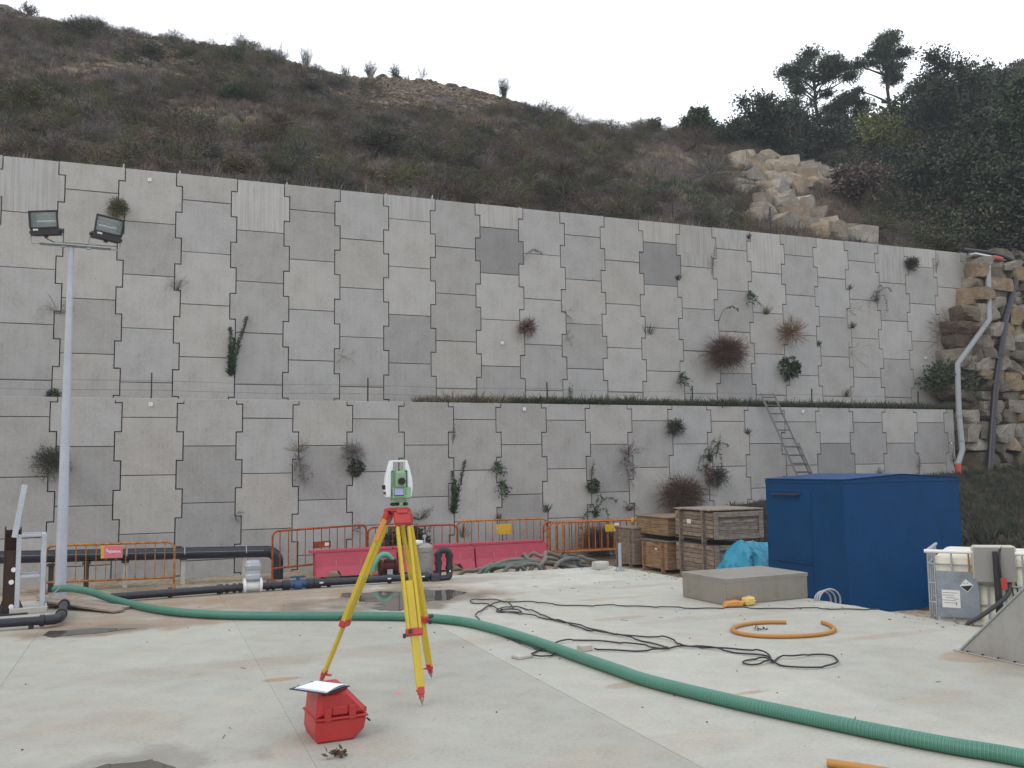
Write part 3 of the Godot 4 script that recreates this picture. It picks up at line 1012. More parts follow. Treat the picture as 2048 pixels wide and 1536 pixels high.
func hue(c: String, spread := 0.35) -> Color:
	var q: Array = HUE[c]
	var k := rng.randf_range(1.0 - spread, 1.0 + spread)
	return Color(q[0] * k * rng.randf_range(0.9, 1.1), q[1] * k * rng.randf_range(0.9, 1.1), q[2] * k)

func blade(m: MB, p: Vector3, d: Vector3, l: float, w: float, droop := 0.3) -> Vector3:   # a tapering strip of two pieces; returns its tip
	var s := d.cross(Vector3(rng.randf_range(-1, 1), rng.randf_range(-1, 1), rng.randf_range(-1, 1))).normalized() * w * 0.5
	var a := p + d * l * 0.55
	var e := p + d * l + Vector3.DOWN * l * droop * 0.5 + rv(l * 0.06)
	m.tri(p - s, p + s, a + s * 0.7)
	m.tri(p - s, a + s * 0.7, a - s * 0.7)
	m.tri(a - s * 0.7, a + s * 0.7, e)
	return e

func leaf(m: MB, p: Vector3, d: Vector3, l: float, w: float) -> void:
	var s := d.cross(Vector3(rng.randf_range(-1, 1), rng.randf_range(-1, 1), rng.randf_range(-1, 1))).normalized() * w * 0.5
	var k := p + d * l * 0.45
	m.tri(p, k + s, p + d * l)
	m.tri(p, p + d * l, k - s)

func twigs(m: MB, root: Vector3, d: Vector3, l: float, w: float, c: String, forks: int, leaves: float) -> void:   # a forked twig with or without leaves
	m.col = hue(c)
	var tip := blade(m, root, d, l, w, 0.1)
	for i in forks:
		var f := rng.randf_range(0.3, 0.95)
		var q := root.lerp(tip, f)
		var dd := (d + rv(0.8)).normalized()
		m.col = hue(c)
		var t2 := blade(m, q, dd, l * rng.randf_range(0.25, 0.5), w * 0.7, 0.1)
		if leaves > 0.0:
			for k in 2:
				m.col = hue(c)
				leaf(m, q.lerp(t2, rng.randf_range(0.4, 1.0)), (dd + rv(0.9)).normalized(), leaves * rng.randf_range(0.6, 1.3), leaves * 0.5)

func g_bush(m: MB, r: float, n: int, c: String, wide := 1.0, up := 0.2, leaves := 0.0, w := 0.012) -> void:   # twigs bursting from a root, filling a ball above it
	for i in n:
		var d := Vector3(rng.randfn(), rng.randfn() + up, rng.randfn()).normalized()
		d.x *= wide
		var start := d * r * rng.randf_range(0.0, 0.55)
		twigs(m, start, (d + rv(0.45)).normalized(), r * rng.randf_range(0.35, 0.75), w, c, 3, leaves)

func g_tuft(m: MB, n: int, h: float, spread: float, c: String, w := 0.012) -> void:
	for i in n:
		m.col = hue(c)
		var a := rng.randf() * TAU
		var k := rng.randf() * spread
		blade(m, Vector3(cos(a), 0, sin(a)) * k * h * 0.3, Vector3(cos(a) * k, 1, sin(a) * k).normalized(), h * rng.randf_range(0.5, 1.05), w, 0.25)

func g_weed(m: MB, h: float, c: String, stems: Array) -> void:    # tall leafy stems
	for s in stems:
		var p := smooth(PackedVector3Array([Vector3.ZERO, Vector3(s[0] * 0.4, s[1] * 0.45, 0.12), Vector3(s[0], s[1], 0.06)]), 0.05)
		m.col = hue(c)
		m.tube(p, 0.012, 4, 0.004)
		for i in p.size():
			var f := float(i) / p.size()
			for k in 7:
				m.col = hue(c, 0.5)
				var d := Vector3(rng.randf_range(-0.8, 0.8), rng.randf_range(0.3, 1.2), rng.randf_range(-0.4, 0.8)).normalized()
				leaf(m, p[i] + rv(0.02), d, h * lerpf(0.13, 0.045, f) * rng.randf_range(0.6, 1.2), h * 0.02)

func wall_plant(kind: String, s: float, c: String) -> MB:
	var m := MB.new()
	match kind:
		"bush":
			m.xf = Transform3D(Basis.IDENTITY, Vector3(0, s * 0.35, s * 0.45))
			g_bush(m, s * 0.9, 330, c, 1.0, 0.4, 0.035 if c in ["olive", "dark"] else 0.0, 0.011)
			m.xf = Transform3D.IDENTITY
			for i in 6:
				twigs(m, Vector3.ZERO, Vector3(rng.randf_range(-0.5, 0.5), 0.8, 0.5).normalized(), s * 0.8, 0.014, c, 2, 0.0)
		"ball":
			m.xf = Transform3D(Basis.from_scale(Vector3(1.15, 0.85, 0.75)), Vector3(0, 0, s * 0.6))
			g_bush(m, s * 0.66, 1000, c, 1.0, 0.0, 0.022, 0.011)
			g_bush(m, s * 0.86, 1100, c, 1.0, 0.0, 0.018, 0.007)
		"fan":
			for i in 26:
				var d := Vector3(rng.randf_range(-1.0, 0.9), rng.randf_range(0.15, 1.0), rng.randf_range(0.1, 0.7)).normalized()
				twigs(m, Vector3.ZERO, d, s * rng.randf_range(0.5, 1.0), 0.009, c, 4, 0.028 if c in ["rust", "dark", "tan"] else 0.0)
		"weed":
			g_weed(m, s, c, [[-0.04, s * 0.80], [0.24 * s, s], [0.06, s * 0.62], [-0.06, s * 0.5]])
		"sprig":
			for i in 7:
				var d := Vector3(rng.randf_range(-0.5, 0.8), rng.randf_range(-0.9, 0.5), rng.randf_range(0.2, 0.6)).normalized()
				twigs(m, Vector3.ZERO, d, s * rng.randf_range(0.5, 1.0), 0.010, c, 5, 0.03)
		"arch":
			var p := smooth(PackedVector3Array([Vector3.ZERO, Vector3(s * 0.15, s * 0.55, 0.15), Vector3(s * 0.6, s * 0.75, 0.22), Vector3(s, s * 0.6, 0.22)]), 0.05)
			m.col = hue(c)
			m.tube(p, 0.013, 4, 0.006)
			for i in range(p.size() / 2, p.size()):
				for k in 5:
					m.col = hue(c)
					leaf(m, p[i], Vector3(rng.randf_range(-0.4, 0.6), rng.randf_range(-1, 0.5), rng.randf_range(-0.5, 0.8)).normalized(), 0.075, 0.03)
		"tuft":
			m.xf = Transform3D(Basis(Vector3.RIGHT, 0.35), Vector3.ZERO)
			g_tuft(m, 46, s * 1.1, 0.7, c, 0.014)
		"plume":
			m.xf = Transform3D(Basis(Vector3.FORWARD, rng.randf_range(-0.22, 0.12)) * Basis(Vector3.RIGHT, 0.2), Vector3.ZERO)
			for i in 3:
				m.col = hue(c)
				var top := Vector3(rng.randf_range(-0.12, 0.12), 1.0 - i * 0.15, 0) * s
				m.rod(Vector3.ZERO, top, 0.007, 4, 0.003)
				for k in 22:
					m.col = hue(c)
					var f := rng.randf_range(0.35, 1.0)
					blade(m, top * f, Vector3(rng.randf_range(-1, 1), rng.randf_range(0.0, 0.8), rng.randf_range(-0.5, 0.8)).normalized(), s * 0.2 * (1.3 - f), 0.012)
		"droop":
			for i in 38:
				m.col = hue(c, 0.5)
				var d := Vector3(rng.randf_range(-0.55, 0.55), rng.randf_range(-0.35, 0.75), rng.randf_range(0.2, 0.9)).normalized()
				var tip := blade(m, Vector3.ZERO, d, s * rng.randf_range(0.4, 0.8), 0.016, 1.7)
				for k in 3:
					m.col = hue(c, 0.5)
					leaf(m, tip * rng.randf_range(0.5, 1.0), Vector3(rng.randf_range(-1, 1), -0.6, rng.randf_range(0, 1)).normalized(), 0.10, 0.035)
			if c != "green":
				for i in 5:
					twigs(m, Vector3.ZERO, Vector3(rng.randf_range(0.0, 0.4), -1, 0.12).normalized(), s * rng.randf_range(0.7, 1.1), 0.012, c, 5, 0.03)
		"leafy":
			for i in 260:
				m.col = hue(c, 0.5)
				var d := Vector3(rng.randfn(), rng.randfn(), absf(rng.randfn())).normalized()
				leaf(m, d * s * rng.randf_range(0.3, 0.85) + Vector3(0, 0, 0.05), (d + rv(0.8)).normalized(), s * 0.38, s * 0.2)
			m.col = hue("dark")
			m.rod(Vector3(0, 0, -0.02), Vector3(0, -s * 0.2, s * 0.3), 0.012, 4)
		"ivy":
			for i in 1900:
				m.col = hue(c, 0.5)
				var d := Vector3(rng.randfn() * 1.0, absf(rng.randfn()) * 0.9, rng.randfn() * 0.55)
				if d.length() > 1.9:
					continue
				var p := d * s * 0.45 + Vector3(0, s * 0.12, s * 0.5)
				leaf(m, p, (d + rv(1.2)).normalized(), 0.13, 0.075)
			for i in 14:
				twigs(m, Vector3(rng.randf_range(-0.3, 0.3), 0, s * 0.4), Vector3(rng.randf_range(-0.7, 0.7), 1, rng.randf_range(-0.3, 0.4)).normalized(), s * 0.9, 0.02, "dark", 4, 0.1)
		"spider":
			for q in [[-0.8, 0.1, -0.55], [0.9, 0.75, 0.6], [0.55, 0.2, -0.75], [0.2, 0.9, 0.8], [-0.5, 0.45, -0.1]]:
				var p := smooth(PackedVector3Array([Vector3.ZERO, Vector3(q[0] * 0.35, q[1] * 0.8 + 0.1, 0.2) * s, Vector3(q[0] * 0.8, q[1], 0.3) * s, Vector3(q[0] * 1.1, q[2], 0.25) * s]), 0.06)
				m.col = hue(c)
				m.tube(p, 0.010, 4, 0.004)
				for i in p.size():
					for k in 3:
						m.col = hue(c)
						leaf(m, p[i], Vector3(rng.randf_range(-1, 1), rng.randf_range(-1, 0.6), rng.randf_range(-0.2, 1)).normalized(), 0.085, 0.03)
			for i in 30:
				m.col = hue(c)
				leaf(m, rv(0.06), Vector3(rng.randf_range(-1, 1), rng.randf_range(-1, 1), rng.randf_range(0, 1)).normalized(), 0.14, 0.04)
	return m

func build_wall_plants() -> void:
	var list := [
		[-0.90, 8.38, -24.90, "bush", 0.31, "olive", "yellow green bush growing from upper wall joint just right of the floodlights"],
		[-2.19, 5.70, -24.90, "fan", 0.60, "dry", "dry leafless twig fan on upper wall just left of the lamp pole"],
		[0.58, 6.48, -24.90, "fan", 0.50, "dry", "dry twig fan on upper wall between lamp pole and tall green weed"],
		[1.96, 4.24, -24.90, "weed", 1.57, "green", "tall dark green weed with two stems low on the upper wall"],
		[4.90, 4.87, -24.90, "sprig", 0.45, "grey", "thin grey dry sprig hanging low on upper wall right of the green weed"],
		[10.47, 5.73, -24.90, "bush", 0.41, "rust", "small rust brown bush standing alone on middle of the upper wall"],
		[10.43, 7.88, -24.90, "arch", 0.55, "grey", "single arched grey stem above the small rust brown bush"],
		[11.75, 6.50, -24.90, "sprig", 0.53, "dry", "limp dry sprig on upper wall right of the small rust bush"],
		[11.87, 5.66, -24.90, "sprig", 0.34, "grey", "tiny grey sprig below the limp dry sprig on upper wall"],
		[14.78, 5.91, -24.90, "tuft", 0.48, "green", "green tuft on upper wall midway to the large brown ball bush"],
		[15.93, 7.74, -24.90, "tuft", 0.25, "dark", "little dark tuft on upper wall above and left of brown ball bush"],
		[17.25, 7.97, -24.90, "plume", 1.03, "grey", "feathery grey plume standing above the large brown ball bush"],
		[17.47, 6.46, -24.90, "arch", 0.63, "olive", "arched olive stem just above the large brown ball bush"],
		[17.35, 5.35, -24.90, "ball", 0.93, "maroon", "largest dry brown ball bush on the upper wall"],
		[15.93, 4.58, -24.90, "droop", 0.58, "green", "drooping green leaf clump below left of the upper brown ball bush"],
		[18.72, 7.44, -24.90, "droop", 0.51, "green", "narrow hanging green clump on upper wall above the dark leafy clump"],
		[19.36, 6.79, -24.90, "tuft", 0.44, "olive", "thin upright olive tuft beside the hanging green clump on upper wall"],
		[20.17, 5.90, -24.90, "bush", 0.65, "orange", "orange brown feathery bush on upper wall above the dark leafy clump"],
		[20.15, 4.93, -24.90, "leafy", 0.44, "green", "round dark leafy clump on upper wall below the orange brown bush"],
		[23.08, 7.88, -24.90, "tuft", 0.25, "grey", "small grey tuft on upper wall left of the spidery arching stems"],
		[23.03, 7.09, -24.90, "sprig", 0.46, "grey", "grey drooping sprig below the small grey tuft on upper wall"],
		[23.08, 6.48, -24.90, "tuft", 0.32, "dark", "dark little tuft below the grey drooping sprig on upper wall"],
		[24.25, 7.55, -24.90, "spider", 0.58, "grey", "spidery plant of four arching grey stems on upper wall"],
		[25.91, 8.86, -24.90, "bush", 0.31, "dark", "sparse dark bush near the top right of the upper wall"],
		[27.22, 8.67, -24.90, "plume", 0.83, "grey", "upright grey stalk near the top right end of upper wall"],
		[27.32, 6.03, -24.90, "bush", 1.16, "rust", "tall brown bush with bare stems where upper wall meets boulders"],
		[26.78, 4.11, -24.90, "ivy", 1.29, "green", "big dense dark green bush at foot of upper wall beside boulders"],
		[22.99, 5.60, -24.90, "sprig", 0.74, "dry", "long dry hanging strand low on the right of upper wall"],
		[22.67, 4.04, -24.90, "tuft", 0.39, "olive", "olive tuft at the foot of upper wall right of the ladder"],
		[18.78, 9.35, -24.90, "tuft", 0.27, "dark", "dark tuft right at top edge of the upper wall above the feathery plume"],
		[21.56, 5.81, -24.90, "tuft", 0.21, "green", "tiny green tuft right of the round dark leafy clump"],
		[-2.24, 3.64, -24.90, "leafy", 0.19, "green", "small bright leafy seedling on the berm just left of lamp pole"],
		[11.96, 3.75, -24.90, "plume", 0.55, "olive", "olive grass plume standing on the berm in middle of the wall"],
		[-2.12, 1.81, -23.62, "bush", 0.47, "dark", "dark wiry bush on lower wall just left of the lamp pole"],
		[3.58, 2.17, -23.62, "fan", 0.44, "tan", "tan dry flower head fan on lower wall above left orange barrier"],
		[3.57, 1.98, -23.62, "droop", 0.64, "grey", "grey dry stem hanging across the dark panel of lower wall"],
		[4.92, 1.99, -23.62, "bush", 0.42, "grey", "grey dry bush on lower wall left of the survey instrument"],
		[5.03, 1.77, -23.62, "leafy", 0.25, "green", "dark green rounded clump on lower wall left of the survey instrument"],
		[7.72, 0.47, -23.62, "weed", 1.42, "green", "tall green weed with two stems on lower wall right of survey instrument"],
		[9.00, 1.79, -23.62, "droop", 0.45, "green", "upper of two dark green clumps on lower wall above yellow sign barrier"],
		[9.13, 1.26, -23.62, "droop", 0.50, "green", "lower of two dark green clumps on lower wall above yellow sign barrier"],
		[9.04, 0.29, -23.62, "tuft", 0.24, "rust", "small reddish tuft on lower wall just above the yellow sign barrier"],
		[7.72, 2.32, -23.62, "plume", 0.63, "grey", "thin grey strand on lower wall above the tall two-stemmed weed"],
		[10.49, 0.44, -23.62, "tuft", 0.34, "green", "small green tuft on lower wall where the orange barriers meet"],
		[13.19, 2.03, -23.62, "fan", 0.59, "rust", "brown leafy dry fan pointing left on the middle of lower wall"],
		[13.08, 1.88, -23.62, "droop", 0.77, "grey", "grey flower stalk hanging below the brown leafy dry fan"],
		[11.97, 1.14, -23.62, "leafy", 0.23, "green", "round green clump low on lower wall above stacked orange barriers"],
		[11.94, 1.24, -23.62, "plume", 0.70, "olive", "olive grass stalk rising from round green clump on lower wall"],
		[14.77, 2.72, -23.62, "bush", 0.33, "dark", "dark dry tuft high on lower wall left of the ladder"],
		[16.03, 1.89, -23.62, "spider", 0.62, "green", "sprawling green plant with arching shoots on lower wall near the ladder"],
		[16.28, 1.88, -23.62, "plume", 0.84, "green", "upright leafy shoot above the sprawling green plant on lower wall"],
		[15.87, 1.63, -23.62, "droop", 0.62, "rust", "hanging brown stem below the sprawling green plant on lower wall"],
		[16.18, 1.15, -23.62, "bush", 0.43, "dark", "dark wiry bush right of the large brown ball on lower wall"],
		[14.70, 0.84, -23.62, "ball", 0.94, "maroon", "largest dry brown ball bush on lower wall above the crates"],
		[11.97, -0.41, -23.62, "ball", 0.75, "maroon", "brown bush behind the stacked orange barriers at lower wall"],
		[12.05, 0.30, -23.62, "spider", 0.64, "green", "green arching shoots above the stacked orange barriers"],
		[13.18, 0.38, -23.62, "fan", 0.38, "rust", "faint reddish twigs on lower wall left of the crates"],
		[17.47, 2.66, -23.62, "tuft", 0.27, "dark", "small dark tuft on lower wall beside the ladder"],
		[6.31, -0.44, -23.62, "ivy", 0.69, "dark", "dark leafy shrub on ground behind red barriers and the tripod"],
		[6.78, 0.34, -23.62, "fan", 0.54, "dark", "dark twiggy branch on lower wall just right of the tripod head"],
		[2.02, 0.65, -23.62, "sprig", 0.35, "grey", "small grey sprig on lower wall above the end of the big black pipe"],
		[24.52, 1.29, -23.62, "plume", 0.76, "grey", "tall dry stalk behind the blue cabin roof, nearest the boulders"],
		[22.71, 1.28, -23.62, "tuft", 0.37, "grey", "grey tuft showing just above the ridge of the blue cabin"],
		[26.17, 1.49, -23.62, "plume", 0.70, "dark", "dark stalk at the lower wall end beside the drain pipe"],
		[4.97, 0.14, -23.62, "sprig", 0.39, "rust", "reddish drooping sprig on lower wall behind left orange barrier"],
		[8.00, -0.14, -23.62, "tuft", 0.57, "olive", "olive tuft on lower wall behind the yellow sign barrier"],
	]
	var nick := {"bush": "wall_bush", "ball": "wall_bush", "fan": "dry_twigs", "weed": "wall_weed", "sprig": "dry_sprig", "arch": "arched_stem", "tuft": "grass_tuft", "plume": "grass_stalk", "droop": "hanging_plant", "leafy": "leafy_plant", "ivy": "leafy_bush", "spider": "sprawling_plant"}
	for q in list:
		var m := wall_plant(q[3], q[4], q[5])
		var o := put(m, nick[q[3]], M.leaf if q[5] in ["green", "olive", "dark"] else M.twig)
		o.position = Vector3(q[0], q[1], q[2] - 0.005)
		tag(o, q[6], "plant", "plants growing out of the wall joints")

func tuft_mesh(n: int, h: float, spread: float, c := "white", w := 0.016) -> ArrayMesh:
	var m := MB.new()
	g_tuft(m, n, h, spread, c, w)
	for i in m.c.size():
		m.c[i] = Color(1, 1, 1) * clampf(m.c[i].r, 0.5, 1.4)
	return m.mesh()

func bush_mesh(r: float, n: int, leaves: float, w := 0.02) -> ArrayMesh:
	var m := MB.new()
	m.xf = Transform3D(Basis.IDENTITY, Vector3(0, r * 0.55, 0))
	g_bush(m, r, n, "white", 1.0, 0.5, leaves, w)
	for i in m.c.size():
		m.c[i] = Color(1, 1, 1) * clampf(m.c[i].r, 0.5, 1.4)
	return m.mesh()

func in_view(x: float, z: float, margin: float) -> bool:
	return x > z * 0.15 - margin and x < -z * 1.30 + margin

func build_scrub() -> void:
	var patch := FastNoiseLite.new()
	patch.seed = 41
	patch.frequency = 0.09
	patch.fractal_octaves = 3
	var tufts := [tuft_mesh(20, 0.36, 0.8, "white", 0.02), tuft_mesh(12, 0.5, 0.5, "white", 0.016), tuft_mesh(22, 0.24, 1.1, "white", 0.024)]
	var tr := [[], [], []]
	var cl := [[], [], []]
	var hues := ["dry", "brown", "grey", "tan", "olive", "dry"]
	for i in 52000:
		var d := rng.randf() * 31.0
		var z := -25.25 - d
		var x := rng.randf_range(z * 0.15 - 2.0, minf(-z * 1.3, 34.0) + 2.0)
		if d > crest(x) + 2.0 or (x - 31.0 - 0.75 * d) > 2.0:
			continue
		var bare := patch.get_noise_2d(x * 1.3 + 200.0, z * 1.3) + (d - 16.0) * 0.028
		if bare > 0.22 and rng.randf() < 0.75:
			continue
		if d > crest(x) - 4.5 and rng.randf() < 0.72:
			continue
		var on_scree := false
		for q in SCREE:
			if absf(x - q[0]) < q[2] * 0.8 and absf(z - q[1]) < q[3] * 0.8:
				on_scree = true
		if on_scree and rng.randf() < 0.7:
			continue
		var p := patch.get_noise_2d(x, z)
		var g := patch.get_noise_2d(x + 400.0, z)
		var c: String = hues[rng.randi() % 6]
		if g > 0.27 and rng.randf() < 0.6:
			c = "green"
		elif p > 0.15 and rng.randf() < 0.6:
			c = "brown"
		elif p < -0.2 and rng.randf() < 0.55:
			c = "grey"
		var k := rng.randi() % 3
		var s := rng.randf_range(0.5, 1.25)
		tr[k].append(Transform3D(Basis.from_euler(Vector3(rng.randf_range(-0.2, 0.3), rng.randf() * TAU, rng.randf_range(-0.2, 0.2))).scaled(Vector3(s * 1.2, s, s * 1.2)), Vector3(x, hill_h(x, z) - 0.03, z)))
		cl[k].append(hue(c, 0.3) * 1.05)
	for k in 3:
		scatter("dry_grass", ["dry brown grass and low weeds covering the slope", "taller thin dry stalks covering the slope", "short matted dry grass covering the slope"][k], "grass", tufts[k], M.twig, tr[k], cl[k])
	var bushes := [bush_mesh(0.55, 110, 0.0, 0.013), bush_mesh(0.7, 130, 0.05, 0.014), bush_mesh(0.5, 90, 0.0, 0.011)]
	tr = [[], [], []]
	cl = [[], [], []]
	for i in 5200:
		var d := rng.randf() * 29.0
		var z := -25.7 - d
		var x := rng.randf_range(z * 0.15 - 2.0, minf(-z * 1.3, 33.0) + 2.0)
		if d > crest(x) - 0.5 or (x - 30.0 - 0.75 * d) > 0.0:
			continue
		if x > 20.6 + 0.62 * d and x < 25.6 + 0.75 * d and d < 16.0:
			continue
		if patch.get_noise_2d(x * 0.8 + 77.0, z * 0.8) + (d - 14.0) * 0.02 > 0.18:
			continue
		var k := rng.randi() % 3
		var s := rng.randf_range(0.45, 1.15)
		tr[k].append(Transform3D(Basis.from_euler(Vector3(rng.randf_range(-0.2, 0.2), rng.randf() * TAU, 0)).scaled(Vector3(s, s * rng.randf_range(0.6, 1.0), s)), Vector3(x, hill_h(x, z) - 0.05, z)))
		cl[k].append(hue([["brown", "grey", "dry", "brown"], ["dark", "olive", "brown", "olive"], ["grey", "dry", "grey", "grey"]][k][rng.randi() % 4], 0.32) * 1.08)
	for k in 3:
		scatter("scrub", ["low brown twiggy scrub all over the slope", "low dark green scrub all over the slope", "low grey leafless scrub all over the slope"][k], "scrub", bushes[k], M.twig if k != 1 else M.leaf, tr[k], cl[k])
	# shrubs that stand out
	var list := [
		[-3.52, -47.44, 0.94, "dark", "dark bush high on the upper left slope under the ridge"],
		[-0.41, -46.56, 0.75, "dark", "dark bush on left ridge slope, first of the row of three"],
		[1.38, -47.94, 0.65, "olive", "olive bush on left ridge slope, middle of the row of three"],
		[3.42, -46.94, 0.72, "green", "green bush on left ridge slope, last of the row of three"],
		[5.68, -47.94, 0.48, "green", "small green bush on the slope right of the row of three"],
		[6.94, -43.05, 0.68, "dark", "dark bush in the middle of slope between two scree patches"],
		[-3.87, -31.12, 0.71, "olive", "wide olive bush at the left edge of the slope"],
		[2.87, -36.39, 0.50, "green", "green bush in the middle of the left slope"],
		[7.47, -30.25, 0.84, "dark", "large dark bush low on the slope above middle of wall"],
		[4.06, -31.88, 0.78, "brown", "broad brown scrub bush on slope left of the large dark bush"],
		[13.29, -31.63, 0.55, "rust", "small rust bush above the wall, left of the broad brown bush"],
		[13.93, -29.37, 0.92, "brown", "broad brown bush above the wall between two rusty shrubs"],
		[15.85, -30.25, 0.62, "rust", "rusty shrub just right of the broad brown bush"],
		[26.48, -39.16, 1.21, "brown", "tall brown bush on the slope left of the boulder steps"],
		[22.57, -32.50, 1.21, "grey", "wide grey brown bush touching the left side of boulder steps"],
		[13.44, -36.52, 0.53, "green", "bright green patch of plants in the middle of slope"],
		[17.67, -28.36, 0.67, "brown", "brown bush just above the wall left of the boulder steps"],
		[2.26, -26.61, 0.49, "olive", "olive bush directly above the wall on the left"],
		[-0.03, -26.23, 0.42, "tan", "tan dry bush directly above the wall near the lamp pole"],
		[6.27, -27.36, 0.51, "tan", "tan dry bush directly above the wall near its middle"],
	]
	for q in list:
		var m := MB.new()
		var r: float = q[2]
		m.xf = Transform3D(Basis.from_scale(Vector3(1.25, 0.85, 1.0)), Vector3(0, r * 0.6, 0))
		g_bush(m, r, 420, q[3], 1.0, 0.3, 0.07 if q[3] in ["green", "olive", "dark"] else 0.0, 0.016)
		var o := put(m, "hillside_shrub", M.leaf if q[3] in ["green", "olive", "dark"] else M.twig)
		o.position = Vector3(q[0], hill_h(q[0], q[1]) - 0.05, q[1])
		tag(o, q[4], "shrub", "shrubs standing out on the slope")
	# dry plants against the sky along the ridge
	var ridge := [[-6.9, -56.0, 0.9, "low grey green bush at the far left end of the ridge"], [0.6, -51.7, 1.5, "single thin bare stem on the left ridge"], [3.5, -51.3, 1.7, "single tall bare stalk on the ridge, second from left"], [4.3, -52.0, 0.95, "low leafy plant on the ridge beside the tall bare stalk"], [6.6, -51.2, 1.55, "bare branching plant on the ridge left of the grassy clump"], [7.9, -51.0, 1.75, "tall grassy clump on the middle of the ridge"], [10.3, -51.6, 1.2, "short bristly plant on the ridge between two clumps"], [11.9, -51.9, 1.4, "bushy upright plant on the ridge, first of a close pair"], [13.3, -51.4, 1.2, "bushy upright plant on the ridge, second of a close pair"], [15.1, -51.5, 1.65, "wide open bare bush on the ridge right of the close pair"], [19.6, -49.4, 1.75, "narrow upright broom plant standing alone on the ridge"], [21.8, -45.9, 1.45, "spreading bare shrub where the ridge drops on the right"], [23.6, -45.0, 0.8, "small bare plant on the low saddle of the ridge"], [25.2, -45.6, 0.85, "second small bare plant on the low saddle of the ridge"]]
	for i in ridge.size():
		var q: Array = ridge[i]
		var m := MB.new()
		var wide: float = [0.9, 0.12, 0.08, 0.5, 0.35, 0.3, 0.4, 0.45, 0.5, 0.55, 0.25, 0.75, 0.7, 0.6][i]
		for k in ([60, 3, 2, 40, 14, 60, 40, 60, 55, 22, 70, 34, 18, 18][i]):
			var d := Vector3(rng.randf_range(-wide, wide), 1.0, rng.randf_range(-wide, wide)).normalized()
			twigs(m, Vector3(rng.randf_range(-0.12, 0.12), 0, 0), d, q[2] * 0.85 * rng.randf_range(0.55, 1.0), 0.022, "grey" if i % 2 else "dark", 5, 0.06 if i in [0, 3, 7, 8, 10] else 0.0)
		var o := put(m, "ridge_plant", M.twig)
		o.position = Vector3(q[0], hill_h(q[0], q[1]) - 0.05, q[1])
		tag(o, q[3], "plant", "plants against the sky along the ridge")
	# grass on the berm, heavier to the right
	var gt := []
	var gc := []
	for i in 4200:
		var x := rng.randf_range(6.8, 26.5)
		if x < 8.0 and rng.randf() < 0.5:
			continue
		var z := rng.randf_range(ZL - 0.42, ZL - 0.16)
		var s := rng.randf_range(0.6, 1.25) * (1.5 if rng.randf() < 0.06 else 1.0)
		gt.append(Transform3D(Basis.from_euler(Vector3(rng.randf_range(0.0, 0.5), rng.randf() * TAU, 0)).scaled(Vector3(s, s * 0.85, s)), Vector3(x, TOP_L - 0.07, z)))
		gc.append(hue(["green", "green", "olive", "dark"][rng.randi() % 4] if x > 9.5 else ["tan", "olive", "dry"][rng.randi() % 3], 0.4))
	scatter("berm_grass", "strip of green grass along the berm between the two walls", "grass", tufts[0], M.leaf, gt, gc)
	# weeds on the bank and in the boulder wall
	gt = []
	gc = []
	for i in 9000:
		var x := rng.randf_range(13.4, 36.0)
		var z := rng.randf_range(-23.0, -9.0)
		if not in_view(x, z, 2.0) or x + (z + 12.5) * 0.12 < 13.6:
			continue
		var s := rng.randf_range(0.4, 1.0)
		gt.append(Transform3D(Basis.from_euler(Vector3(rng.randf_range(-0.3, 0.3), rng.randf() * TAU, 0)).scaled(Vector3(s, s, s)), Vector3(x, yard_h(x, z), z)))
		gc.append(hue(["green", "dark", "dark", "brown", "dark"][rng.randi() % 5], 0.4) * 0.8)  # tints kept dark to paint in the shade of the trees
	for i in 2200:
		var y := rng.randf_range(0.3, 9.3)
		var x := rng.randf_range(26.9 if y < 5 else 27.0 + (y - 5.0) * 0.45, 34.0)
		var s := rng.randf_range(0.3, 0.75)
		if patch.get_noise_2d(x * 4.0, y * 4.0) < 0.0:
			continue
		gt.append(Transform3D(Basis.from_euler(Vector3(rng.randf_range(0.3, 1.0), rng.randf() * TAU, 0)).scaled(Vector3(s, s, s)), Vector3(x, y, lerpf(-22.95, -24.5, y / 9.6))))
		gc.append(hue(["green", "dark", "olive", "brown"][rng.randi() % 4], 0.4))
	scatter("bank_weeds", "weeds and grass with painted shade on the bank beside the blue cabin and among boulders", "weeds", tufts[0], M.leaf, gt, gc)

# ---------------------------------------------------------------- trees
func limb(m: MB, a: Vector3, b: Vector3, r0: float, r1: float) -> void:
	var k := (a + b) * 0.5 + rv(a.distance_to(b) * 0.08)
	m.tube(smooth(PackedVector3Array([a, k, b]), 0.6), r0, 6, r1)

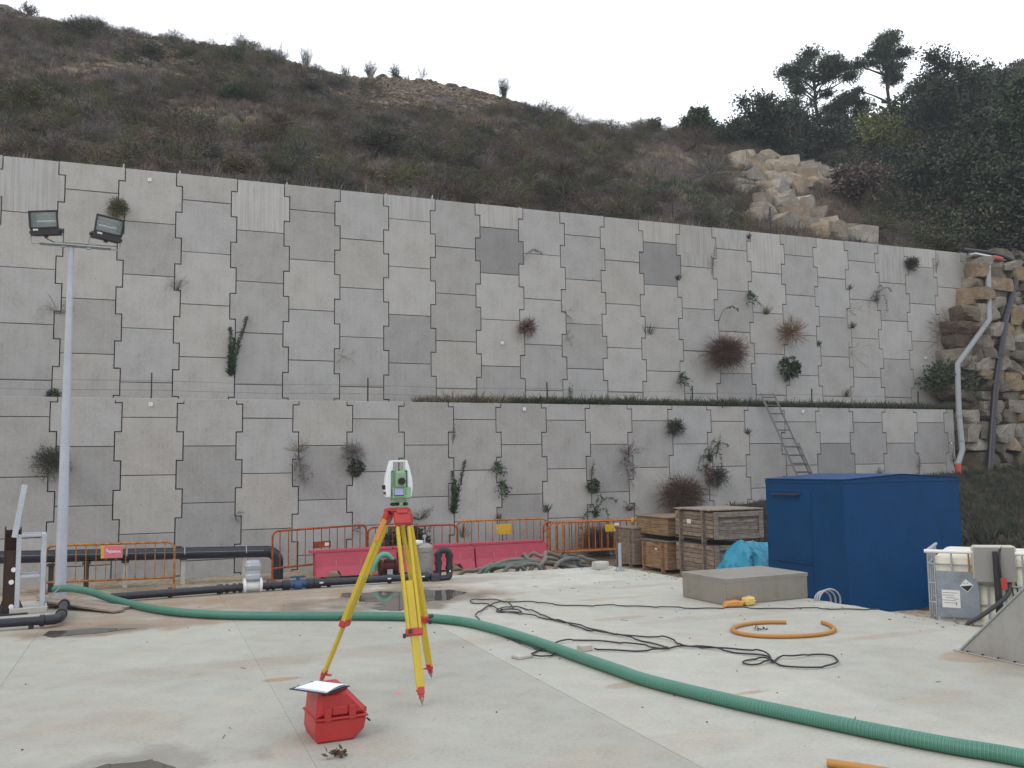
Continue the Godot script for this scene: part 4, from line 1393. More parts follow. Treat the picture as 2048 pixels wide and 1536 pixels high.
func tree(called: String, label: String, x: float, z: float, h: float, w: float, kind: String, c: String, leaves: int) -> void:
	var y := hill_h(x, z) - 0.15
	var o := thing(called, label, "tree", Vector3(x, y, z), 0.0, "trees on the right hand slope")
	var t := MB.new()
	t.col = Color(0.05, 0.04, 0.032)
	var cr := MB.new()
	var blobs := []
	if kind == "pine":
		var trunk := smooth(PackedVector3Array([Vector3.ZERO, Vector3(0.12, h * 0.3, 0), Vector3(-0.1, h * 0.6, 0), Vector3(0.05, h * 0.93, 0)]), 0.5)
		t.tube(trunk, h * 0.022, 7, h * 0.006)
		var lobes := [[0.0, 0.95, 0.15], [-0.20, 0.87, 0.16], [0.18, 0.86, 0.16], [0.02, 0.80, 0.17], [0.42, 0.77, 0.12], [-0.36, 0.78, 0.12], [0.30, 0.70, 0.10], [-0.12, 0.69, 0.10], [-0.46, 0.53, 0.12], [-0.30, 0.50, 0.09], [0.38, 0.55, 0.08], [0.12, 0.90, 0.13], [-0.08, 0.91, 0.12]]
		var flip := -1.0 if rng.randf() < 0.4 else 1.0
		for q in lobes + [[0.12, 0.72, 0.13], [-0.22, 0.66, 0.12], [0.28, 0.82, 0.12], [-0.28, 0.70, 0.10]]:
			var p := Vector3(q[0] * w * flip, h * (q[1] + rng.randf_range(-0.05, 0.05)), rng.randf_range(-0.22, 0.22) * w)
			limb(t, Vector3(0, h * (q[1] - 0.13), 0), p, h * 0.010, h * 0.003)
			blobs.append([p, w * q[2] * rng.randf_range(0.9, 1.3)])
	else:
		for i in 3:
			limb(t, Vector3(rng.randf_range(-0.2, 0.2), 0, 0), Vector3(rng.randf_range(-0.25, 0.25) * w, h * 0.55, rng.randf_range(-0.2, 0.2) * w), h * 0.022, h * 0.008)
		for i in 44:
			var d := Vector3(rng.randfn(), rng.randfn() * 0.9, rng.randfn()).normalized()
			var p := Vector3(0, h * 0.48, 0) + d * Vector3(w * 0.40, h * 0.42, w * 0.40) * rng.randf_range(0.4, 0.95)
			limb(t, Vector3(0, h * 0.35, 0), p, h * 0.009, h * 0.003)
			blobs.append([p, w * rng.randf_range(0.10, 0.17)])
	var total := 0.0
	for b in blobs:
		total += pow(b[1], 2)
	for b in blobs:
		var shade := rng.randf_range(0.75, 1.3)
		for i in int(leaves * 2.7 * pow(b[1], 2) / total):
			var d := Vector3(rng.randfn(), rng.randfn() * 0.8, rng.randfn()).normalized()
			if kind == "pine":
				d.y *= 0.6
			var p: Vector3 = b[0] + d * b[1] * clampf(absf(rng.randfn(0.0, 0.62)), 0.0, 1.12)
			cr.col = hue(c, 0.35) * shade
			if kind == "pine":
				for k in 2:
					leaf(cr, p, (d + Vector3.UP * 0.4 + rv(0.9)).normalized(), 0.22, 0.065)
			else:
				leaf(cr, p, (d + rv(1.0)).normalized(), 0.19, 0.11)
	put(t, "trunk", M.twig, o)
	put(cr, "crown", M.leaf, o)

func build_forest() -> void:
	var thicket := []
	tree("evergreen_tree", "small round evergreen standing alone left of the wood", 29.6, -43.6, 2.7, 2.5, "round", "green", 2600)
	tree("evergreen_tree", "tiny rounded evergreen on the saddle left of the wood", 27.4, -45.0, 1.25, 0.95, "round", "green", 500)
	for q in [[31.5, -45.0, 1.5], [33.0, -46.0, 1.8], [36.2, -46.5, 2.2], [37.0, -44.6, 1.6], [41.2, -46.8, 2.4], [43.0, -46.5, 2.6], [45.5, -48.5, 3.0], [47.5, -47.5, 3.2], [50.0, -46.5, 3.4], [40.6, -44.8, 2.2]]:
		thicket.append(q)
	tree("evergreen_tree", "broad dark oak forming the left edge of the wood", 34.3, -44.1, 4.3, 4.6, "round", "tree", 4200)
	tree("evergreen_tree", "dark brownish oak behind the top of the boulder steps", 39.0, -45.6, 4.2, 5.0, "round", "tree", 4200)
	tree("pine_tree", "flat topped pine left of the tallest pine", 43.2, -49.0, 8.1, 5.2, "pine", "green", 4200)
	tree("pine_tree", "tallest pine rising alone against the sky", 49.7, -48.8, 9.0, 4.8, "pine", "green", 4200)
	tree("pine_tree", "low spreading pine below the tallest pine", 47.2, -50.5, 5.4, 4.4, "pine", "green", 3000)
	tree("broadleaf_tree", "yellowish green rounded tree below the tallest pine", 43.6, -42.4, 4.9, 6.8, "round", "lime", 5600)
	tree("evergreen_tree", "large dense oak against the sky right of the tallest pine", 42.9, -37.4, 8.4, 6.2, "round", "tree", 9500)
	tree("evergreen_tree", "oak crown leaning against the left side of the large oak", 46.2, -40.2, 6.6, 5.2, "round", "tree", 5200)
	tree("evergreen_tree", "dark oak between the large oak and the right edge", 40.2, -32.9, 5.0, 4.2, "round", "tree", 4800)
	tree("evergreen_tree", "tall grey green tree cut by the right edge of the picture", 38.0, -28.9, 6.9, 4.0, "round", "green", 6000)
	tree("evergreen_tree", "dark bushy tree right of the boulder steps", 35.6, -32.1, 4.0, 4.2, "round", "tree", 4200)
	tree("evergreen_tree", "dark bushy tree above the boulder wall", 34.2, -29.0, 4.6, 3.8, "round", "tree", 4600)
	tree("evergreen_tree", "low dark bushy tree right above the boulder wall top", 33.2, -26.6, 3.5, 3.4, "round", "tree", 4200)
	tree("evergreen_tree", "dark oak crown behind the large oak near the right edge", 50.5, -41.0, 5.0, 5.0, "round", "tree", 4200)
	tree("evergreen_tree", "low bush tree beside the right edge of the boulder steps", 30.6, -32.2, 2.7, 2.8, "round", "brown", 2400)
	# bare trees
	for q in [[37.6, -44.6, 2.6, "grey bare sapling standing before the dark oak at boulder steps top"], [36.8, -33.0, 3.0, "grey leafless bush on the shaded slope at right"]]:
		var m := MB.new()
		for i in 14:
			twigs(m, Vector3(0, q[2] * rng.randf_range(0.0, 0.4), 0), Vector3(rng.randf_range(-0.7, 0.7), 1, rng.randf_range(-0.7, 0.7)).normalized(), q[2] * rng.randf_range(0.3, 0.6), 0.05, "dry", 7, 0.0)
		var o := put(m, "bare_tree", M.twig)
		o.position = Vector3(q[0], hill_h(q[0], q[1]) + 0.2, q[1])
		tag(o, q[3], "tree")
	# undergrowth below the trees reads as one dark mass
	var kinds := []
	for i in 3:
		var m := MB.new()
		for k in 1500:
			m.col = Color(1, 1, 1) * rng.randf_range(0.6, 1.4)
			var d := Vector3(rng.randfn(), rng.randfn() * 0.8, rng.randfn()).normalized()
			leaf(m, d * rng.randf_range(0.4, 1.0) * (1.0 + 0.25 * sin(d.x * 5.0 + i) * cos(d.y * 4.0)) + Vector3(0, 0.45, 0), (d + rv(1.0)).normalized(), 0.17, 0.09)
		kinds.append(m.mesh())
	var tr := [[], [], []]
	var cl := [[], [], []]
	for i in 3200:
		var d := rng.randf() * 26.0
		var z := -25.6 - d
		var lo := 27.6 + 0.62 * d
		var x := rng.randf_range(lo, -z * 1.3 + 3.0)
		if x < 36.0 + 0.1 * d and d > 3.0 and d < 16.0 and x < 26.4 + 0.75 * d:
			continue
		var s := rng.randf_range(0.45, 1.3) * clampf(0.45 + (x - lo) * 0.12, 0.35, 1.0)
		var k := rng.randi() % 3
		tr[k].append(Transform3D(Basis.from_euler(Vector3(0, rng.randf() * TAU, 0)).scaled(Vector3(s * 1.15, s, s * 1.15)), Vector3(x, hill_h(x, z) - 0.15, z)))
		cl[k].append(hue(["tree", "tree", "green", "brown", "olive"][rng.randi() % 5], 0.35))
	for q in thicket:
		for i in 5:
			var s: float = q[2] * rng.randf_range(0.45, 0.7)
			var x: float = q[0] + rng.randfn() * 0.8
			var z: float = q[1] + rng.randfn() * 0.6
			tr[i % 3].append(Transform3D(Basis.from_euler(Vector3(0, rng.randf() * TAU, 0)).scaled(Vector3(s * 1.2, s, s * 1.2)), Vector3(x, hill_h(x, z), z)))
			cl[i % 3].append(hue(["tree", "green"][rng.randi() % 2], 0.3))
	for k in 3:
		scatter("undergrowth", ["dark leafy undergrowth filling the wooded slope at right", "bushy undergrowth mixed through the wooded slope at right", "low undergrowth between the trees of the wooded slope"][k], "undergrowth", kinds[k], M.leaf, tr[k], cl[k])

# ---------------------------------------------------------------- left: lamp pole, steel post, frame, boards
func floodlight(parent: Node3D, at: Vector3, yaw: float, roll: float) -> void:
	var o := Node3D.new()
	o.name = numbered(parent, "floodlight")
	parent.add_child(o)
	o.position = at
	o.rotation = Vector3(0.16, yaw, roll)
	var h := MB.new()
	# deep tray, wider at the front, with a ballast box below
	var f := [Vector3(-0.2, -0.05, 0.07), Vector3(0.2, -0.05, 0.07), Vector3(0.2, 0.2, 0.07), Vector3(-0.2, 0.2, 0.07)]
	var b := [Vector3(-0.13, -0.02, -0.11), Vector3(0.13, -0.02, -0.11), Vector3(0.13, 0.14, -0.11), Vector3(-0.13, 0.14, -0.11)]
	for i in 4:
		var j := (i + 1) % 4
		h.quad(b[i], b[j], f[j], f[i])
	h.quad(b[3], b[2], b[1], b[0])
	h.box(Vector3(0, -0.1, 0.0), Vector3(0.40, 0.11, 0.16), Basis.IDENTITY, 0.012)
	h.box(Vector3(0, 0.195, 0.075), Vector3(0.41, 0.022, 0.03), Basis.IDENTITY, 0.004)
	h.box(Vector3(0, -0.045, 0.075), Vector3(0.41, 0.022, 0.03), Basis.IDENTITY, 0.004)
	for s in [-1.0, 1.0]:
		h.box(Vector3(s * 0.195, 0.075, 0.075), Vector3(0.022, 0.22, 0.03), Basis.IDENTITY, 0.004)
		h.rod(Vector3(s * 0.19, -0.1, 0), Vector3(s * 0.235, -0.1, 0), 0.025, 8)
	h.rod(Vector3(0, -0.15, 0.02), Vector3(0, -0.185, 0.02), 0.03, 8)
	put(h, "housing", M.dark_metal, o)
	var r := MB.new()
	r.quad(Vector3(-0.18, -0.03, 0.05), Vector3(0.18, -0.03, 0.05), Vector3(0.15, 0.03, -0.07), Vector3(-0.15, 0.03, -0.07))
	r.quad(Vector3(-0.15, 0.03, -0.07), Vector3(0.15, 0.03, -0.07), Vector3(0.18, 0.18, 0.05), Vector3(-0.18, 0.18, 0.05))
	put(r, "reflector", M.reflector, o)
	var t := MB.new()
	t.rod(Vector3(-0.13, 0.06, -0.01), Vector3(0.13, 0.06, -0.01), 0.012, 8)
	put(t, "lamp_tube", M.white_paint, o)
	var g := MB.new()
	g.box(Vector3(0, 0.075, 0.068), Vector3(0.37, 0.23, 0.005))
	put(g, "glass", M.lamp_glass, o)
	var l := MB.new()
	l.box(Vector3(-0.12, -0.07, 0.0815), Vector3(0.07, 0.025, 0.003))
	put(l, "label", M.label_white, o)
	var k := MB.new()
	k.tube(PackedVector3Array([Vector3(-0.225, -0.1, 0), Vector3(-0.225, -0.26, 0), Vector3(0.225, -0.26, 0), Vector3(0.225, -0.1, 0)]), 0.011, 6)
	put(k, "bracket", M.galv, o)

func build_left_group() -> void:
	var g := StandardMaterial3D.new()
	g.resource_name = "lamp_glass"
	g.transparency = BaseMaterial3D.TRANSPARENCY_ALPHA
	g.albedo_color = Color(0.8, 0.88, 0.9, 0.12)
	g.roughness = 0.04
	M["lamp_glass"] = g
	var o := thing("lamp_pole", "tall pale grey lamp pole with two black floodlights at the left", "lamp post", Vector3(-1.15, LOW, -14.6))
	var m := MB.new()
	m.lathe(PackedVector2Array([Vector2(0.0, 0.0), Vector2(0.077, 0.0), Vector2(0.072, 2.0), Vector2(0.052, 4.2), Vector2(0.038, 5.55), Vector2(0.038, 5.93), Vector2(0.0, 5.93)]), 18)
	put(m, "pole", M.pole, o)
	m = MB.new()
	m.lathe(PackedVector2Array([Vector2(0.037, 5.62), Vector2(0.043, 5.62), Vector2(0.043, 5.9), Vector2(0.037, 5.9)]), 18)
	put(m, "pole_cap", M.pole, o)
	m = MB.new()
	m.box(Vector3(0.06, 5.95, 0.0), Vector3(0.96, 0.022, 0.16), Basis(Vector3.BACK, -0.012), 0.004)
	m.box(Vector3(-0.10, 5.925, 0.02), Vector3(0.06, 0.03, 0.05))
	m.box(Vector3(0.24, 5.92, 0.02), Vector3(0.06, 0.03, 0.05))
	put(m, "crossbar", M.galv, o)
	floodlight(o, Vector3(-0.34, 6.225, 0.02), -0.30, 0.04)
	floodlight(o, Vector3(0.48, 6.215, 0.02), 0.36, -0.08)
	m = MB.new()
	m.tube(smooth(PackedVector3Array([Vector3(-0.34, 6.03, 0.02), Vector3(-0.27, 5.99, 0.06), Vector3(-0.2, 5.965, 0.05)]), 0.03), 0.008, 6)
	put(m, "cable", M.cable, o)
	# steel column with bolted plates
	o = thing("steel_column", "rusty brown steel column with pale round bolts at the left edge", "steel column", Vector3(-1.57, 0, -12.93), 0.12)
	m = MB.new()
	m.box(Vector3(-0.085, 0.54, 0), Vector3(0.016, 1.08, 0.17), Basis.IDENTITY, 0.002)
	m.box(Vector3(0.085, 0.54, 0), Vector3(0.016, 1.06, 0.17), Basis.IDENTITY, 0.002)
	m.box(Vector3(0, 0.52, 0), Vector3(0.154, 1.04, 0.012))
	m.box(Vector3(0, 0.40, 0.075), Vector3(0.154, 0.78, 0.012), Basis.IDENTITY, 0.002)
	put(m, "beam", M.rust_steel, o)
	m = MB.new()
	m.box(Vector3(0.02, 0.012, 0.0), Vector3(0.34, 0.024, 0.3), Basis.IDENTITY, 0.004)
	for s in [-1.0, 1.0]:
		m.tri(Vector3(s * 0.09, 0.02, 0.09), Vector3(s * 0.16, 0.02, 0.09), Vector3(s * 0.09, 0.2, 0.09))
	put(m, "base_plate", M.dark_metal, o)
	for y in [0.55, 0.40, 0.10]:
		m = MB.new()
		m.xf = Transform3D(Basis(Vector3.RIGHT, PI / 2), Vector3(rng.randf_range(-0.01, 0.02), y, 0.082))
		m.lathe(PackedVector2Array([Vector2(0, 0), Vector2(0.030, 0), Vector2(0.028, 0.01), Vector2(0, 0.012)]), 14)
		put(m, "bolt_plate", M.target_white, o)
	# leaning bar
	var lb := bar(Vector3(-1.54, 0.95, -12.80), Vector3(-1.45, 1.6, -12.84), 0.065, 0.012, "steel_bar", M.pole, self)
	tag(lb, "pale grey flat bar leaning up from the top of the rusty column", "steel bar")
	# galvanised frame
	o = thing("cage_stand", "pale galvanised box frame standing beside the rusty column", "frame", Vector3(-1.38, 0, -13.0), 0.12)
	for x in [-0.13, 0.15]:
		for z in [-0.22, 0.12]:
			bar(Vector3(x, 0.08, z), Vector3(x, 0.95, z), 0.055, 0.055, "post", M.pole, o)
	for z in [-0.22, 0.12]:
		bar(Vector3(-0.16, 0.965, z), Vector3(0.18, 0.965, z), 0.05, 0.03, "top_rail", M.pole, o)
		bar(Vector3(-0.10, 0.46, z), Vector3(0.12, 0.46, z), 0.04, 0.035, "middle_rail", M.pole, o)
	for x in [-0.13, 0.15]:
		bar(Vector3(x, 0.966, -0.19), Vector3(x, 0.966, 0.09), 0.045, 0.031, "top_rail", M.pole, o)
	m = MB.new()
	m.box(Vector3(0.0, 0.04, -0.05), Vector3(0.42, 0.08, 0.46), Basis.IDENTITY, 0.008)
	put(m, "plinth", M.block, o)
	m = MB.new()
	m.quad(Vector3(0.17, 0.10, 0.16), Vector3(0.36, 0.28, -0.05), Vector3(0.36, 0.30, -0.05), Vector3(0.17, 0.13, 0.16))
	m.quad(Vector3(0.17, 0.13, 0.16), Vector3(0.36, 0.30, -0.05), Vector3(0.36, 0.28, -0.10), Vector3(0.17, 0.10, 0.10))
	put(m, "flap", M.galv, o)
	# boards under the hose end
	for i in 2:
		var pa := Vector3(-1.30 + i * 0.03, 0.10 - i * 0.015, -13.70 + i * 0.24)
		var pb := Vector3(-0.25 - i * 0.06, 0.025, -12.62 + i * 0.22)
		var b := bar(pa, pb, 0.17, 0.028, "board", M.wood_light, self)
		tag(b, ["weathered board under the green hose end, the one nearer the pole", "weathered board under the green hose end, the one farther from the pole"][i], "board", "boards under the green hose")
	var s := MB.new()
	s.box(Vector3(-1.18, 0.045, -13.35), Vector3(0.3, 0.085, 0.14), Basis(Vector3.UP, 0.4), 0.01)
	tag(put(s, "concrete_block", M.block), "concrete lump propping the boards near the lamp pole", "block")

# ---------------------------------------------------------------- pipes
func collar(parent: Node, at: Vector3, axis: Vector3, r: float, l: float, m: Material, called := "coupling") -> void:
	var b := MB.new()
	b.rod(at - axis * l * 0.5, at + axis * l * 0.5, r, 14)
	put(b, called, m, parent)

func build_pipes() -> void:
	# large pipe along the wall
	var o := thing("large_pipe", "thick black pipe on short posts along the foot of the lower wall", "pipe", Vector3(0, LOW, -22.3))
	var y0 := 0.66
	pipe(PackedVector3Array([Vector3(-12.0, 0.92, 0), Vector3(-3.0, 0.80, 0), Vector3(2.62, y0, 0)]), 0.135, "pipe", M.black_pipe, o, 18)
	var el := PackedVector3Array()
	for i in 9:
		var a := PI / 2 * i / 8.0
		el.append(Vector3(2.62 + sin(a) * 0.26, y0 - 0.26 + cos(a) * 0.26, 0))
	el.append(Vector3(2.88, 0.0, 0))
	pipe(el, 0.137, "elbow", M.black_pipe, o, 18)
	for q in [[-3.4, 0], [-1.95, 1], [-1.25, 1], [-0.46, 0], [0.76, 0], [2.12, 0]]:
		bar(Vector3(q[0], 0, 0), Vector3(q[0], 0.60, 0), 0.10, 0.10, "post", M.block if q[1] == 0 else M.dark_metal, o)
		var p := PackedVector3Array()
		for i in 13:
			var a := PI * i / 12.0
			p.append(Vector3(q[0] + 0.03, 0.76 + (-(q[0]) * 0.022) - 0.05 + sin(a) * 0.15, cos(a) * 0.15))
		if q[1] == 0:
			pipe(p, 0.012, "strap", M.galv, o, 6)
		else:
			pipe(p, 0.012, "strap", M.dark_metal, o, 6)
		var b := MB.new()
		b.box(Vector3(q[0], 0.585, 0), Vector3(0.16, 0.05, 0.2), Basis.IDENTITY, 0.006)
		put(b, "saddle", M.dark_metal, o)
	for k in 3:     # one pale and two dark lines along the pipe
		pipe(PackedVector3Array([Vector3(-12.0, 0.955 - k * 0.06, 0.132 - 0.012 * k * k * 0.5), Vector3(-3.0, 0.835 - k * 0.06, 0.132 - 0.012 * k * k * 0.5), Vector3(2.55, y0 + 0.035 - k * 0.06, 0.132 - 0.012 * k * k * 0.5)]), 0.0035, "stripe", M.hose_dark if k else M.galv, o, 4)
	# run of thin pipe along the edge of the pad
	o = thing("pipe_run", "thin black pipe with couplings lying along the far edge of the pad", "pipe", Vector3(0, -0.03, -13.6))
	var X := Vector3.RIGHT
	pipe(PackedVector3Array([Vector3(-0.45, 0.10, 0.15), Vector3(1.28, 0.105, 0)]), 0.052, "pipe", M.black_pipe, o)
	pipe(PackedVector3Array([Vector3(1.55, 0.105, 0), Vector3(4.10, 0.10, 0)]), 0.052, "pipe", M.black_pipe, o)
	for x in [0.98, 1.06, 1.16, 1.24, 1.62, 1.70]:
		collar(o, Vector3(x, 0.105, 0), X, 0.066, 0.045, M.black_plastic)
	for x in [1.88, 2.22, 2.33, 3.88, 3.98]:
		collar(o, Vector3(x, 0.103, 0), X, 0.075, 0.10, M.black_plastic)
	for x in [2.38, 3.40, 3.93]:
		var b := MB.new()
		b.box(Vector3(x, 0.112, 0.077), Vector3(0.055, 0.02, 0.004))
		put(b, "label", M.label_white, o)
	for x in [0.3, 0.95, 2.5, 3.42]:
		var b := MB.new()
		b.box(Vector3(x, 0.05, 0), Vector3(0.05, 0.10, 0.06), Basis.IDENTITY, 0.006)
		b.rod(Vector3(x - 0.03, 0.105, 0), Vector3(x + 0.03, 0.105, 0), 0.062, 12)
		put(b, "pipe_clip", M.black_plastic, o)
	var v := Node3D.new()
	v.name = "valve"
	o.add_child(v)
	v.position = Vector3(2.05, 0.105, 0)
	var m := MB.new()
	m.rod(Vector3(-0.14, 0, 0), Vector3(0.14, 0, 0), 0.062, 14)
	m.rod(Vector3(-0.05, -0.02, 0), Vector3(0.05, -0.02, 0), 0.085, 14)
	put(m, "body", M.blue_valve, v)
	m = MB.new()
	m.rod(Vector3(0, 0.04, 0), Vector3(0, 0.10, 0), 0.025, 10)
	m.box(Vector3(0.0, 0.105, 0), Vector3(0.22, 0.025, 0.03), Basis.IDENTITY, 0.006)
	put(m, "handle", M.blue_valve, v)
	# the loop at the end
	m = MB.new()
	m.tube(smooth(PackedVector3Array([Vector3(4.10, 0.10, 0), Vector3(4.19, 0.12, 0), Vector3(4.195, 0.22, 0), Vector3(4.195, 0.40, 0), Vector3(4.215, 0.47, 0), Vector3(4.27, 0.485, 0), Vector3(4.345, 0.475, 0), Vector3(4.375, 0.42, 0), Vector3(4.375, 0.20, 0), Vector3(4.365, 0.09, 0.02), Vector3(4.30, 0.06, 0.03), Vector3(4.18, 0.065, 0.03)]), 0.04), 0.05, 14)
	put(m, "pipe_loop", M.black_plastic, o)
	for q in [[4.195, 0.42], [4.195, 0.30], [4.375, 0.40], [4.375, 0.22]]:
		collar(o, Vector3(q[0], q[1], 0), Vector3.UP, 0.063, 0.05, M.black_plastic)
	m = MB.new()
	m.box(Vector3(4.13, 0.075, 0.04), Vector3(0.14, 0.14, 0.16), Basis.IDENTITY, 0.02)
	put(m, "flange_block", M.hose_dark, o)
	m = MB.new()
	m.box(Vector3(4.372, 0.16, 0.052), Vector3(0.018, 0.05, 0.006))
	put(m, "label", M.label_white, o)
	# meter wrapped in clear film
	o = thing("flow_meter", "flow meter wrapped in clear film on the thin pipe", "meter", Vector3(1.41, -0.012, -13.6))
	m = MB.new()
	m.rod(Vector3(-0.135, 0.105, 0), Vector3(0.135, 0.105, 0), 0.075, 14)
	m.rod(Vector3(-0.125, 0.105, 0), Vector3(-0.095, 0.105, 0), 0.11, 16)
	m.rod(Vector3(0.095, 0.105, 0), Vector3(0.125, 0.105, 0), 0.11, 16)
	put(m, "body", M.label_white, o)
	m = MB.new()
	var prof := PackedVector2Array([Vector2(0.05, 0.17)])
	for i in 12:
		prof.append(Vector2(0.108 + 0.004 * (i % 2) + 0.010 * sin(i * 0.9), 0.19 + i * 0.022))
	prof.append(Vector2(0.09, 0.46))
	prof.append(Vector2(0.0, 0.47))
	m.lathe(prof, 16)
	put(m, "wrapped_head", M.film, o)
	# short pipe at the left
	o = thing("pipe_run", "thin black pipe with an elbow at the left edge of the pad", "pipe", Vector3(0, 0, 0))
	pipe(PackedVector3Array([Vector3(-5.0, 0.085, -11.62), Vector3(-1.06, 0.085, -11.62)]), 0.05, "pipe", M.black_pipe, o)
	pipe(smooth(PackedVector3Array([Vector3(-1.06, 0.085, -11.62), Vector3(-0.97, 0.085, -11.64), Vector3(-0.925, 0.085, -11.74), Vector3(-0.92, 0.09, -11.9)]), 0.03), 0.057, "elbow", M.black_plastic, o)
	pipe(PackedVector3Array([Vector3(-0.92, 0.09, -11.9), Vector3(-0.97, 0.10, -12.95)]), 0.05, "pipe", M.black_pipe, o)
	collar(o, Vector3(-1.09, 0.085, -11.62), X, 0.066, 0.05, M.black_plastic)
	collar(o, Vector3(-0.925, 0.09, -11.97), Vector3.BACK, 0.066, 0.05, M.black_plastic)
	collar(o, Vector3(-0.96, 0.095, -12.8), Vector3.BACK, 0.066, 0.06, M.black_plastic)
	m = MB.new()
	m.box(Vector3(-1.2, 0.04, -11.62), Vector3(0.05, 0.09, 0.06), Basis.IDENTITY, 0.005)
	put(m, "pipe_clip", M.black_plastic, o)
	# grey pressure vessel and pump behind the pad edge
	o = thing("pressure_tank", "grey cylindrical tank with a domed lid behind the tripod", "tank", Vector3(4.24, LOW, -14.5))
	m = MB.new()
	m.lathe(PackedVector2Array([Vector2(0, 0), Vector2(0.135, 0), Vector2(0.135, 1.20), Vector2(0.13, 1.20), Vector2(0.13, 1.22)]), 24)
	put(m, "body", M.tank_grey, o)
	m = MB.new()
	m.lathe(PackedVector2Array([Vector2(0.13, 1.215), Vector2(0.142, 1.22), Vector2(0.142, 1.29), Vector2(0.12, 1.325), Vector2(0.07, 1.35), Vector2(0, 1.36)]), 24)
	put(m, "lid", M.tank_grey, o)
	m = MB.new()
	m.rod(Vector3(0, 1.35, 0), Vector3(0, 1.44, 0), 0.012, 8)
	m.rod(Vector3(0, 1.44, 0), Vector3(0, 1.49, 0), 0.028, 10)
	put(m, "valve", M.galv, o)
	var c := MB.new()
	c.lathe(PackedVector2Array([Vector2(0, 0), Vector2(0.07, 0.0), Vector2(0.085, 0.03), Vector2(0.08, 0.06), Vector2(0.0, 0.075)]), 10)
	var co := put(c, "plastic_bundle", M.white_paint)
	co.position = Vector3(4.12, LOW + 1.335, -14.52)
	co.scale = Vector3(1.3, 1, 0.7)
	tag(co, "white plastic bundle lying on top of the grey tank", "plastic bundle")
	o = thing("pump", "rusty pump with a short green hose behind the tripod legs", "pump", Vector3(3.63, LOW, -14.5))
	m = MB.new()
	m.box(Vector3(0.0, 0.42, 0), Vector3(0.12, 0.84, 0.16), Basis.IDENTITY, 0.01)
	put(m, "stand", M.tank_grey, o)
	m = MB.new()
	m.rod(Vector3(-0.14, 0.99, 0), Vector3(0.14, 0.99, 0), 0.095, 16)
	m.rod(Vector3(-0.15, 0.99, 0), Vector3(-0.11, 0.99, 0), 0.13, 16)
	m.rod(Vector3(0.10, 0.99, 0), Vector3(0.14, 0.99, 0), 0.13, 16)
	m.box(Vector3(0, 1.08, 0), Vector3(0.13, 0.08, 0.12), Basis.IDENTITY, 0.012)
	put(m, "casing", M.rust_cast, o)
	m = MB.new()
	m.box(Vector3(0, 0.92, 0.105), Vector3(0.09, 0.10, 0.008))
	put(m, "label", M.galv, o)
	pipe(smooth(PackedVector3Array([Vector3(-0.26, 0.86, 0.02), Vector3(-0.23, 1.05, 0.02), Vector3(-0.13, 1.19, 0.02), Vector3(-0.02, 1.19, 0.02), Vector3(0.06, 1.11, 0.0)]), 0.04), 0.045, "hose", M.green_pvc, o)
	m = MB.new()
	m.rod(Vector3(-0.28, 0.9, 0.06), Vector3(-0.20, 0.9, 0.06), 0.04, 10)
	put(m, "hose_coupling", M.red_plastic, o)

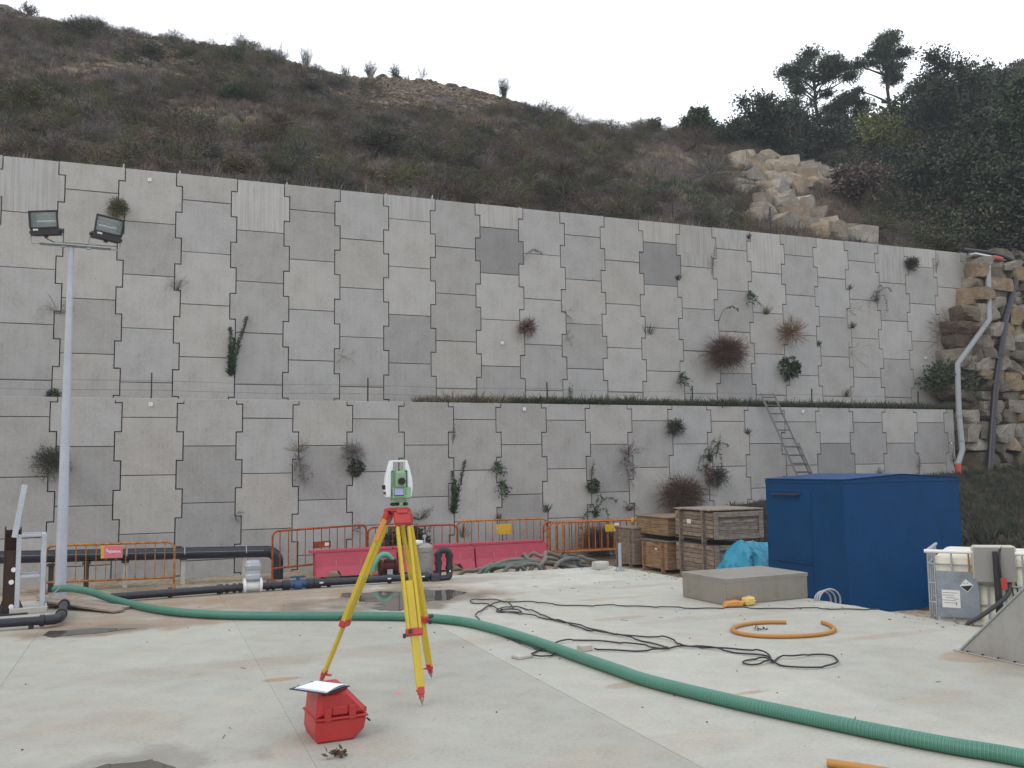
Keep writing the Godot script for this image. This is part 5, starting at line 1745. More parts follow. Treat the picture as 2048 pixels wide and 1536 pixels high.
# ---------------------------------------------------------------- barriers
func barrier(label: String, a: Vector3, b: Vector3, h: float, m0: Material, plate := "", bars := 12) -> Node3D:
	var l := a.distance_to(b)
	var o := thing("crowd_barrier", label, "barrier", (a + b) * 0.5, atan2(-(b.z - a.z), b.x - a.x), "orange steel barriers by the lower wall")
	var w := l * 0.5
	var r := 0.16
	var p := PackedVector3Array([Vector3(-w, 0.03, 0), Vector3(-w, h - r, 0)])
	for i in range(1, 7):
		var t := PI / 2 * i / 6.0
		p.append(Vector3(-w + r - cos(t) * r, h - r + sin(t) * r, 0))
	for i in 7:
		var t := PI / 2 * i / 6.0
		p.append(Vector3(w - r + sin(t) * r, h - r + cos(t) * r, 0))
	p.append(Vector3(w, 0.03, 0))
	pipe(p, 0.025, "frame", m0, o, 8)
	var low := h * 0.26
	pipe(PackedVector3Array([Vector3(-w, low, 0), Vector3(w, low, 0)]), 0.023, "bottom_rail", m0, o, 8)
	var bm := MB.new()
	bm.rod(Vector3(0, low, 0), Vector3(0, h, 0), 0.011, 6)
	var mesh := bm.mesh()
	for i in bars:
		hang(mesh, "upright", m0, o).position.x = lerpf(-w + 0.2, w - 0.2, float(i) / (bars - 1))
	for s in [-1.0, 1.0]:
		pipe(PackedVector3Array([Vector3(s * w, 0.02, -0.22), Vector3(s * w, 0.05, 0), Vector3(s * w, 0.02, 0.22)]), 0.018, "foot", m0, o, 6)
	if plate != "":
		var q := MB.new()
		match plate:
			"pink":
				q.box(Vector3(0.02, h - 0.17, 0.03), Vector3(0.44, 0.27, 0.006), Basis.IDENTITY, 0.002)
				put(q, "back_plate", M.sign_yellow, o)
				q = MB.new()
				q.box(Vector3(0.05, h - 0.17, 0.036), Vector3(0.37, 0.25, 0.004))
				var sg := put(q, "sign", M.sign_pink, o)
				q = MB.new()     # a line of flowing script
				var pts := PackedVector3Array()
				for i in 60:
					var t := i / 59.0
					pts.append(Vector3(-0.09 + t * 0.29, h - 0.17 + 0.035 * sin(t * 44.0) * (1.0 - 0.45 * t) + (0.03 if i < 8 else 0.0), 0.040))
				q.tube(pts, 0.008, 4)
				put(q, "lettering", M.white_paint, sg)
			"yellow":
				q.box(Vector3(0.02, h - 0.25, 0.03), Vector3(0.42, 0.28, 0.006), Basis.IDENTITY, 0.002)
				put(q, "sign", M.sign_yellow, o)
			"orange":
				q.box(Vector3(0.0, h - 0.40, 0.03), Vector3(0.50, 0.16, 0.006), Basis.IDENTITY, 0.002)
				var sg := put(q, "sign", M.barrier_red, o)
				q = MB.new()
				q.box(Vector3(0.13, h - 0.40, 0.036), Vector3(0.12, 0.08, 0.004))
				put(q, "sticker", M.label_white, sg)
			"white":
				q.box(Vector3(0.2, h - 0.19, 0.03), Vector3(0.40, 0.20, 0.006), Basis.IDENTITY, 0.002)
				var sg := put(q, "sign", M.sign_yellow, o)
				q = MB.new()
				q.box(Vector3(0.35, h - 0.18, 0.036), Vector3(0.14, 0.22, 0.004))
				put(q, "sticker", M.label_white, sg)
				q = MB.new()
				q.box(Vector3(0.35, h - 0.18, 0.0395), Vector3(0.13, 0.09, 0.003))
				put(q, "sticker_band", M.barrier_band, sg)
	return o

func jersey(label: String, x0: float, z0: float, turn: float) -> void:
	var o := thing("plastic_barrier", label, "barrier", Vector3(x0, LOW + 0.055, z0), turn, "pink plastic road barriers in a row")
	var L := 2.0
	# front elevation with two fork pockets; thickness follows height
	var p := PackedVector2Array([Vector2(0, 0), Vector2(0.28, 0), Vector2(0.34, 0.12), Vector2(0.56, 0.12), Vector2(0.62, 0), Vector2(1.32, 0), Vector2(1.38, 0.12), Vector2(1.60, 0.12), Vector2(1.66, 0), Vector2(L - 0.02, 0), Vector2(L - 0.02, 0.55), Vector2(0.0, 0.55)])
	var hw := func(y: float) -> float: return lerpf(0.20, 0.13, clampf(y / 0.22, 0, 1)) if y < 0.22 else lerpf(0.13, 0.085, (y - 0.22) / 0.33)
	var m := MB.new()
	for band in [[0.0, 0.12], [0.12, 0.22], [0.22, 0.55]]:
		var strip := PackedVector2Array([Vector2(-1, band[0]), Vector2(L + 1, band[0]), Vector2(L + 1, band[1]), Vector2(-1, band[1])])
		for piece in Geometry2D.intersect_polygons(p, strip):
			if Geometry2D.is_polygon_clockwise(piece):
				piece.reverse()
			var id := Geometry2D.triangulate_polygon(piece)
			for i in range(0, id.size(), 3):
				var t := [piece[id[i]], piece[id[i + 1]], piece[id[i + 2]]]
				if (t[1] - t[0]).cross(t[2] - t[0]) < 0.0:
					t = [t[0], t[2], t[1]]
				var f := t.map(func(e): return Vector3(e.x, e.y, hw.call(e.y)))
				var bk := t.map(func(e): return Vector3(e.x, e.y, -hw.call(e.y)))
				m.tri(f[0], f[1], f[2])
				m.tri(bk[0], bk[2], bk[1])
	if Geometry2D.is_polygon_clockwise(p):
		p.reverse()
	for i in p.size():
		var a := p[i]
		var b := p[(i + 1) % p.size()]
		m.quad(Vector3(a.x, a.y, -hw.call(a.y)), Vector3(b.x, b.y, -hw.call(b.y)), Vector3(b.x, b.y, hw.call(b.y)), Vector3(a.x, a.y, hw.call(a.y)))
	put(m, "body", M.pink_plastic, o)
	m = MB.new()
	m.box(Vector3(L * 0.5 - 0.12, 0.585, 0), Vector3(L, 0.07, 0.20), Basis.IDENTITY, 0.012)
	put(m, "top_rail", M.pink_plastic, o)
	m = MB.new()
	m.box(Vector3(L - 0.02, 0.50, 0), Vector3(0.14, 0.09, 0.13), Basis.IDENTITY, 0.01)
	put(m, "coupling_lug", M.pink_plastic, o)
	for x in [0.5, 1.1, 1.6]:
		m = MB.new()
		m.box(Vector3(x, 0.30, 0.122), Vector3(0.012, 0.14, 0.006), Basis(Vector3.RIGHT, -0.13))
		put(m, "rib", M.pink_pale, o)  # pale scratches on the plastic, modelled as thin upright strips

func build_barriers() -> void:
	var g := LOW
	barrier("orange barrier with a pink sign beside the lamp pole, before the thick pipe", Vector3(-2.02, g, -21.75), Vector3(0.55, g, -21.4), 1.04, M.barrier, "pink", 12)
	barrier("rust red barrier with an orange plate left of the tripod", Vector3(2.70, g, -21.8), Vector3(5.17, g, -22.95), 1.16, M.barrier_red, "orange", 11)
	barrier("rust red barrier directly behind the tripod legs", Vector3(5.22, g, -23.0), Vector3(7.60, g, -22.9), 1.08, M.barrier_red, "", 10)
	barrier("yellow orange barrier with a plain yellow sign plate", Vector3(7.66, g, -23.1), Vector3(10.22, g, -22.95), 1.15, M.barrier_yellow, "yellow", 12)
	barrier("front barrier of the orange stack, with a white and brown sticker", Vector3(10.35, g, -22.2), Vector3(12.86, g, -22.15), 1.07, M.barrier, "white", 12)
	barrier("second barrier from the front of the orange stack", Vector3(10.22, g, -22.36), Vector3(12.74, g, -22.3), 1.07, M.barrier_yellow, "", 12)
	barrier("third barrier from the front of the orange stack", Vector3(10.08, g, -22.50), Vector3(12.62, g, -22.44), 1.06, M.barrier, "", 12)
	barrier("rearmost barrier of the orange stack against the wall", Vector3(9.98, g, -22.66), Vector3(12.95, g, -22.6), 1.06, M.barrier_red, "", 13)
	jersey("leftmost pink plastic road barrier left of the tripod", 3.68, -21.90, 0.0)
	jersey("middle pink plastic road barrier behind the grey tank", 5.70, -21.92, 0.0)
	jersey("rightmost pink plastic road barrier beside the heap of hoses", 7.72, -21.94, 0.0)
	# a short orange post with a pale tip beside the stack
	var o := thing("marker_post", "orange post with a pale tip beside the orange barrier stack", "post", Vector3(12.25, LOW, -21.8))
	var m := MB.new()
	m.rod(Vector3.ZERO, Vector3(0, 1.05, 0), 0.04, 10)
	put(m, "post", M.barrier, o)
	m = MB.new()
	m.lathe(PackedVector2Array([Vector2(0, 1.04), Vector2(0.035, 1.05), Vector2(0.04, 1.12), Vector2(0, 1.16)]), 10)
	put(m, "tip", M.sign_yellow, o)

# ---------------------------------------------------------------- middle: hoses, crates, tarpaulin, cabin
func slatted_crate(label: String, y: float, h: float, lid: bool) -> void:
	var o := thing("wooden_crate", label, "crate", Vector3(11.58, y, -17.0), 0.0, "wooden crates behind the pad")
	var W := 1.34
	var D := 1.55
	var core := MB.new()
	core.box(Vector3(W * 0.5, h * 0.5 + 0.02, -D * 0.5), Vector3(W - 0.07, h - 0.08, D - 0.07))
	put(core, "lining", M.wood_dark, o)
	for i in 6:      # boards of the left side
		var hh := (h - 0.10) / 6.0
		bar(Vector3(0.012, 0.08 + hh * (i + 0.5), -0.01), Vector3(0.012 + rng.randf_range(-0.004, 0.004), 0.08 + hh * (i + 0.5), -D + 0.01), 0.022, hh - 0.011, "slat", [M.wood_light, M.wood_grey, M.wood_light][i % 3], o)
		bar(Vector3(W - 0.012, 0.08 + hh * (i + 0.5), -0.01), Vector3(W - 0.012, 0.08 + hh * (i + 0.5), -D + 0.01), 0.022, hh - 0.011, "slat", M.wood_grey, o)
	for z in [-0.32, -D + 0.30]:
		bar(Vector3(-0.027, -0.06, z), Vector3(-0.027, h + 0.03, z), 0.11, 0.05, "side_batten", M.wood_grey, o)
	# front end: a framed panel of boards
	for i in 5:
		var hh := (h - 0.26) / 5.0
		bar(Vector3(0.12, 0.16 + hh * (i + 0.5), -0.018), Vector3(W - 0.1, 0.16 + hh * (i + 0.5), -0.018), 0.018, hh - 0.004, "panel_board", M.wood_light if i % 2 else M.wood_grey, o)
	for x in [0.075, W - 0.06]:
		bar(Vector3(x, 0.05, 0.012), Vector3(x, h - 0.01, 0.012), 0.115, 0.03, "end_frame", M.wood_light, o)
	for yy in [0.10, h - 0.07]:
		bar(Vector3(0.135, yy, 0.012), Vector3(W - 0.12, yy, 0.012), 0.03, 0.11, "end_frame", M.wood_light, o)
	if lid:
		for i in 7:
			var d := D / 7.0
			bar(Vector3(-0.07 + rng.randf_range(-0.05, 0.03), h + 0.03, -d * (i + 0.5)), Vector3(W + 0.05 + rng.randf_range(-0.05, 0.06), h + 0.035, -d * (i + 0.5)), d - 0.015, 0.03, "lid_board", M.wood_light, o)
		var q := MB.new()
		q.box(Vector3(-0.006, h * 0.62, -0.95), Vector3(0.006, 0.10, 0.16))
		put(q, "label", M.label_white, o)
	else:
		for x in [0.15, W * 0.5, W - 0.15]:
			bar(Vector3(x, 0.03, -0.02), Vector3(x, 0.03, -D + 0.02), 0.1, 0.06, "skid", M.wood_dark, o)

func ply_crate(label: String, at: Vector3, size: Vector3, m0: Material, battens: int) -> void:
	var o := thing("plywood_crate", label, "crate", at, 0.0, "wooden crates behind the pad")
	var m := MB.new()
	m.box(Vector3(size.x * 0.5, size.y * 0.5 + 0.05, -size.z * 0.5), Vector3(size.x, size.y - 0.1, size.z), Basis.IDENTITY, 0.006)
	put(m, "box", m0, o)
	for i in battens:
		var z := -size.z * lerpf(0.14, 0.86, float(i) / maxi(1, battens - 1))
		bar(Vector3(-0.02, 0.0, z), Vector3(-0.02, size.y - 0.03, z), 0.10, 0.04, "batten", M.ply if m0 == M.ply else M.wood_grey, o)
	m = MB.new()
	m.box(Vector3(size.x * 0.5, size.y + 0.011, -size.z * 0.5), Vector3(size.x + 0.06, 0.022, size.z + 0.06), Basis.IDENTITY, 0.004)
	put(m, "lid", M.wood_grey if m0 != M.ply_brown else M.ply_brown, o)
	if m0 == M.ply:
		m = MB.new()
		m.box(Vector3(-0.006, size.y * 0.75, -size.z * 0.42), Vector3(0.008, 0.035, 0.10))
		put(m, "label", M.label_white, o)

func build_middle() -> void:
	var hoses := [
		["hose_brown", 0.05, PackedVector3Array([Vector3(4.98, -0.10, -14.90), Vector3(5.26, -0.04, -14.90), Vector3(5.69, -0.00, -15.20), Vector3(6.11, 0.05, -15.40), Vector3(6.41, 0.05, -15.30), Vector3(6.58, -0.02, -15.00)])],
		["hose_green", 0.05, PackedVector3Array([Vector3(5.54, -0.04, -14.80), Vector3(5.81, 0.02, -15.00), Vector3(6.09, 0.03, -15.10), Vector3(6.38, 0.03, -15.10), Vector3(6.81, -0.04, -15.20), Vector3(7.21, -0.19, -15.40)])],
		["hose_grey", 0.055, PackedVector3Array([Vector3(5.24, -0.05, -14.60), Vector3(5.53, -0.01, -14.75), Vector3(5.82, 0.01, -14.90), Vector3(6.10, 0.03, -14.90), Vector3(6.39, -0.00, -14.90), Vector3(6.54, -0.11, -14.80)])],
		["hose_grey", 0.05, PackedVector3Array([Vector3(6.38, 0.08, -15.50), Vector3(6.40, 0.06, -15.20), Vector3(6.58, 0.02, -15.00), Vector3(6.83, -0.00, -14.90), Vector3(7.03, -0.07, -14.80), Vector3(7.17, -0.15, -14.70)])],
		["hose_brown", 0.055, PackedVector3Array([Vector3(6.18, -0.04, -14.60), Vector3(6.40, 0.01, -14.70), Vector3(6.54, 0.10, -14.80), Vector3(6.64, 0.19, -15.00), Vector3(6.91, 0.13, -15.30), Vector3(7.26, 0.02, -15.50), Vector3(7.72, -0.08, -15.80), Vector3(8.08, -0.20, -16.00)])],
		["hose_brown", 0.05, PackedVector3Array([Vector3(6.65, 0.05, -15.80), Vector3(6.84, 0.06, -15.70), Vector3(7.05, 0.01, -15.60), Vector3(7.36, -0.05, -15.60), Vector3(7.77, -0.11, -15.80), Vector3(8.36, -0.21, -16.00)])],
		["hose_grey", 0.055, PackedVector3Array([Vector3(6.63, -0.08, -14.60), Vector3(6.73, 0.01, -14.70), Vector3(6.91, 0.07, -14.80), Vector3(7.21, 0.06, -15.00), Vector3(7.37, -0.01, -15.10), Vector3(7.24, -0.08, -15.00), Vector3(7.03, -0.13, -14.80)])],
		["hose_dark", 0.02, PackedVector3Array([Vector3(7.13, 0.09, -15.40), Vector3(7.27, 0.09, -15.30), Vector3(7.33, 0.08, -15.10), Vector3(7.33, 0.01, -15.00), Vector3(7.24, -0.09, -14.90)])],
		["hose_grey", 0.05, PackedVector3Array([Vector3(7.51, -0.03, -15.60), Vector3(7.78, -0.04, -15.60), Vector3(8.09, -0.12, -15.80), Vector3(8.41, -0.24, -16.00), Vector3(8.63, -0.33, -16.00)])],
		["hose_green", 0.045, PackedVector3Array([Vector3(5.30, -0.04, -14.50), Vector3(5.65, 0.02, -14.70), Vector3(5.84, 0.02, -14.60), Vector3(6.03, -0.05, -14.50)])],
		["hose_grey", 0.05, PackedVector3Array([Vector3(5.62, -0.02, -14.40), Vector3(5.89, 0.03, -14.50), Vector3(6.21, 0.05, -14.60), Vector3(6.33, -0.05, -14.50)])],
		["hose_dark", 0.05, PackedVector3Array([Vector3(6.67, -0.03, -15.20), Vector3(6.87, -0.05, -15.10), Vector3(7.22, -0.07, -15.00), Vector3(7.58, -0.13, -15.00), Vector3(7.27, -0.17, -14.80)])],
		["hose_green", 0.06, PackedVector3Array([Vector3(8.78, -0.29, -17.50), Vector3(8.73, -0.27, -16.60), Vector3(8.80, -0.29, -15.90), Vector3(8.90, -0.31, -15.20), Vector3(8.90, -0.32, -14.40)])],
	]
	var says := ["tan hose curving along the front left of the hose heap", "bright green hose on the left of the hose heap", "grey hose arching at the lower left of the hose heap", "grey hose sloping down across the middle of the hose heap", "thick tan hose looping highest over the hose heap", "brown hose lying across the back of the hose heap", "pale grey hose bent in a tight bow on the right of the heap", "thin black hose curled over the right of the heap", "grey hose running off the right of the heap", "dull green hose low at the left of the heap", "grey hose low in the middle of the heap", "dark hose deep in the heap", "long dull green hose leading from the heap towards the crates"]
	for i in hoses.size():
		var q: Array = hoses[i]
		var p: PackedVector3Array = q[2]
		if i < 12:     # ends run down to the yard behind the pad
			var a := p[0] + Vector3(-0.25, 0, -0.1)
			a.y = LOW + 0.06
			var b := p[p.size() - 1] + Vector3(0.25, 0, -0.1)
			b.y = LOW + 0.06
			p.insert(0, a)
			p.append(b)
		else:
			for k in p.size():
				p[k].y = maxf(p[k].y - 0.35, LOW + 0.06)
		var m := MB.new()
		m.tube(smooth(p, 0.06), q[1] * 0.72, 10)
		tag(put(m, "hose", M[q[0]]), says[i], "hose", "hoses heaped behind the pad")
	# post on the corner of the pad
	var o := thing("steel_post", "short galvanised post on a foot plate at the far corner of the pad", "post", Vector3(7.28, 0, -13.4))
	var m := MB.new()
	m.rod(Vector3.ZERO, Vector3(0, 0.45, 0), 0.028, 12)
	put(m, "post", M.galv, o)
	m = MB.new()
	m.box(Vector3(0, 0.008, 0), Vector3(0.16, 0.014, 0.16), Basis.IDENTITY, 0.003)
	for a in 4:
		m.rod(Vector3(0.06 * cos(a * PI / 2 + 0.78), 0.014, 0.06 * sin(a * PI / 2 + 0.78)), Vector3(0.06 * cos(a * PI / 2 + 0.78), 0.05, 0.06 * sin(a * PI / 2 + 0.78)), 0.008, 6)
	put(m, "foot_plate", M.galv, o)
	var lump := hang(rock_mesh(300, 0.5), "concrete_lump", M.block)
	lump.position = Vector3(7.1, 0.05, -13.75)
	lump.scale = Vector3(0.26, 0.16, 0.2)
	tag(lump, "white lump of concrete beside the short galvanised post", "concrete lump")
	# crates
	slatted_crate("upper slatted wooden crate with planks on top, left of the blue cabin", 0.02, 0.66, true)
	slatted_crate("lower slatted wooden crate under the planked one", LOW + 0.06, 0.74, false)
	ply_crate("orange plywood crate on two legs left of the slatted crates", Vector3(11.42, LOW, -18.68), Vector3(1.2, 0.74, 1.2), M.ply, 2)
	ply_crate("brown plywood crate on top of the orange plywood crate", Vector3(11.5, LOW + 0.78, -18.75), Vector3(1.1, 0.52, 1.5), M.ply_brown, 0)
	ply_crate("grey board crate behind the orange plywood crate", Vector3(11.3, LOW, -20.05), Vector3(1.2, 0.98, 0.95), M.wood_grey, 2)
	# tarpaulin over a heap
	var c := MB.new()
	var fold := FastNoiseLite.new()
	fold.seed = 5
	fold.frequency = 1.6
	var surf := func(u: float, v: float) -> Vector3:
		var x := lerpf(10.75, 13.7, u)
		var ridge := -0.02 + 0.12 * smoothstep(0.05, 0.3, u) + 0.05 * sin(u * 9.0)
		var side := 1.0 - pow(absf(v * 2.0 - 1.0), 1.6)
		var end := smoothstep(0.0, 0.26, u)
		var yy := lerpf(LOW + 0.02, ridge, side * end)
		var w := sin(x * 17.0 + v * 3.0) * 0.035 + fold.get_noise_2d(x * 2.2, v * 1.2) * 0.11
		return Vector3(x + fold.get_noise_2d(v * 3.0, x * 1.5) * 0.10, yy + w * 0.5, lerpf(-16.75, -15.2, v) + w)
	for i in 60:
		for k in 30:
			c.quad(surf.call(i / 60.0, k / 30.0), surf.call(i / 60.0, (k + 1) / 30.0), surf.call((i + 1) / 60.0, (k + 1) / 30.0), surf.call((i + 1) / 60.0, k / 30.0))
	tag(put(c, "tarpaulin", M.tarp), "bright blue crumpled tarpaulin between the crates and the blue cabin", "tarpaulin")
	# blue cabin with a shallow gable
	o = thing("site_cabin", "dark blue steel site cabin with a shallow pitched roof", "cabin", Vector3(11.05, LOW, -12.3))
	var W := 2.66
	var D := 2.12
	var H := 2.28
	m = MB.new()
	m.prism(PackedVector2Array([Vector2(0, 0), Vector2(W, 0), Vector2(W, H), Vector2(W * 0.5, H + 0.075), Vector2(0, H)]), -D, 0.0, 0.006)
	put(m, "body", M.blue_paint, o)
	m = MB.new()
	for s in [0, 1]:
		var x0 := -0.012 if s == 0 else W + 0.012
		var a := Vector3(x0, H + 0.004, 0.012)
		var b := Vector3(W * 0.5, H + 0.082, 0.012)
		var d := Vector3(0, 0, -D - 0.024)
		var up := Vector3(0, 0.012, 0)
		if s == 0:
			m.quad(a + up, b + up, b + d + up, a + d + up)
			m.quad(a, b, b + up, a + up)
		else:
			m.quad(b + up, a + up, a + d + up, b + d + up)
			m.quad(b, a, a + up, b + up)
		m.quad(a, a + up, a + d + up, a + d)
	put(m, "roof", M.blue_paint, o)
	for q in [[Vector3(-0.003, H - 0.04, -D * 0.5), Vector3(0.01, 0.05, D + 0.01)], [Vector3(W * 0.5, H - 0.04, 0.003), Vector3(W + 0.01, 0.03, 0.010)], [Vector3(-0.012, 0.08, -D * 0.5), Vector3(0.02, 0.16, D + 0.02)]]:
		m = MB.new()
		m.box(q[0], q[1], Basis.IDENTITY, 0.004)
		put(m, "trim", M.blue_paint, o)
	m = MB.new()
	m.box(Vector3(-0.004, 1.14, -1.42), Vector3(0.012, 1.9, 1.15), Basis.IDENTITY, 0.004)
	var door := put(m, "door", M.blue_paint, o)
	m = MB.new()
	m.tube(PackedVector3Array([Vector3(-0.02, 2.00, -1.88), Vector3(-0.07, 2.00, -1.86), Vector3(-0.07, 2.01, -1.14), Vector3(-0.02, 2.01, -1.12)]), 0.018, 8)
	put(m, "handle", M.dark_metal, door)
	m = MB.new()
	m.box(Vector3(-0.028, 0.78, -1.42), Vector3(0.012, 0.035, 1.1), Basis.IDENTITY, 0.003)
	put(m, "door_rib", M.blue_paint, door)
	m = MB.new()
	m.box(Vector3(-0.012, H * 0.5, -0.045), Vector3(0.02, H - 0.12, 0.09), Basis.IDENTITY, 0.004)
	put(m, "corner_post", M.blue_paint, o)
	# sheet metal housing
	o = thing("metal_housing", "low grey sheet metal housing at the right edge of the pad", "metal box", Vector3(6.62, 0.0, -9.50), 0.05)
	m = MB.new()
	m.box(Vector3(0.655, 0.16, -0.45), Vector3(1.31, 0.31, 0.90), Basis.IDENTITY, 0.004)
	put(m, "body", M.steel_sheet, o)
	m = MB.new()
	m.box(Vector3(0.655, 0.322, -0.45), Vector3(1.325, 0.012, 0.915), Basis.IDENTITY, 0.003)
	m.box(Vector3(0.655, 0.300, 0.0035), Vector3(1.325, 0.035, 0.006))
	m.box(Vector3(-0.0035, 0.300, -0.45), Vector3(0.006, 0.035, 0.915))
	put(m, "lid", M.steel_sheet, o)
	for i in 6:
		m = MB.new()
		m.rod(Vector3(0.012, 0.04 + i * 0.045, 0.0), Vector3(0.012, 0.04 + i * 0.045, 0.005), 0.005, 6)
		put(m, "rivet", M.dark_metal, o)

# ---------------------------------------------------------------- right: tank, box, hopper, ladder, drain pipes
func build_right_group() -> void:
	for i in 3:
		var o := thing("pallet", ["bottom pallet of the stack under the white tank", "middle pallet of the stack under the white tank", "top pallet directly under the white tank"][i], "pallet", Vector3(8.15, LOW + i * 0.143, -7.72), -0.92, "pallets stacked under the tank")
		for k in 5:
			bar(Vector3(0.0, 0.13, -0.1 - k * 0.2), Vector3(1.3, 0.13, -0.1 - k * 0.2), 0.12, 0.022, "deck_board", M.wood_grey, o)
		for z in [-0.08, -0.5, -0.92]:
			bar(Vector3(0, 0.06, z), Vector3(1.3, 0.06, z), 0.09, 0.115, "bearer", M.wood_grey, o)
	var o := thing("liquid_tank", "white plastic bulk tank in a galvanised cage at the right", "tank", Vector3(8.12, LOW + 0.43, -7.74), -0.92)
	var W := 1.30
	var H := 1.17
	var D := 1.0
	var m := MB.new()
	# rounded bottle
	var rp := PackedVector2Array()
	for c in [[W - 0.14, 0.24, -PI / 2], [W - 0.14, H - 0.14, 0.0], [0.14, H - 0.14, PI / 2], [0.14, 0.24, PI]]:
		for i in 6:
			var a: float = c[2] + PI / 2 * i / 5.0
			rp.append(Vector2(c[0] + cos(a) * 0.11, c[1] + sin(a) * 0.11))
	m.prism(rp, -D + 0.03, -0.03, 0.05)
	put(m, "bottle", M.tank, o)
	m = MB.new()
	m.box(Vector3(W * 0.5, 0.06, -D * 0.5), Vector3(W, 0.12, D), Basis.IDENTITY, 0.01)
	put(m, "base", M.galv, o)
	for y in [0.38, 0.60, 0.81, 1.02]:
		pipe(PackedVector3Array([Vector3(-0.02, y, -D), Vector3(-0.02, y, 0.0), Vector3(W + 0.02, y, 0.0), Vector3(W + 0.02, y, -D)]), 0.010, "cage_bar", M.galv, o, 6)
	for i in 8:
		var x := 0.05 + i * (W - 0.1) / 7.0
		pipe(PackedVector3Array([Vector3(x, 0.1, 0.012), Vector3(x, H - 0.02, 0.012)]), 0.011, "cage_upright", M.galv if i % 4 != 2 else M.galv_rust, o, 6)
	for i in 5:
		var z := -0.1 - i * 0.2
		pipe(PackedVector3Array([Vector3(-0.03, 0.1, z), Vector3(-0.03, H - 0.02, z)]), 0.011, "cage_upright", M.galv, o, 6)
	pipe(PackedVector3Array([Vector3(-0.05, H - 0.01, 0.015), Vector3(W + 0.03, H - 0.01, 0.015)]), 0.020, "top_rail", M.white_paint, o, 8)
	pipe(PackedVector3Array([Vector3(-0.03, H - 0.01, 0.0), Vector3(-0.03, H - 0.01, -D)]), 0.018, "top_rail", M.galv, o, 8)
	m = MB.new()
	m.box(Vector3(0.27, 0.70, 0.027), Vector3(0.42, 0.50, 0.006), Basis.IDENTITY, 0.002)
	var plate := put(m, "label_plate", M.plate_grey, o)
	m = MB.new()
	m.box(Vector3(0.20, 0.65, 0.032), Vector3(0.18, 0.19, 0.003))
	var lab := put(m, "label", M.label_white, plate)
	m = MB.new()
	for i in 5:
		m.box(Vector3(0.19 - (i % 2) * 0.02, 0.715 - i * 0.027, 0.0345), Vector3(0.15 - (i % 3) * 0.03, 0.006, 0.001))
	m.box(Vector3(0.25, 0.60, 0.0345), Vector3(0.012, 0.035, 0.001))
	m.box(Vector3(0.25, 0.65, 0.0345), Vector3(0.05, 0.006, 0.001))
	put(m, "print", M.label_print, plate)
	lab.set_meta("label", "white printed label")
	m = MB.new()
	m.xf = Transform3D(Basis(Vector3.BACK, PI / 4 + 0.12), Vector3(0.36, 0.80, 0.032))
	m.box(Vector3.ZERO, Vector3(0.10, 0.10, 0.003))
	put(m, "hazard_diamond", M.label_white, plate)
	m = MB.new()
	m.xf = Transform3D(Basis(Vector3.BACK, 0.12), Vector3(0.36, 0.80, 0.0345))
	m.prism(PackedVector2Array([Vector2(-0.062, 0.0), Vector2(0, -0.062), Vector2(0.062, 0.0)]), 0.0, 0.001)
	for x in [-0.02, 0.012]:
		m.box(Vector3(x, 0.028, 0.0004), Vector3(0.018, 0.006, 0.001), Basis(Vector3.BACK, 0.5))
	put(m, "hazard_print", M.black_print, plate)
	# switch box on its post
	o = thing("switch_box", "grey and beige switch box on a dark post before the tank", "switch box", Vector3(8.42, LOW, -7.14), -0.62)
	bar(Vector3(0.0, 0, 0), Vector3(0.0, 1.62, 0), 0.045, 0.045, "post", M.dark_metal, o)
	bar(Vector3(0.034, 0.2, 0.006), Vector3(0.034, 1.6, 0.006), 0.02, 0.02, "conduit", M.hose_dark, o)
	m = MB.new()
	m.box(Vector3(0.0, 1.475, -0.045), Vector3(0.40, 0.37, 0.03), Basis.IDENTITY, 0.004)
	put(m, "back_plate", M.box_grey, o)
	m = MB.new()
	m.box(Vector3(0.02, 1.48, -0.15), Vector3(0.42, 0.38, 0.17), Basis.IDENTITY, 0.022)
	put(m, "enclosure", M.box_beige, o)
	m = MB.new()
	m.box(Vector3(0.065, 1.28, 0.02), Vector3(0.06, 0.12, 0.02), Basis(Vector3.BACK, 0.08), 0.003)
	put(m, "red_tag", M.red_plastic, o)
	pipe(smooth(PackedVector3Array([Vector3(0.14, 1.30, -0.10), Vector3(0.10, 1.18, 0.02), Vector3(-0.05, 1.05, 0.06), Vector3(-0.22, 0.93, 0.08), Vector3(-0.34, 0.84, 0.08), Vector3(-0.4, 0.5, 0.0)]), 0.05), 0.024, "cable_hose", M.hose_dark, o, 8)
	for k in 2:
		pipe(smooth(PackedVector3Array([Vector3(0.16 + k * 0.05, 1.30, -0.1), Vector3(0.18 + k * 0.05, 1.05, -0.06), Vector3(0.2 + k * 0.08, 0.6, 0.0)]), 0.06), 0.007, "cable", M.cable, o, 6)
	pipe(smooth(PackedVector3Array([Vector3(0.08, 1.66, -0.05), Vector3(0.05, 1.62, -0.02), Vector3(0.03, 1.5, 0.03), Vector3(0.035, 1.35, 0.03)]), 0.03), 0.011, "cable", M.cable, o, 6)
	# stainless hopper cut by the frame
	o = thing("steel_hopper", "slanting stainless steel hopper side cut by the right edge", "hopper", Vector3(6.95, 0, -6.33))
	m = MB.new()
	m.xf = Transform3D(Basis(Vector3(0, 0, 1), Vector3(0, 1, 0), Vector3(-1, 0, 0)), Vector3.ZERO)
	m.prism(PackedVector2Array([Vector2(0.0, 0.0), Vector2(2.4, 0.0), Vector2(2.4, 1.25), Vector2(1.22, 1.12)]), -1.2, 0.0, 0.004)
	put(m, "body", M.stainless, o)
	bar(Vector3(0.0, 0.006, 0.0), Vector3(0.0, 1.126, 1.22), 0.03, 0.018, "edge_strip", M.galv, o)
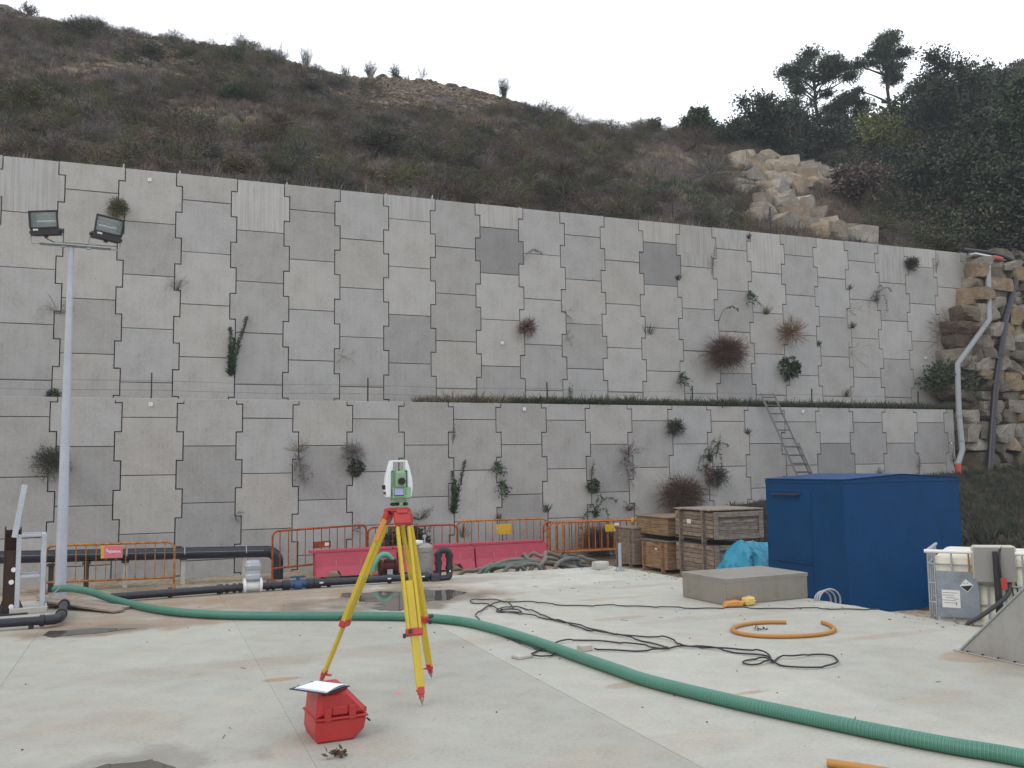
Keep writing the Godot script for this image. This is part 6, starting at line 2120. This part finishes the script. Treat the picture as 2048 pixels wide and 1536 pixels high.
	bar(Vector3(-0.018, 0.006, -0.05), Vector3(-0.018, 0.006, 2.3), 0.034, 0.012, "foot_flange", M.stainless, o)
	for i in 5:
		m = MB.new()
		m.rod(Vector3(-0.02, 0.008, 0.1 + i * 0.16), Vector3(-0.02, 0.024, 0.1 + i * 0.16), 0.009, 6)
		put(m, "bolt", M.rust_steel, o)
	# ladder
	o = thing("ladder", "two section aluminium ladder leaning on the lower wall behind the cabin", "ladder")
	var top := Vector3(18.21, 3.95, -23.50)
	var foot := Vector3(19.57, LOW, -22.25)
	var dir := (foot - top).normalized()
	for sec in 2:
		var a := top if sec == 0 else top + dir * 1.7 + Vector3(0, 0, 0.06)
		var b := top + dir * 3.1 if sec == 0 else foot + Vector3(0, 0, 0.06)
		var w := 0.25 if sec == 0 else 0.30
		for s in [-1.0, 1.0]:
			bar(a + Vector3(s * w, 0, 0), b + Vector3(s * w, 0, 0), 0.038, 0.06, "rail", M.ladder, o)
		var n := int(a.distance_to(b) / 0.28)
		for i in n:
			var p := a.lerp(b, (i + 0.5) / n)
			bar(p - Vector3(w, 0, 0), p + Vector3(w, 0, 0), 0.045, 0.035, "rung", M.ladder_dark, o)
	# drain pipe down the boulders
	o = thing("drain_pipe", "grey drain pipe with red ends running down the boulders", "pipe")
	pipe(PackedVector3Array([Vector3(29.11, 9.10, -24.21), Vector3(28.82, 8.03, -24.02), Vector3(28.49, 6.85, -23.80), Vector3(27.46, 5.98, -23.64), Vector3(26.45, 5.13, -23.49), Vector3(26.21, 4.19, -23.32), Vector3(26.01, 3.30, -23.16), Vector3(25.90, 2.61, -23.03), Vector3(25.82, 2.09, -22.94), Vector3(25.44, 1.55, -22.84)]), 0.095, "pipe", M.drain_grey, o, 12)
	pipe(smooth(PackedVector3Array([Vector3(29.08, 9.0, -24.20), Vector3(29.18, 9.24, -24.24), Vector3(29.48, 9.34, -24.25), Vector3(29.85, 9.31, -24.25)]), 0.1), 0.105, "top_bend", M.red_plastic, o, 12)
	pipe(PackedVector3Array([Vector3(25.46, 1.62, -22.84), Vector3(25.42, 1.33, -22.80), Vector3(25.51, 0.99, -22.74), Vector3(25.55, 0.3, -22.66)]), 0.105, "bottom_bend", M.red_plastic, o, 12)
	for q in [Vector3(26.0, 3.25, -23.15), Vector3(25.87, 2.4, -22.99)]:
		collar(o, q, Vector3.UP, 0.11, 0.06, M.drain_grey, "pipe_ring")
	o = thing("drain_pipe", "black pipe running down the boulders near the right edge", "pipe")
	pipe(PackedVector3Array([Vector3(30.80, 9.36, -24.25), Vector3(30.64, 9.05, -24.20), Vector3(29.99, 7.91, -24.00), Vector3(29.31, 6.89, -23.81), Vector3(28.64, 5.53, -23.56), Vector3(28.00, 4.22, -23.32), Vector3(27.42, 2.78, -23.06), Vector3(26.85, 1.31, -22.79), Vector3(26.6, 0.3, -22.6)]), 0.12, "pipe", M.black_plastic, o, 12)
	for q in [Vector3(28.62, 5.5, -23.55), Vector3(28.15, 4.5, -23.37), Vector3(27.6, 3.2, -23.13)]:
		collar(o, q, Vector3(0.42, 0.9, 0), 0.13, 0.05, M.dark_metal, "clamp")
	var tp := MB.new()
	tp.tube(smooth(PackedVector3Array([Vector3(28.2, 9.62, -24.5), Vector3(29.21, 9.58, -24.4), Vector3(30.00, 9.46, -24.3), Vector3(30.86, 9.2, -24.2), Vector3(33.0, 8.8, -24.0)]), 0.2), 0.08, 10)
	tag(put(tp, "cross_pipe", M.black_plastic), "black pipe lying along the top of the boulder wall", "pipe")
	tp = MB.new()
	tp.box(Vector3(28.95, 9.42, -24.35), Vector3(0.9, 0.06, 0.25), Basis(Vector3.BACK, -0.06), 0.01)
	tag(put(tp, "plank", M.label_white), "white plank lying at the top of the boulder wall", "plank")

# ---------------------------------------------------------------- the survey set-up
func build_survey() -> void:
	var head := Vector3(1.865, 1.43, -7.12)
	var o := thing("survey_tripod", "yellow wooden survey tripod with red fittings on the pad", "tripod")
	var m := MB.new()
	m.xf = Transform3D(Basis.IDENTITY, head)
	m.lathe(PackedVector2Array([Vector2(0, -0.045), Vector2(0.055, -0.045), Vector2(0.085, -0.02), Vector2(0.085, 0.0), Vector2(0.0, 0.0)]), 24)
	put(m, "head_plate", M.tripod_red, o)
	var feet := [Vector3(1.90, 0, -6.57), Vector3(2.21, 0, -7.37), Vector3(1.31, 0, -7.53)]
	for i in 3:
		var f: Vector3 = feet[i]
		var out := Vector3(f.x - head.x, 0, f.z - head.z).normalized()
		var h := head + out * 0.075 + Vector3(0, -0.035, 0)
		var L := h.distance_to(f)
		var a := (f - h) / L
		var side := a.cross(out).normalized()
		var B := Basis(side, -a, side.cross(-a))      # x across the leg, y up the leg
		var leg := Node3D.new()
		leg.name = numbered(o, "leg")
		o.add_child(leg)
		leg.transform = Transform3D(B, h)
		for s in [-1.0, 1.0]:
			m = MB.new()
			m.box(Vector3(s * 0.046, -L * 0.36, 0), Vector3(0.024, L * 0.56, 0.036), Basis.IDENTITY, 0.004)
			put(m, "rail", M.tripod_yellow, leg)
		m = MB.new()
		m.box(Vector3(0, -L * 0.645, 0.002), Vector3(0.064, L * 0.55, 0.022), Basis.IDENTITY, 0.004)
		put(m, "extension", M.tripod_yellow, leg)
		m = MB.new()
		m.box(Vector3(0, -0.05, 0), Vector3(0.128, 0.10, 0.05), Basis.IDENTITY, 0.010)
		m.box(Vector3(0, 0.0, -0.015), Vector3(0.09, 0.04, 0.045), Basis.IDENTITY, 0.008)
		put(m, "shoulder", M.tripod_red, leg)
		m = MB.new()
		m.box(Vector3(0, -L * 0.635, 0.004), Vector3(0.128, 0.058, 0.052), Basis.IDENTITY, 0.007)
		var cl := put(m, "clamp", M.tripod_red, leg)
		m = MB.new()
		m.rod(Vector3(0.04, -L * 0.635, -0.03), Vector3(0.055, -L * 0.635, -0.075), 0.016, 10)
		m.rod(Vector3(0.075, -L * 0.65, 0.0), Vector3(0.09, -L * 0.65, 0.0), 0.018, 10)
		put(m, "clamp_screw", M.dark_metal, cl)
		m = MB.new()
		m.box(Vector3(0, -L * 0.925, 0), Vector3(0.05, 0.055, 0.036), Basis.IDENTITY, 0.006)
		m.box(Vector3(0, -L * 0.945, 0), Vector3(0.036, 0.06, 0.03), Basis.IDENTITY, 0.006)
		m.box(Vector3(0, -L * 0.925, 0.035), Vector3(0.04, 0.010, 0.06), Basis(Vector3.RIGHT, -0.3), 0.003)
		put(m, "shoe", M.tripod_red, leg)
		m = MB.new()
		m.xf = Transform3D(Basis.IDENTITY, Vector3(0, -L, 0))
		m.lathe(PackedVector2Array([Vector2(0.0, 0.0), Vector2(0.016, 0.05), Vector2(0.017, 0.06), Vector2(0, 0.06)]), 12)
		put(m, "spike", M.spike, leg)
		if i == 0:
			var tm := TextMesh.new()
			tm.text = "Leica"
			tm.font_size = 16
			tm.pixel_size = 0.0034
			tm.depth = 0.002
			var sf := SystemFont.new()
			sf.font_names = PackedStringArray(["Droid Serif"])
			tm.font = sf
			var lt := hang(tm, "lettering", M.tripod_red, leg)
			lt.position = Vector3(0.0, -L * 0.50, 0.0145)
			lt.rotation = Vector3(0, 0, -PI / 2)
		if i == 2:
			m = MB.new()
			m.box(Vector3(-0.075, -0.15, 0.01), Vector3(0.012, 0.19, 0.045), Basis(Vector3.BACK, -0.04), 0.005)
			put(m, "strap", M.orange_plastic, leg)
	m = MB.new()
	m.box(head + Vector3(0.0, -0.015, 0.087), Vector3(0.05, 0.016, 0.004), Basis(Vector3.UP, 0.05))
	put(m, "label", M.label_white, o)
	# total station
	o = thing("survey_instrument", "green and white survey instrument on top of the tripod", "survey instrument", head + Vector3(0.0, 0.0, 0.0), -0.07)
	m = MB.new()
	m.prism(tri_plate(0.083), 0.0, 0.016, 0.003)
	var base := put(m, "tribrach", M.station_green, o)
	base.rotation.x = -PI / 2
	m = MB.new()
	m.prism(tri_plate(0.075), 0.042, 0.058, 0.003)
	var base2 := put(m, "tribrach", M.station_green, o)
	base2.rotation.x = -PI / 2
	for i in 3:
		m = MB.new()
		var a := PI / 2 + TAU * i / 3.0 + PI
		m.xf = Transform3D(Basis.IDENTITY, Vector3(cos(a) * 0.06, 0.015, sin(a) * 0.06))
		m.lathe(PackedVector2Array([Vector2(0, 0), Vector2(0.012, 0), Vector2(0.022, 0.008), Vector2(0.022, 0.02), Vector2(0.012, 0.028), Vector2(0, 0.028)]), 14)
		put(m, "foot_screw", M.black_plastic, o)
	m = MB.new()
	m.lathe(PackedVector2Array([Vector2(0, 0.056), Vector2(0.062, 0.056), Vector2(0.062, 0.078), Vector2(0.055, 0.084), Vector2(0, 0.084)]), 24)
	put(m, "turntable", M.station_green, o)
	# the two standards, curved outline, white outside
	for s in [-1.0, 1.0]:
		m = MB.new()
		var p := PackedVector2Array([Vector2(0.066, 0.085), Vector2(0.098, 0.085), Vector2(0.108, 0.14), Vector2(0.109, 0.19), Vector2(0.103, 0.24), Vector2(0.092, 0.285), Vector2(0.082, 0.325), Vector2(0.066, 0.378), Vector2(0.050, 0.378), Vector2(0.052, 0.302), Vector2(0.066, 0.285)])
		for k in p.size():
			p[k].x *= s
		m.prism(p, -0.06, 0.045, 0.006)
		put(m, "standard", M.station_white, o)
		m = MB.new()
		m.rod(Vector3(s * 0.058, 0.292, 0.046), Vector3(s * 0.058, 0.292, 0.050), 0.006, 10)
		put(m, "screw", M.black_plastic, o)
	m = MB.new()
	m.box(Vector3(0, 0.371, -0.008), Vector3(0.125, 0.015, 0.035), Basis.IDENTITY, 0.006)
	put(m, "handle", M.station_white, o)
	m = MB.new()
	m.box(Vector3(0, 0.195, -0.01), Vector3(0.132, 0.21, 0.07), Basis.IDENTITY, 0.006)
	put(m, "yoke", M.station_green, o)
	# telescope
	m = MB.new()
	m.box(Vector3(0.008, 0.225, 0.015), Vector3(0.082, 0.135, 0.11), Basis.IDENTITY, 0.012)
	m.box(Vector3(0.008, 0.292, 0.01), Vector3(0.07, 0.022, 0.08), Basis.IDENTITY, 0.006)
	var tel := put(m, "telescope", M.station_green, o)
	m = MB.new()
	m.rod(Vector3(0.012, 0.212, 0.06), Vector3(0.012, 0.212, 0.094), 0.029, 22)
	put(m, "eyepiece", M.black_plastic, tel)
	m = MB.new()
	m.rod(Vector3(0.012, 0.212, 0.0945), Vector3(0.012, 0.212, 0.0955), 0.018, 18)
	put(m, "lens", M.lens, tel)
	m = MB.new()
	m.box(Vector3(-0.002, 0.302, 0.045), Vector3(0.016, 0.008, 0.02), Basis.IDENTITY, 0.002)
	put(m, "sight", M.black_plastic, tel)
	# keypad with screen, tipped back
	var k := Node3D.new()
	k.name = "keypad"
	o.add_child(k)
	k.position = Vector3(0.012, 0.118, 0.062)
	k.rotation.x = -0.22
	m = MB.new()
	m.prism(PackedVector2Array([Vector2(-0.066, -0.045), Vector2(0.074, -0.045), Vector2(0.08, 0.045), Vector2(-0.07, 0.045)]), -0.03, 0.008, 0.006)
	put(m, "panel", M.station_green, k)
	m = MB.new()
	m.box(Vector3(-0.02, 0.006, 0.009), Vector3(0.082, 0.062, 0.004), Basis.IDENTITY, 0.001)
	put(m, "bezel", M.hose_dark, k)
	m = MB.new()
	m.box(Vector3(-0.02, 0.008, 0.0117), Vector3(0.074, 0.052, 0.002))
	put(m, "screen", M.screen, k)
	m = MB.new()
	for r in 4:
		m.box(Vector3(0.035, 0.026 - r * 0.013, 0.010), Vector3(0.010, 0.008, 0.004), Basis.IDENTITY, 0.001)
	for c in 6:
		m.box(Vector3(-0.052 + c * 0.016, -0.034, 0.010), Vector3(0.010, 0.007, 0.004), Basis.IDENTITY, 0.001)
	put(m, "keys", M.key_green, k)
	for q in [[0.165, 0.022, 0.019], [0.118, 0.013, 0.010]]:
		m = MB.new()
		m.rod(Vector3(-0.105, q[0], 0.0), Vector3(-0.105 - q[1], q[0], 0.005), q[2], 14)
		put(m, "drive_knob", M.black_plastic, o)
	# red case
	o = thing("carry_case", "red plastic carry case with sloping sides on the pad", "case", Vector3(1.02, 0, -5.96), 0.06)
	var W := 0.32
	var prof := PackedVector2Array([Vector2(0.012, 0.0), Vector2(0.245, 0.0), Vector2(0.315, 0.06), Vector2(0.33, 0.115), Vector2(0.33, 0.145), Vector2(0.0, 0.145), Vector2(-0.004, 0.05)])
	m = MB.new()
	m.prism(prof, -0.345, 0.0, 0.014)
	put(m, "base", M.red_case, o)
	m = MB.new()
	m.prism(PackedVector2Array([Vector2(0.0, 0.15), Vector2(0.33, 0.15), Vector2(0.33, 0.195), Vector2(0.21, 0.322), Vector2(0.018, 0.322)]), -0.345, 0.0, 0.028)
	put(m, "lid", M.red_case, o)
	m = MB.new()
	m.box(Vector3(0.165, 0.1475, -0.1725), Vector3(0.352, 0.016, 0.366), Basis.IDENTITY, 0.005)
	put(m, "rim", M.red_case, o)
	for x in [0.075, 0.235]:
		m = MB.new()
		m.box(Vector3(x, 0.178, 0.006), Vector3(0.045, 0.09, 0.014), Basis.IDENTITY, 0.004)
		put(m, "latch", M.red_case, o)
	m = MB.new()
	m.box(Vector3(0.155, 0.195, 0.0), Vector3(0.10, 0.05, 0.012), Basis.IDENTITY, 0.004)
	put(m, "boss", M.red_case, o)
	for y in [0.172, 0.155, 0.135]:
		m = MB.new()
		m.box(Vector3(0.343, y, -0.17), Vector3(0.022, 0.014, 0.20), Basis.IDENTITY, 0.004)
		put(m, "hinge_rib", M.red_case, o)
	m = MB.new()
	m.box(Vector3(0.352, 0.108, -0.03), Vector3(0.03, 0.012, 0.02), Basis(Vector3.BACK, -0.75), 0.003)
	put(m, "strap_end", M.black_plastic, o)
	# clipboard
	o = thing("clipboard", "black clipboard with white papers lying on the red case", "clipboard", Vector3(1.06, 0.326, -6.06), 0.70)
	m = MB.new()
	m.box(Vector3(0, 0.004, 0), Vector3(0.235, 0.006, 0.315), Basis(Vector3.BACK, 0.0), 0.002)
	put(m, "board", M.clip_black, o)
	for i in 3:
		m = MB.new()
		var n := 8
		var w := 0.105 - i * 0.003
		for a in n:
			for b in n:
				var g := func(u: int, v: int) -> Vector3:
					var fu := float(u) / n
					var fv := float(v) / n
					return Vector3(lerpf(-w, w, fu) + i * 0.002, 0.0085 + i * 0.003 + 0.010 * pow(fv, 3.0) * (0.4 + 0.5 * i) * sin(fu * 3.0), lerpf(-0.125, 0.143, fv) + i * 0.003)
				m.quad(g.call(a, b), g.call(a, b + 1), g.call(a + 1, b + 1), g.call(a + 1, b))
		put(m, "paper", M.paper, o)
	m = MB.new()
	m.box(Vector3(0, 0.016, -0.135), Vector3(0.10, 0.014, 0.028), Basis.IDENTITY, 0.004)
	put(m, "clip", M.galv, o)

func tri_plate(r: float) -> PackedVector2Array:
	var p := PackedVector2Array()
	for i in 3:
		var a := PI / 2 + TAU * i / 3.0
		for k in range(-2, 3):
			p.append(Vector2(cos(a), sin(a)) * r * 0.72 + Vector2(cos(a + k * 0.4), sin(a + k * 0.4)) * r * 0.28)
	return p

# ---------------------------------------------------------------- hoses, cables and small things on the pad
func build_small() -> void:
	# ribbed green suction hose: a ridge every centimetre, paler on the crests
	var path := smooth(PackedVector3Array([Vector3(-1.19, 0.13, -14.20), Vector3(-1.0, 0.15, -14.02), Vector3(-0.72, 0.125, -13.72), Vector3(-0.32, 0.05, -13.09), Vector3(0.21, 0.05, -11.99), Vector3(0.86, 0.05, -11.29), Vector3(1.87, 0.05, -10.71), Vector3(2.40, 0.05, -10.44), Vector3(2.80, 0.05, -10.17), Vector3(3.15, 0.05, -9.77), Vector3(3.34, 0.05, -9.32), Vector3(3.49, 0.05, -8.43), Vector3(3.58, 0.05, -7.47), Vector3(3.64, 0.05, -6.82), Vector3(3.69, 0.05, -6.35), Vector3(3.89, 0.05, -5.64), Vector3(4.10, 0.05, -5.07), Vector3(4.29, 0.05, -4.60), Vector3(4.48, 0.05, -4.19), Vector3(4.67, 0.05, -3.85), Vector3(5.0, 0.05, -3.0)]), 0.03)
	var m := MB.new()
	var fine := PackedVector3Array()
	var acc := 0.0
	for i in path.size() - 1:
		var d := path[i].distance_to(path[i + 1])
		var near := path[i].z > -9.6
		var step := 0.0042 if near else 0.03
		var n := maxi(1, int(d / step))
		for k in n:
			fine.append(path[i].lerp(path[i + 1], float(k) / n))
	var seg := 14
	var ring := []
	var u := Vector3.UP
	var dust := FastNoiseLite.new()
	dust.seed = 9
	dust.frequency = 1.3
	for i in fine.size():
		var t := (fine[mini(i + 1, fine.size() - 1)] - fine[maxi(i - 1, 0)]).normalized()
		u = (u - t * u.dot(t)).normalized()
		var w := t.cross(u)
		if i > 0:
			acc += fine[i].distance_to(fine[i - 1])
		var ph := 0.5 + 0.5 * cos(acc / 0.0115 * TAU)
		var rr := 0.0485 + 0.0024 * ph if fine[i].z > -9.6 else 0.05
		var row := []
		var k := 0.75 + 0.35 * dust.get_noise_1d(acc * 2.0)
		var c := Color(0.036, 0.165, 0.115).lerp(Color(0.12, 0.28, 0.215), pow(ph, 3.0) if fine[i].z > -9.6 else 0.22) * (0.8 + 0.2 * k)
		for s in seg:
			var a := TAU * s / seg
			var d := u * cos(a) + w * sin(a)
			row.append([fine[i] + d * rr, d, c])
		ring.append(row)
	for i in ring.size() - 1:
		for s in seg:
			var a: Array = ring[i][s]
			var b: Array = ring[i][(s + 1) % seg]
			var e: Array = ring[i + 1][(s + 1) % seg]
			var d: Array = ring[i + 1][s]
			m.col = a[2]
			m.stri(a[0], b[0], e[0], a[1], b[1], e[1])
			m.stri(a[0], e[0], d[0], a[1], e[1], d[1])
	tag(put(m, "suction_hose", M.hose_pvc), "long thick ribbed green hose snaking across the whole pad", "hose")
	# cables
	var cab := [[PackedVector3Array([Vector3(3.57, 0.012, -10.12), Vector3(3.77, 0.012, -10.46), Vector3(4.00, 0.012, -10.78), Vector3(4.22, 0.012, -10.94), Vector3(4.41, 0.012, -10.92), Vector3(4.58, 0.012, -10.83), Vector3(4.66, 0.012, -10.63), Vector3(4.72, 0.012, -10.47), Vector3(4.87, 0.012, -10.34), Vector3(5.12, 0.012, -10.15), Vector3(5.53, 0.012, -9.95), Vector3(5.93, 0.012, -9.56), Vector3(6.34, 0.012, -9.33), Vector3(6.71, 0.012, -9.14), Vector3(7.21, 0.012, -8.85), Vector3(7.70, 0.012, -8.56), Vector3(7.95, 0.012, -8.35)]), "black cable running from the tangle past the metal housing"], [PackedVector3Array([Vector3(4.83, 0.012, -7.81), Vector3(4.82, 0.012, -8.03), Vector3(4.66, 0.012, -8.16), Vector3(4.50, 0.012, -8.34), Vector3(4.35, 0.012, -8.60), Vector3(4.32, 0.012, -8.96), Vector3(4.29, 0.012, -9.47), Vector3(4.29, 0.012, -9.79), Vector3(4.29, 0.012, -10.16), Vector3(4.28, 0.012, -10.42), Vector3(4.24, 0.012, -10.54), Vector3(4.12, 0.012, -10.53), Vector3(3.94, 0.012, -10.37), Vector3(3.91, 0.012, -10.25), Vector3(4.03, 0.012, -10.19), Vector3(4.14, 0.012, -10.10), Vector3(4.17, 0.012, -10.22), Vector3(4.09, 0.012, -10.33), Vector3(4.00, 0.012, -10.34), Vector3(4.02, 0.012, -10.44), Vector3(4.16, 0.012, -10.40), Vector3(4.25, 0.012, -10.73), Vector3(4.27, 0.012, -11.03), Vector3(4.23, 0.012, -11.21), Vector3(4.12, 0.012, -11.29), Vector3(3.98, 0.012, -11.30), Vector3(3.88, 0.012, -11.19), Vector3(3.87, 0.012, -11.06), Vector3(3.95, 0.012, -10.99), Vector3(4.01, 0.012, -10.88), Vector3(3.97, 0.012, -10.50), Vector3(3.96, 0.012, -10.33), Vector3(4.03, 0.012, -10.12), Vector3(4.13, 0.012, -9.90), Vector3(4.23, 0.012, -9.54), Vector3(4.39, 0.012, -8.84), Vector3(4.50, 0.012, -8.22), Vector3(4.57, 0.012, -7.80), Vector3(4.58, 0.012, -7.53), Vector3(4.40, 0.012, -7.51), Vector3(4.22, 0.012, -7.58), Vector3(4.07, 0.012, -7.69), Vector3(3.94, 0.012, -7.80)]), "black cable tangled beside the puddle and stretched along the green hose"], [PackedVector3Array([Vector3(3.54, 0.012, -10.02), Vector3(3.41, 0.012, -9.13), Vector3(3.42, 0.012, -8.60), Vector3(3.43, 0.012, -8.22), Vector3(3.46, 0.012, -8.00), Vector3(3.55, 0.012, -7.90), Vector3(3.49, 0.012, -7.74), Vector3(3.35, 0.012, -7.69), Vector3(3.29, 0.012, -7.78), Vector3(3.36, 0.012, -7.90), Vector3(3.53, 0.012, -8.04), Vector3(3.79, 0.012, -8.25), Vector3(3.99, 0.012, -8.27), Vector3(4.15, 0.012, -8.16), Vector3(4.33, 0.012, -7.92), Vector3(4.48, 0.012, -7.64), Vector3(4.57, 0.012, -7.53), Vector3(4.76, 0.012, -7.57), Vector3(4.93, 0.012, -7.40), Vector3(5.04, 0.012, -7.09), Vector3(5.18, 0.012, -6.90), Vector3(5.19, 0.012, -6.81), Vector3(5.09, 0.012, -6.68), Vector3(4.91, 0.012, -6.62), Vector3(4.83, 0.012, -6.69), Vector3(4.90, 0.012, -6.77), Vector3(5.10, 0.012, -6.79), Vector3(5.09, 0.012, -6.63), Vector3(5.08, 0.012, -6.47), Vector3(5.21, 0.012, -6.33), Vector3(5.42, 0.012, -6.30), Vector3(5.59, 0.012, -6.39), Vector3(5.72, 0.012, -6.61), Vector3(5.60, 0.012, -6.73), Vector3(5.37, 0.012, -6.72), Vector3(5.27, 0.012, -6.77), Vector3(5.08, 0.012, -6.63), Vector3(5.22, 0.012, -6.85), Vector3(5.26, 0.012, -7.04), Vector3(5.15, 0.012, -7.23), Vector3(4.93, 0.012, -7.40), Vector3(4.76, 0.012, -7.53), Vector3(4.83, 0.012, -7.81)]), "black cable looped on the open pad right of the green hose"]]
	for q in cab:
		m = MB.new()
		var p := smooth(q[0], 0.05)
		for i in p.size():
			p[i].y = 0.012 + 0.006 * absf(sin(i * 0.37)) + (0.010 if i % 17 < 6 else 0.0)
		m.tube(p, 0.008, 6)
		tag(put(m, "cable", M.cable), q[1], "cable", "black cables on the pad")
	# orange hose ring and a cut end
	m = MB.new()
	m.tube(smooth(PackedVector3Array([Vector3(6.45, 0.022, -8.15), Vector3(6.25, 0.022, -8.25), Vector3(6.05, 0.022, -8.26), Vector3(5.82, 0.022, -8.18), Vector3(5.66, 0.022, -8.02), Vector3(5.62, 0.022, -7.84), Vector3(5.70, 0.022, -7.65), Vector3(5.90, 0.022, -7.51), Vector3(6.21, 0.022, -7.44), Vector3(6.45, 0.022, -7.48), Vector3(6.62, 0.022, -7.60), Vector3(6.74, 0.022, -7.80), Vector3(6.79, 0.022, -7.98)]), 0.05), 0.022, 12)
	tag(put(m, "hose_ring", M.orange_hose), "open ring of orange hose lying on the pad", "hose")
	m = MB.new()
	m.tube(smooth(PackedVector3Array([Vector3(3.66, 0.024, -4.31), Vector3(3.77, 0.024, -4.17), Vector3(3.87, 0.024, -4.02), Vector3(4.0, 0.024, -3.7)]), 0.04), 0.024, 12)
	tag(put(m, "hose_piece", M.orange_hose), "cut end of orange hose at the bottom edge of the picture", "hose")
	# yellow and orange things by the metal housing
	m = MB.new()
	m.box(Vector3.ZERO, Vector3(0.16, 0.10, 0.11), Basis.IDENTITY, 0.02)
	m.box(Vector3(0, 0.0, 0.0), Vector3(0.166, 0.012, 0.116), Basis.IDENTITY, 0.003)
	m.box(Vector3(0.02, 0.052, 0), Vector3(0.05, 0.012, 0.03), Basis.IDENTITY, 0.004)
	var o := put(m, "plastic_box", M.yellow_plastic)
	o.position = Vector3(6.88, 0.056, -9.40)
	o.rotation.y = 0.3
	tag(o, "small yellow plastic box in front of the metal housing", "box")
	m = MB.new()
	m.prism(PackedVector2Array([Vector2(-0.13, 0), Vector2(0.11, 0), Vector2(0.13, 0.05), Vector2(0.05, 0.075), Vector2(-0.10, 0.06)]), -0.05, 0.05, 0.014)
	o = put(m, "plastic_piece", M.orange_plastic)
	o.position = Vector3(6.67, 0.003, -9.42)
	o.rotation.y = -0.2
	tag(o, "orange plastic piece lying beside the small yellow box", "plastic piece")
	# loose coil of clear hose against the cabin
	m = MB.new()
	for k in 3:
		var p := PackedVector3Array()
		for i in 25:
			var a := PI * 1.25 * i / 24.0 - 0.3
			p.append(Vector3(7.98 + cos(a) * (0.13 + 0.02 * k) + 0.03 * k, 0.03 + sin(a) * (0.12 + 0.015 * k) - 0.04, -9.35 + 0.03 * k))
		m.tube(p, 0.011, 8)
	tag(put(m, "hose_coil", M.film), "small coil of pale translucent hose between housing and cabin", "hose")
	# concrete bits by the green hose
	for q in [[3.20, -7.80, 0.16, 0.03, 0.12, "flat pale concrete tile left of the green hose"], [3.86, -7.84, 0.13, 0.055, 0.09, "small concrete block right against the green hose"]]:
		m = MB.new()
		m.box(Vector3(0, q[3] * 0.5, 0), Vector3(q[2], q[3], q[4]), Basis.IDENTITY, 0.006)
		o = put(m, "concrete_block", M.block)
		o.position = Vector3(q[0], 0.001, q[1])
		o.rotation.y = 0.25
		tag(o, q[5], "block")
	# dead leaves in front of the case
	m = MB.new()
	for i in 26:
		m.col = Color(0.10, 0.065, 0.04) * rng.randf_range(0.5, 1.5)
		leaf(m, Vector3(rng.randfn() * 0.025, 0.005 + rng.randf() * 0.025, rng.randfn() * 0.018), Vector3(rng.randf_range(-1, 1), rng.randf_range(0, 0.7), rng.randf_range(-1, 1)).normalized(), 0.05, 0.025)
	o = put(m, "dead_leaf", M.twig)
	o.position = Vector3(1.10, 0.002, -5.66)
	tag(o, "crumpled brown dead leaf in front of the red case", "leaf")
	m = MB.new()
	for i in 14:
		m.col = Color(0.07, 0.06, 0.05)
		leaf(m, Vector3(rng.randfn() * 0.03, 0.005, rng.randfn() * 0.02), Vector3(rng.randf_range(-1, 1), 0.3, rng.randf_range(-1, 1)).normalized(), 0.05, 0.02)
	o = put(m, "dead_leaf", M.twig)
	o.position = Vector3(5.98, 0.002, -8.0)
	tag(o, "dark dead leaf inside the ring of orange hose", "leaf")
	# twigs, bark and grit blown over the pad
	m = MB.new()
	for i in 90:
		var x := rng.randf_range(-1.2, 7.3)
		var z := rng.randf_range(-13.2, -4.2)
		m.col = Color(0.06, 0.045, 0.03) * rng.randf_range(0.5, 2.0)
		var a := rng.randf() * TAU
		if rng.randf() < 0.3:
			var l := rng.randf_range(0.03, 0.10)
			m.rod(Vector3(x, 0.004, z), Vector3(x + cos(a) * l, 0.005, z + sin(a) * l), 0.0022, 4)
		else:
			m.box(Vector3(x, 0.004, z), Vector3(rng.randf_range(0.006, 0.018), 0.006, rng.randf_range(0.005, 0.011)), Basis(Vector3.UP, a))
	for i in 90:     # crumbs along the broken edge
		var z := rng.randf_range(-14.0, -7.0)
		m.col = Color(0.45, 0.44, 0.41) * rng.randf_range(0.4, 1.0)
		m.box(Vector3(edge_x(z) - absf(rng.randfn()) * 0.4, 0.004, z), Vector3(0.02, 0.010, 0.015) * rng.randf_range(0.4, 1.5), Basis(Vector3.UP, rng.randf() * 3.0))
	tag(stuff(put(m, "debris", M.twig)), "twigs, bark and crumbs of concrete scattered over the pad", "debris")
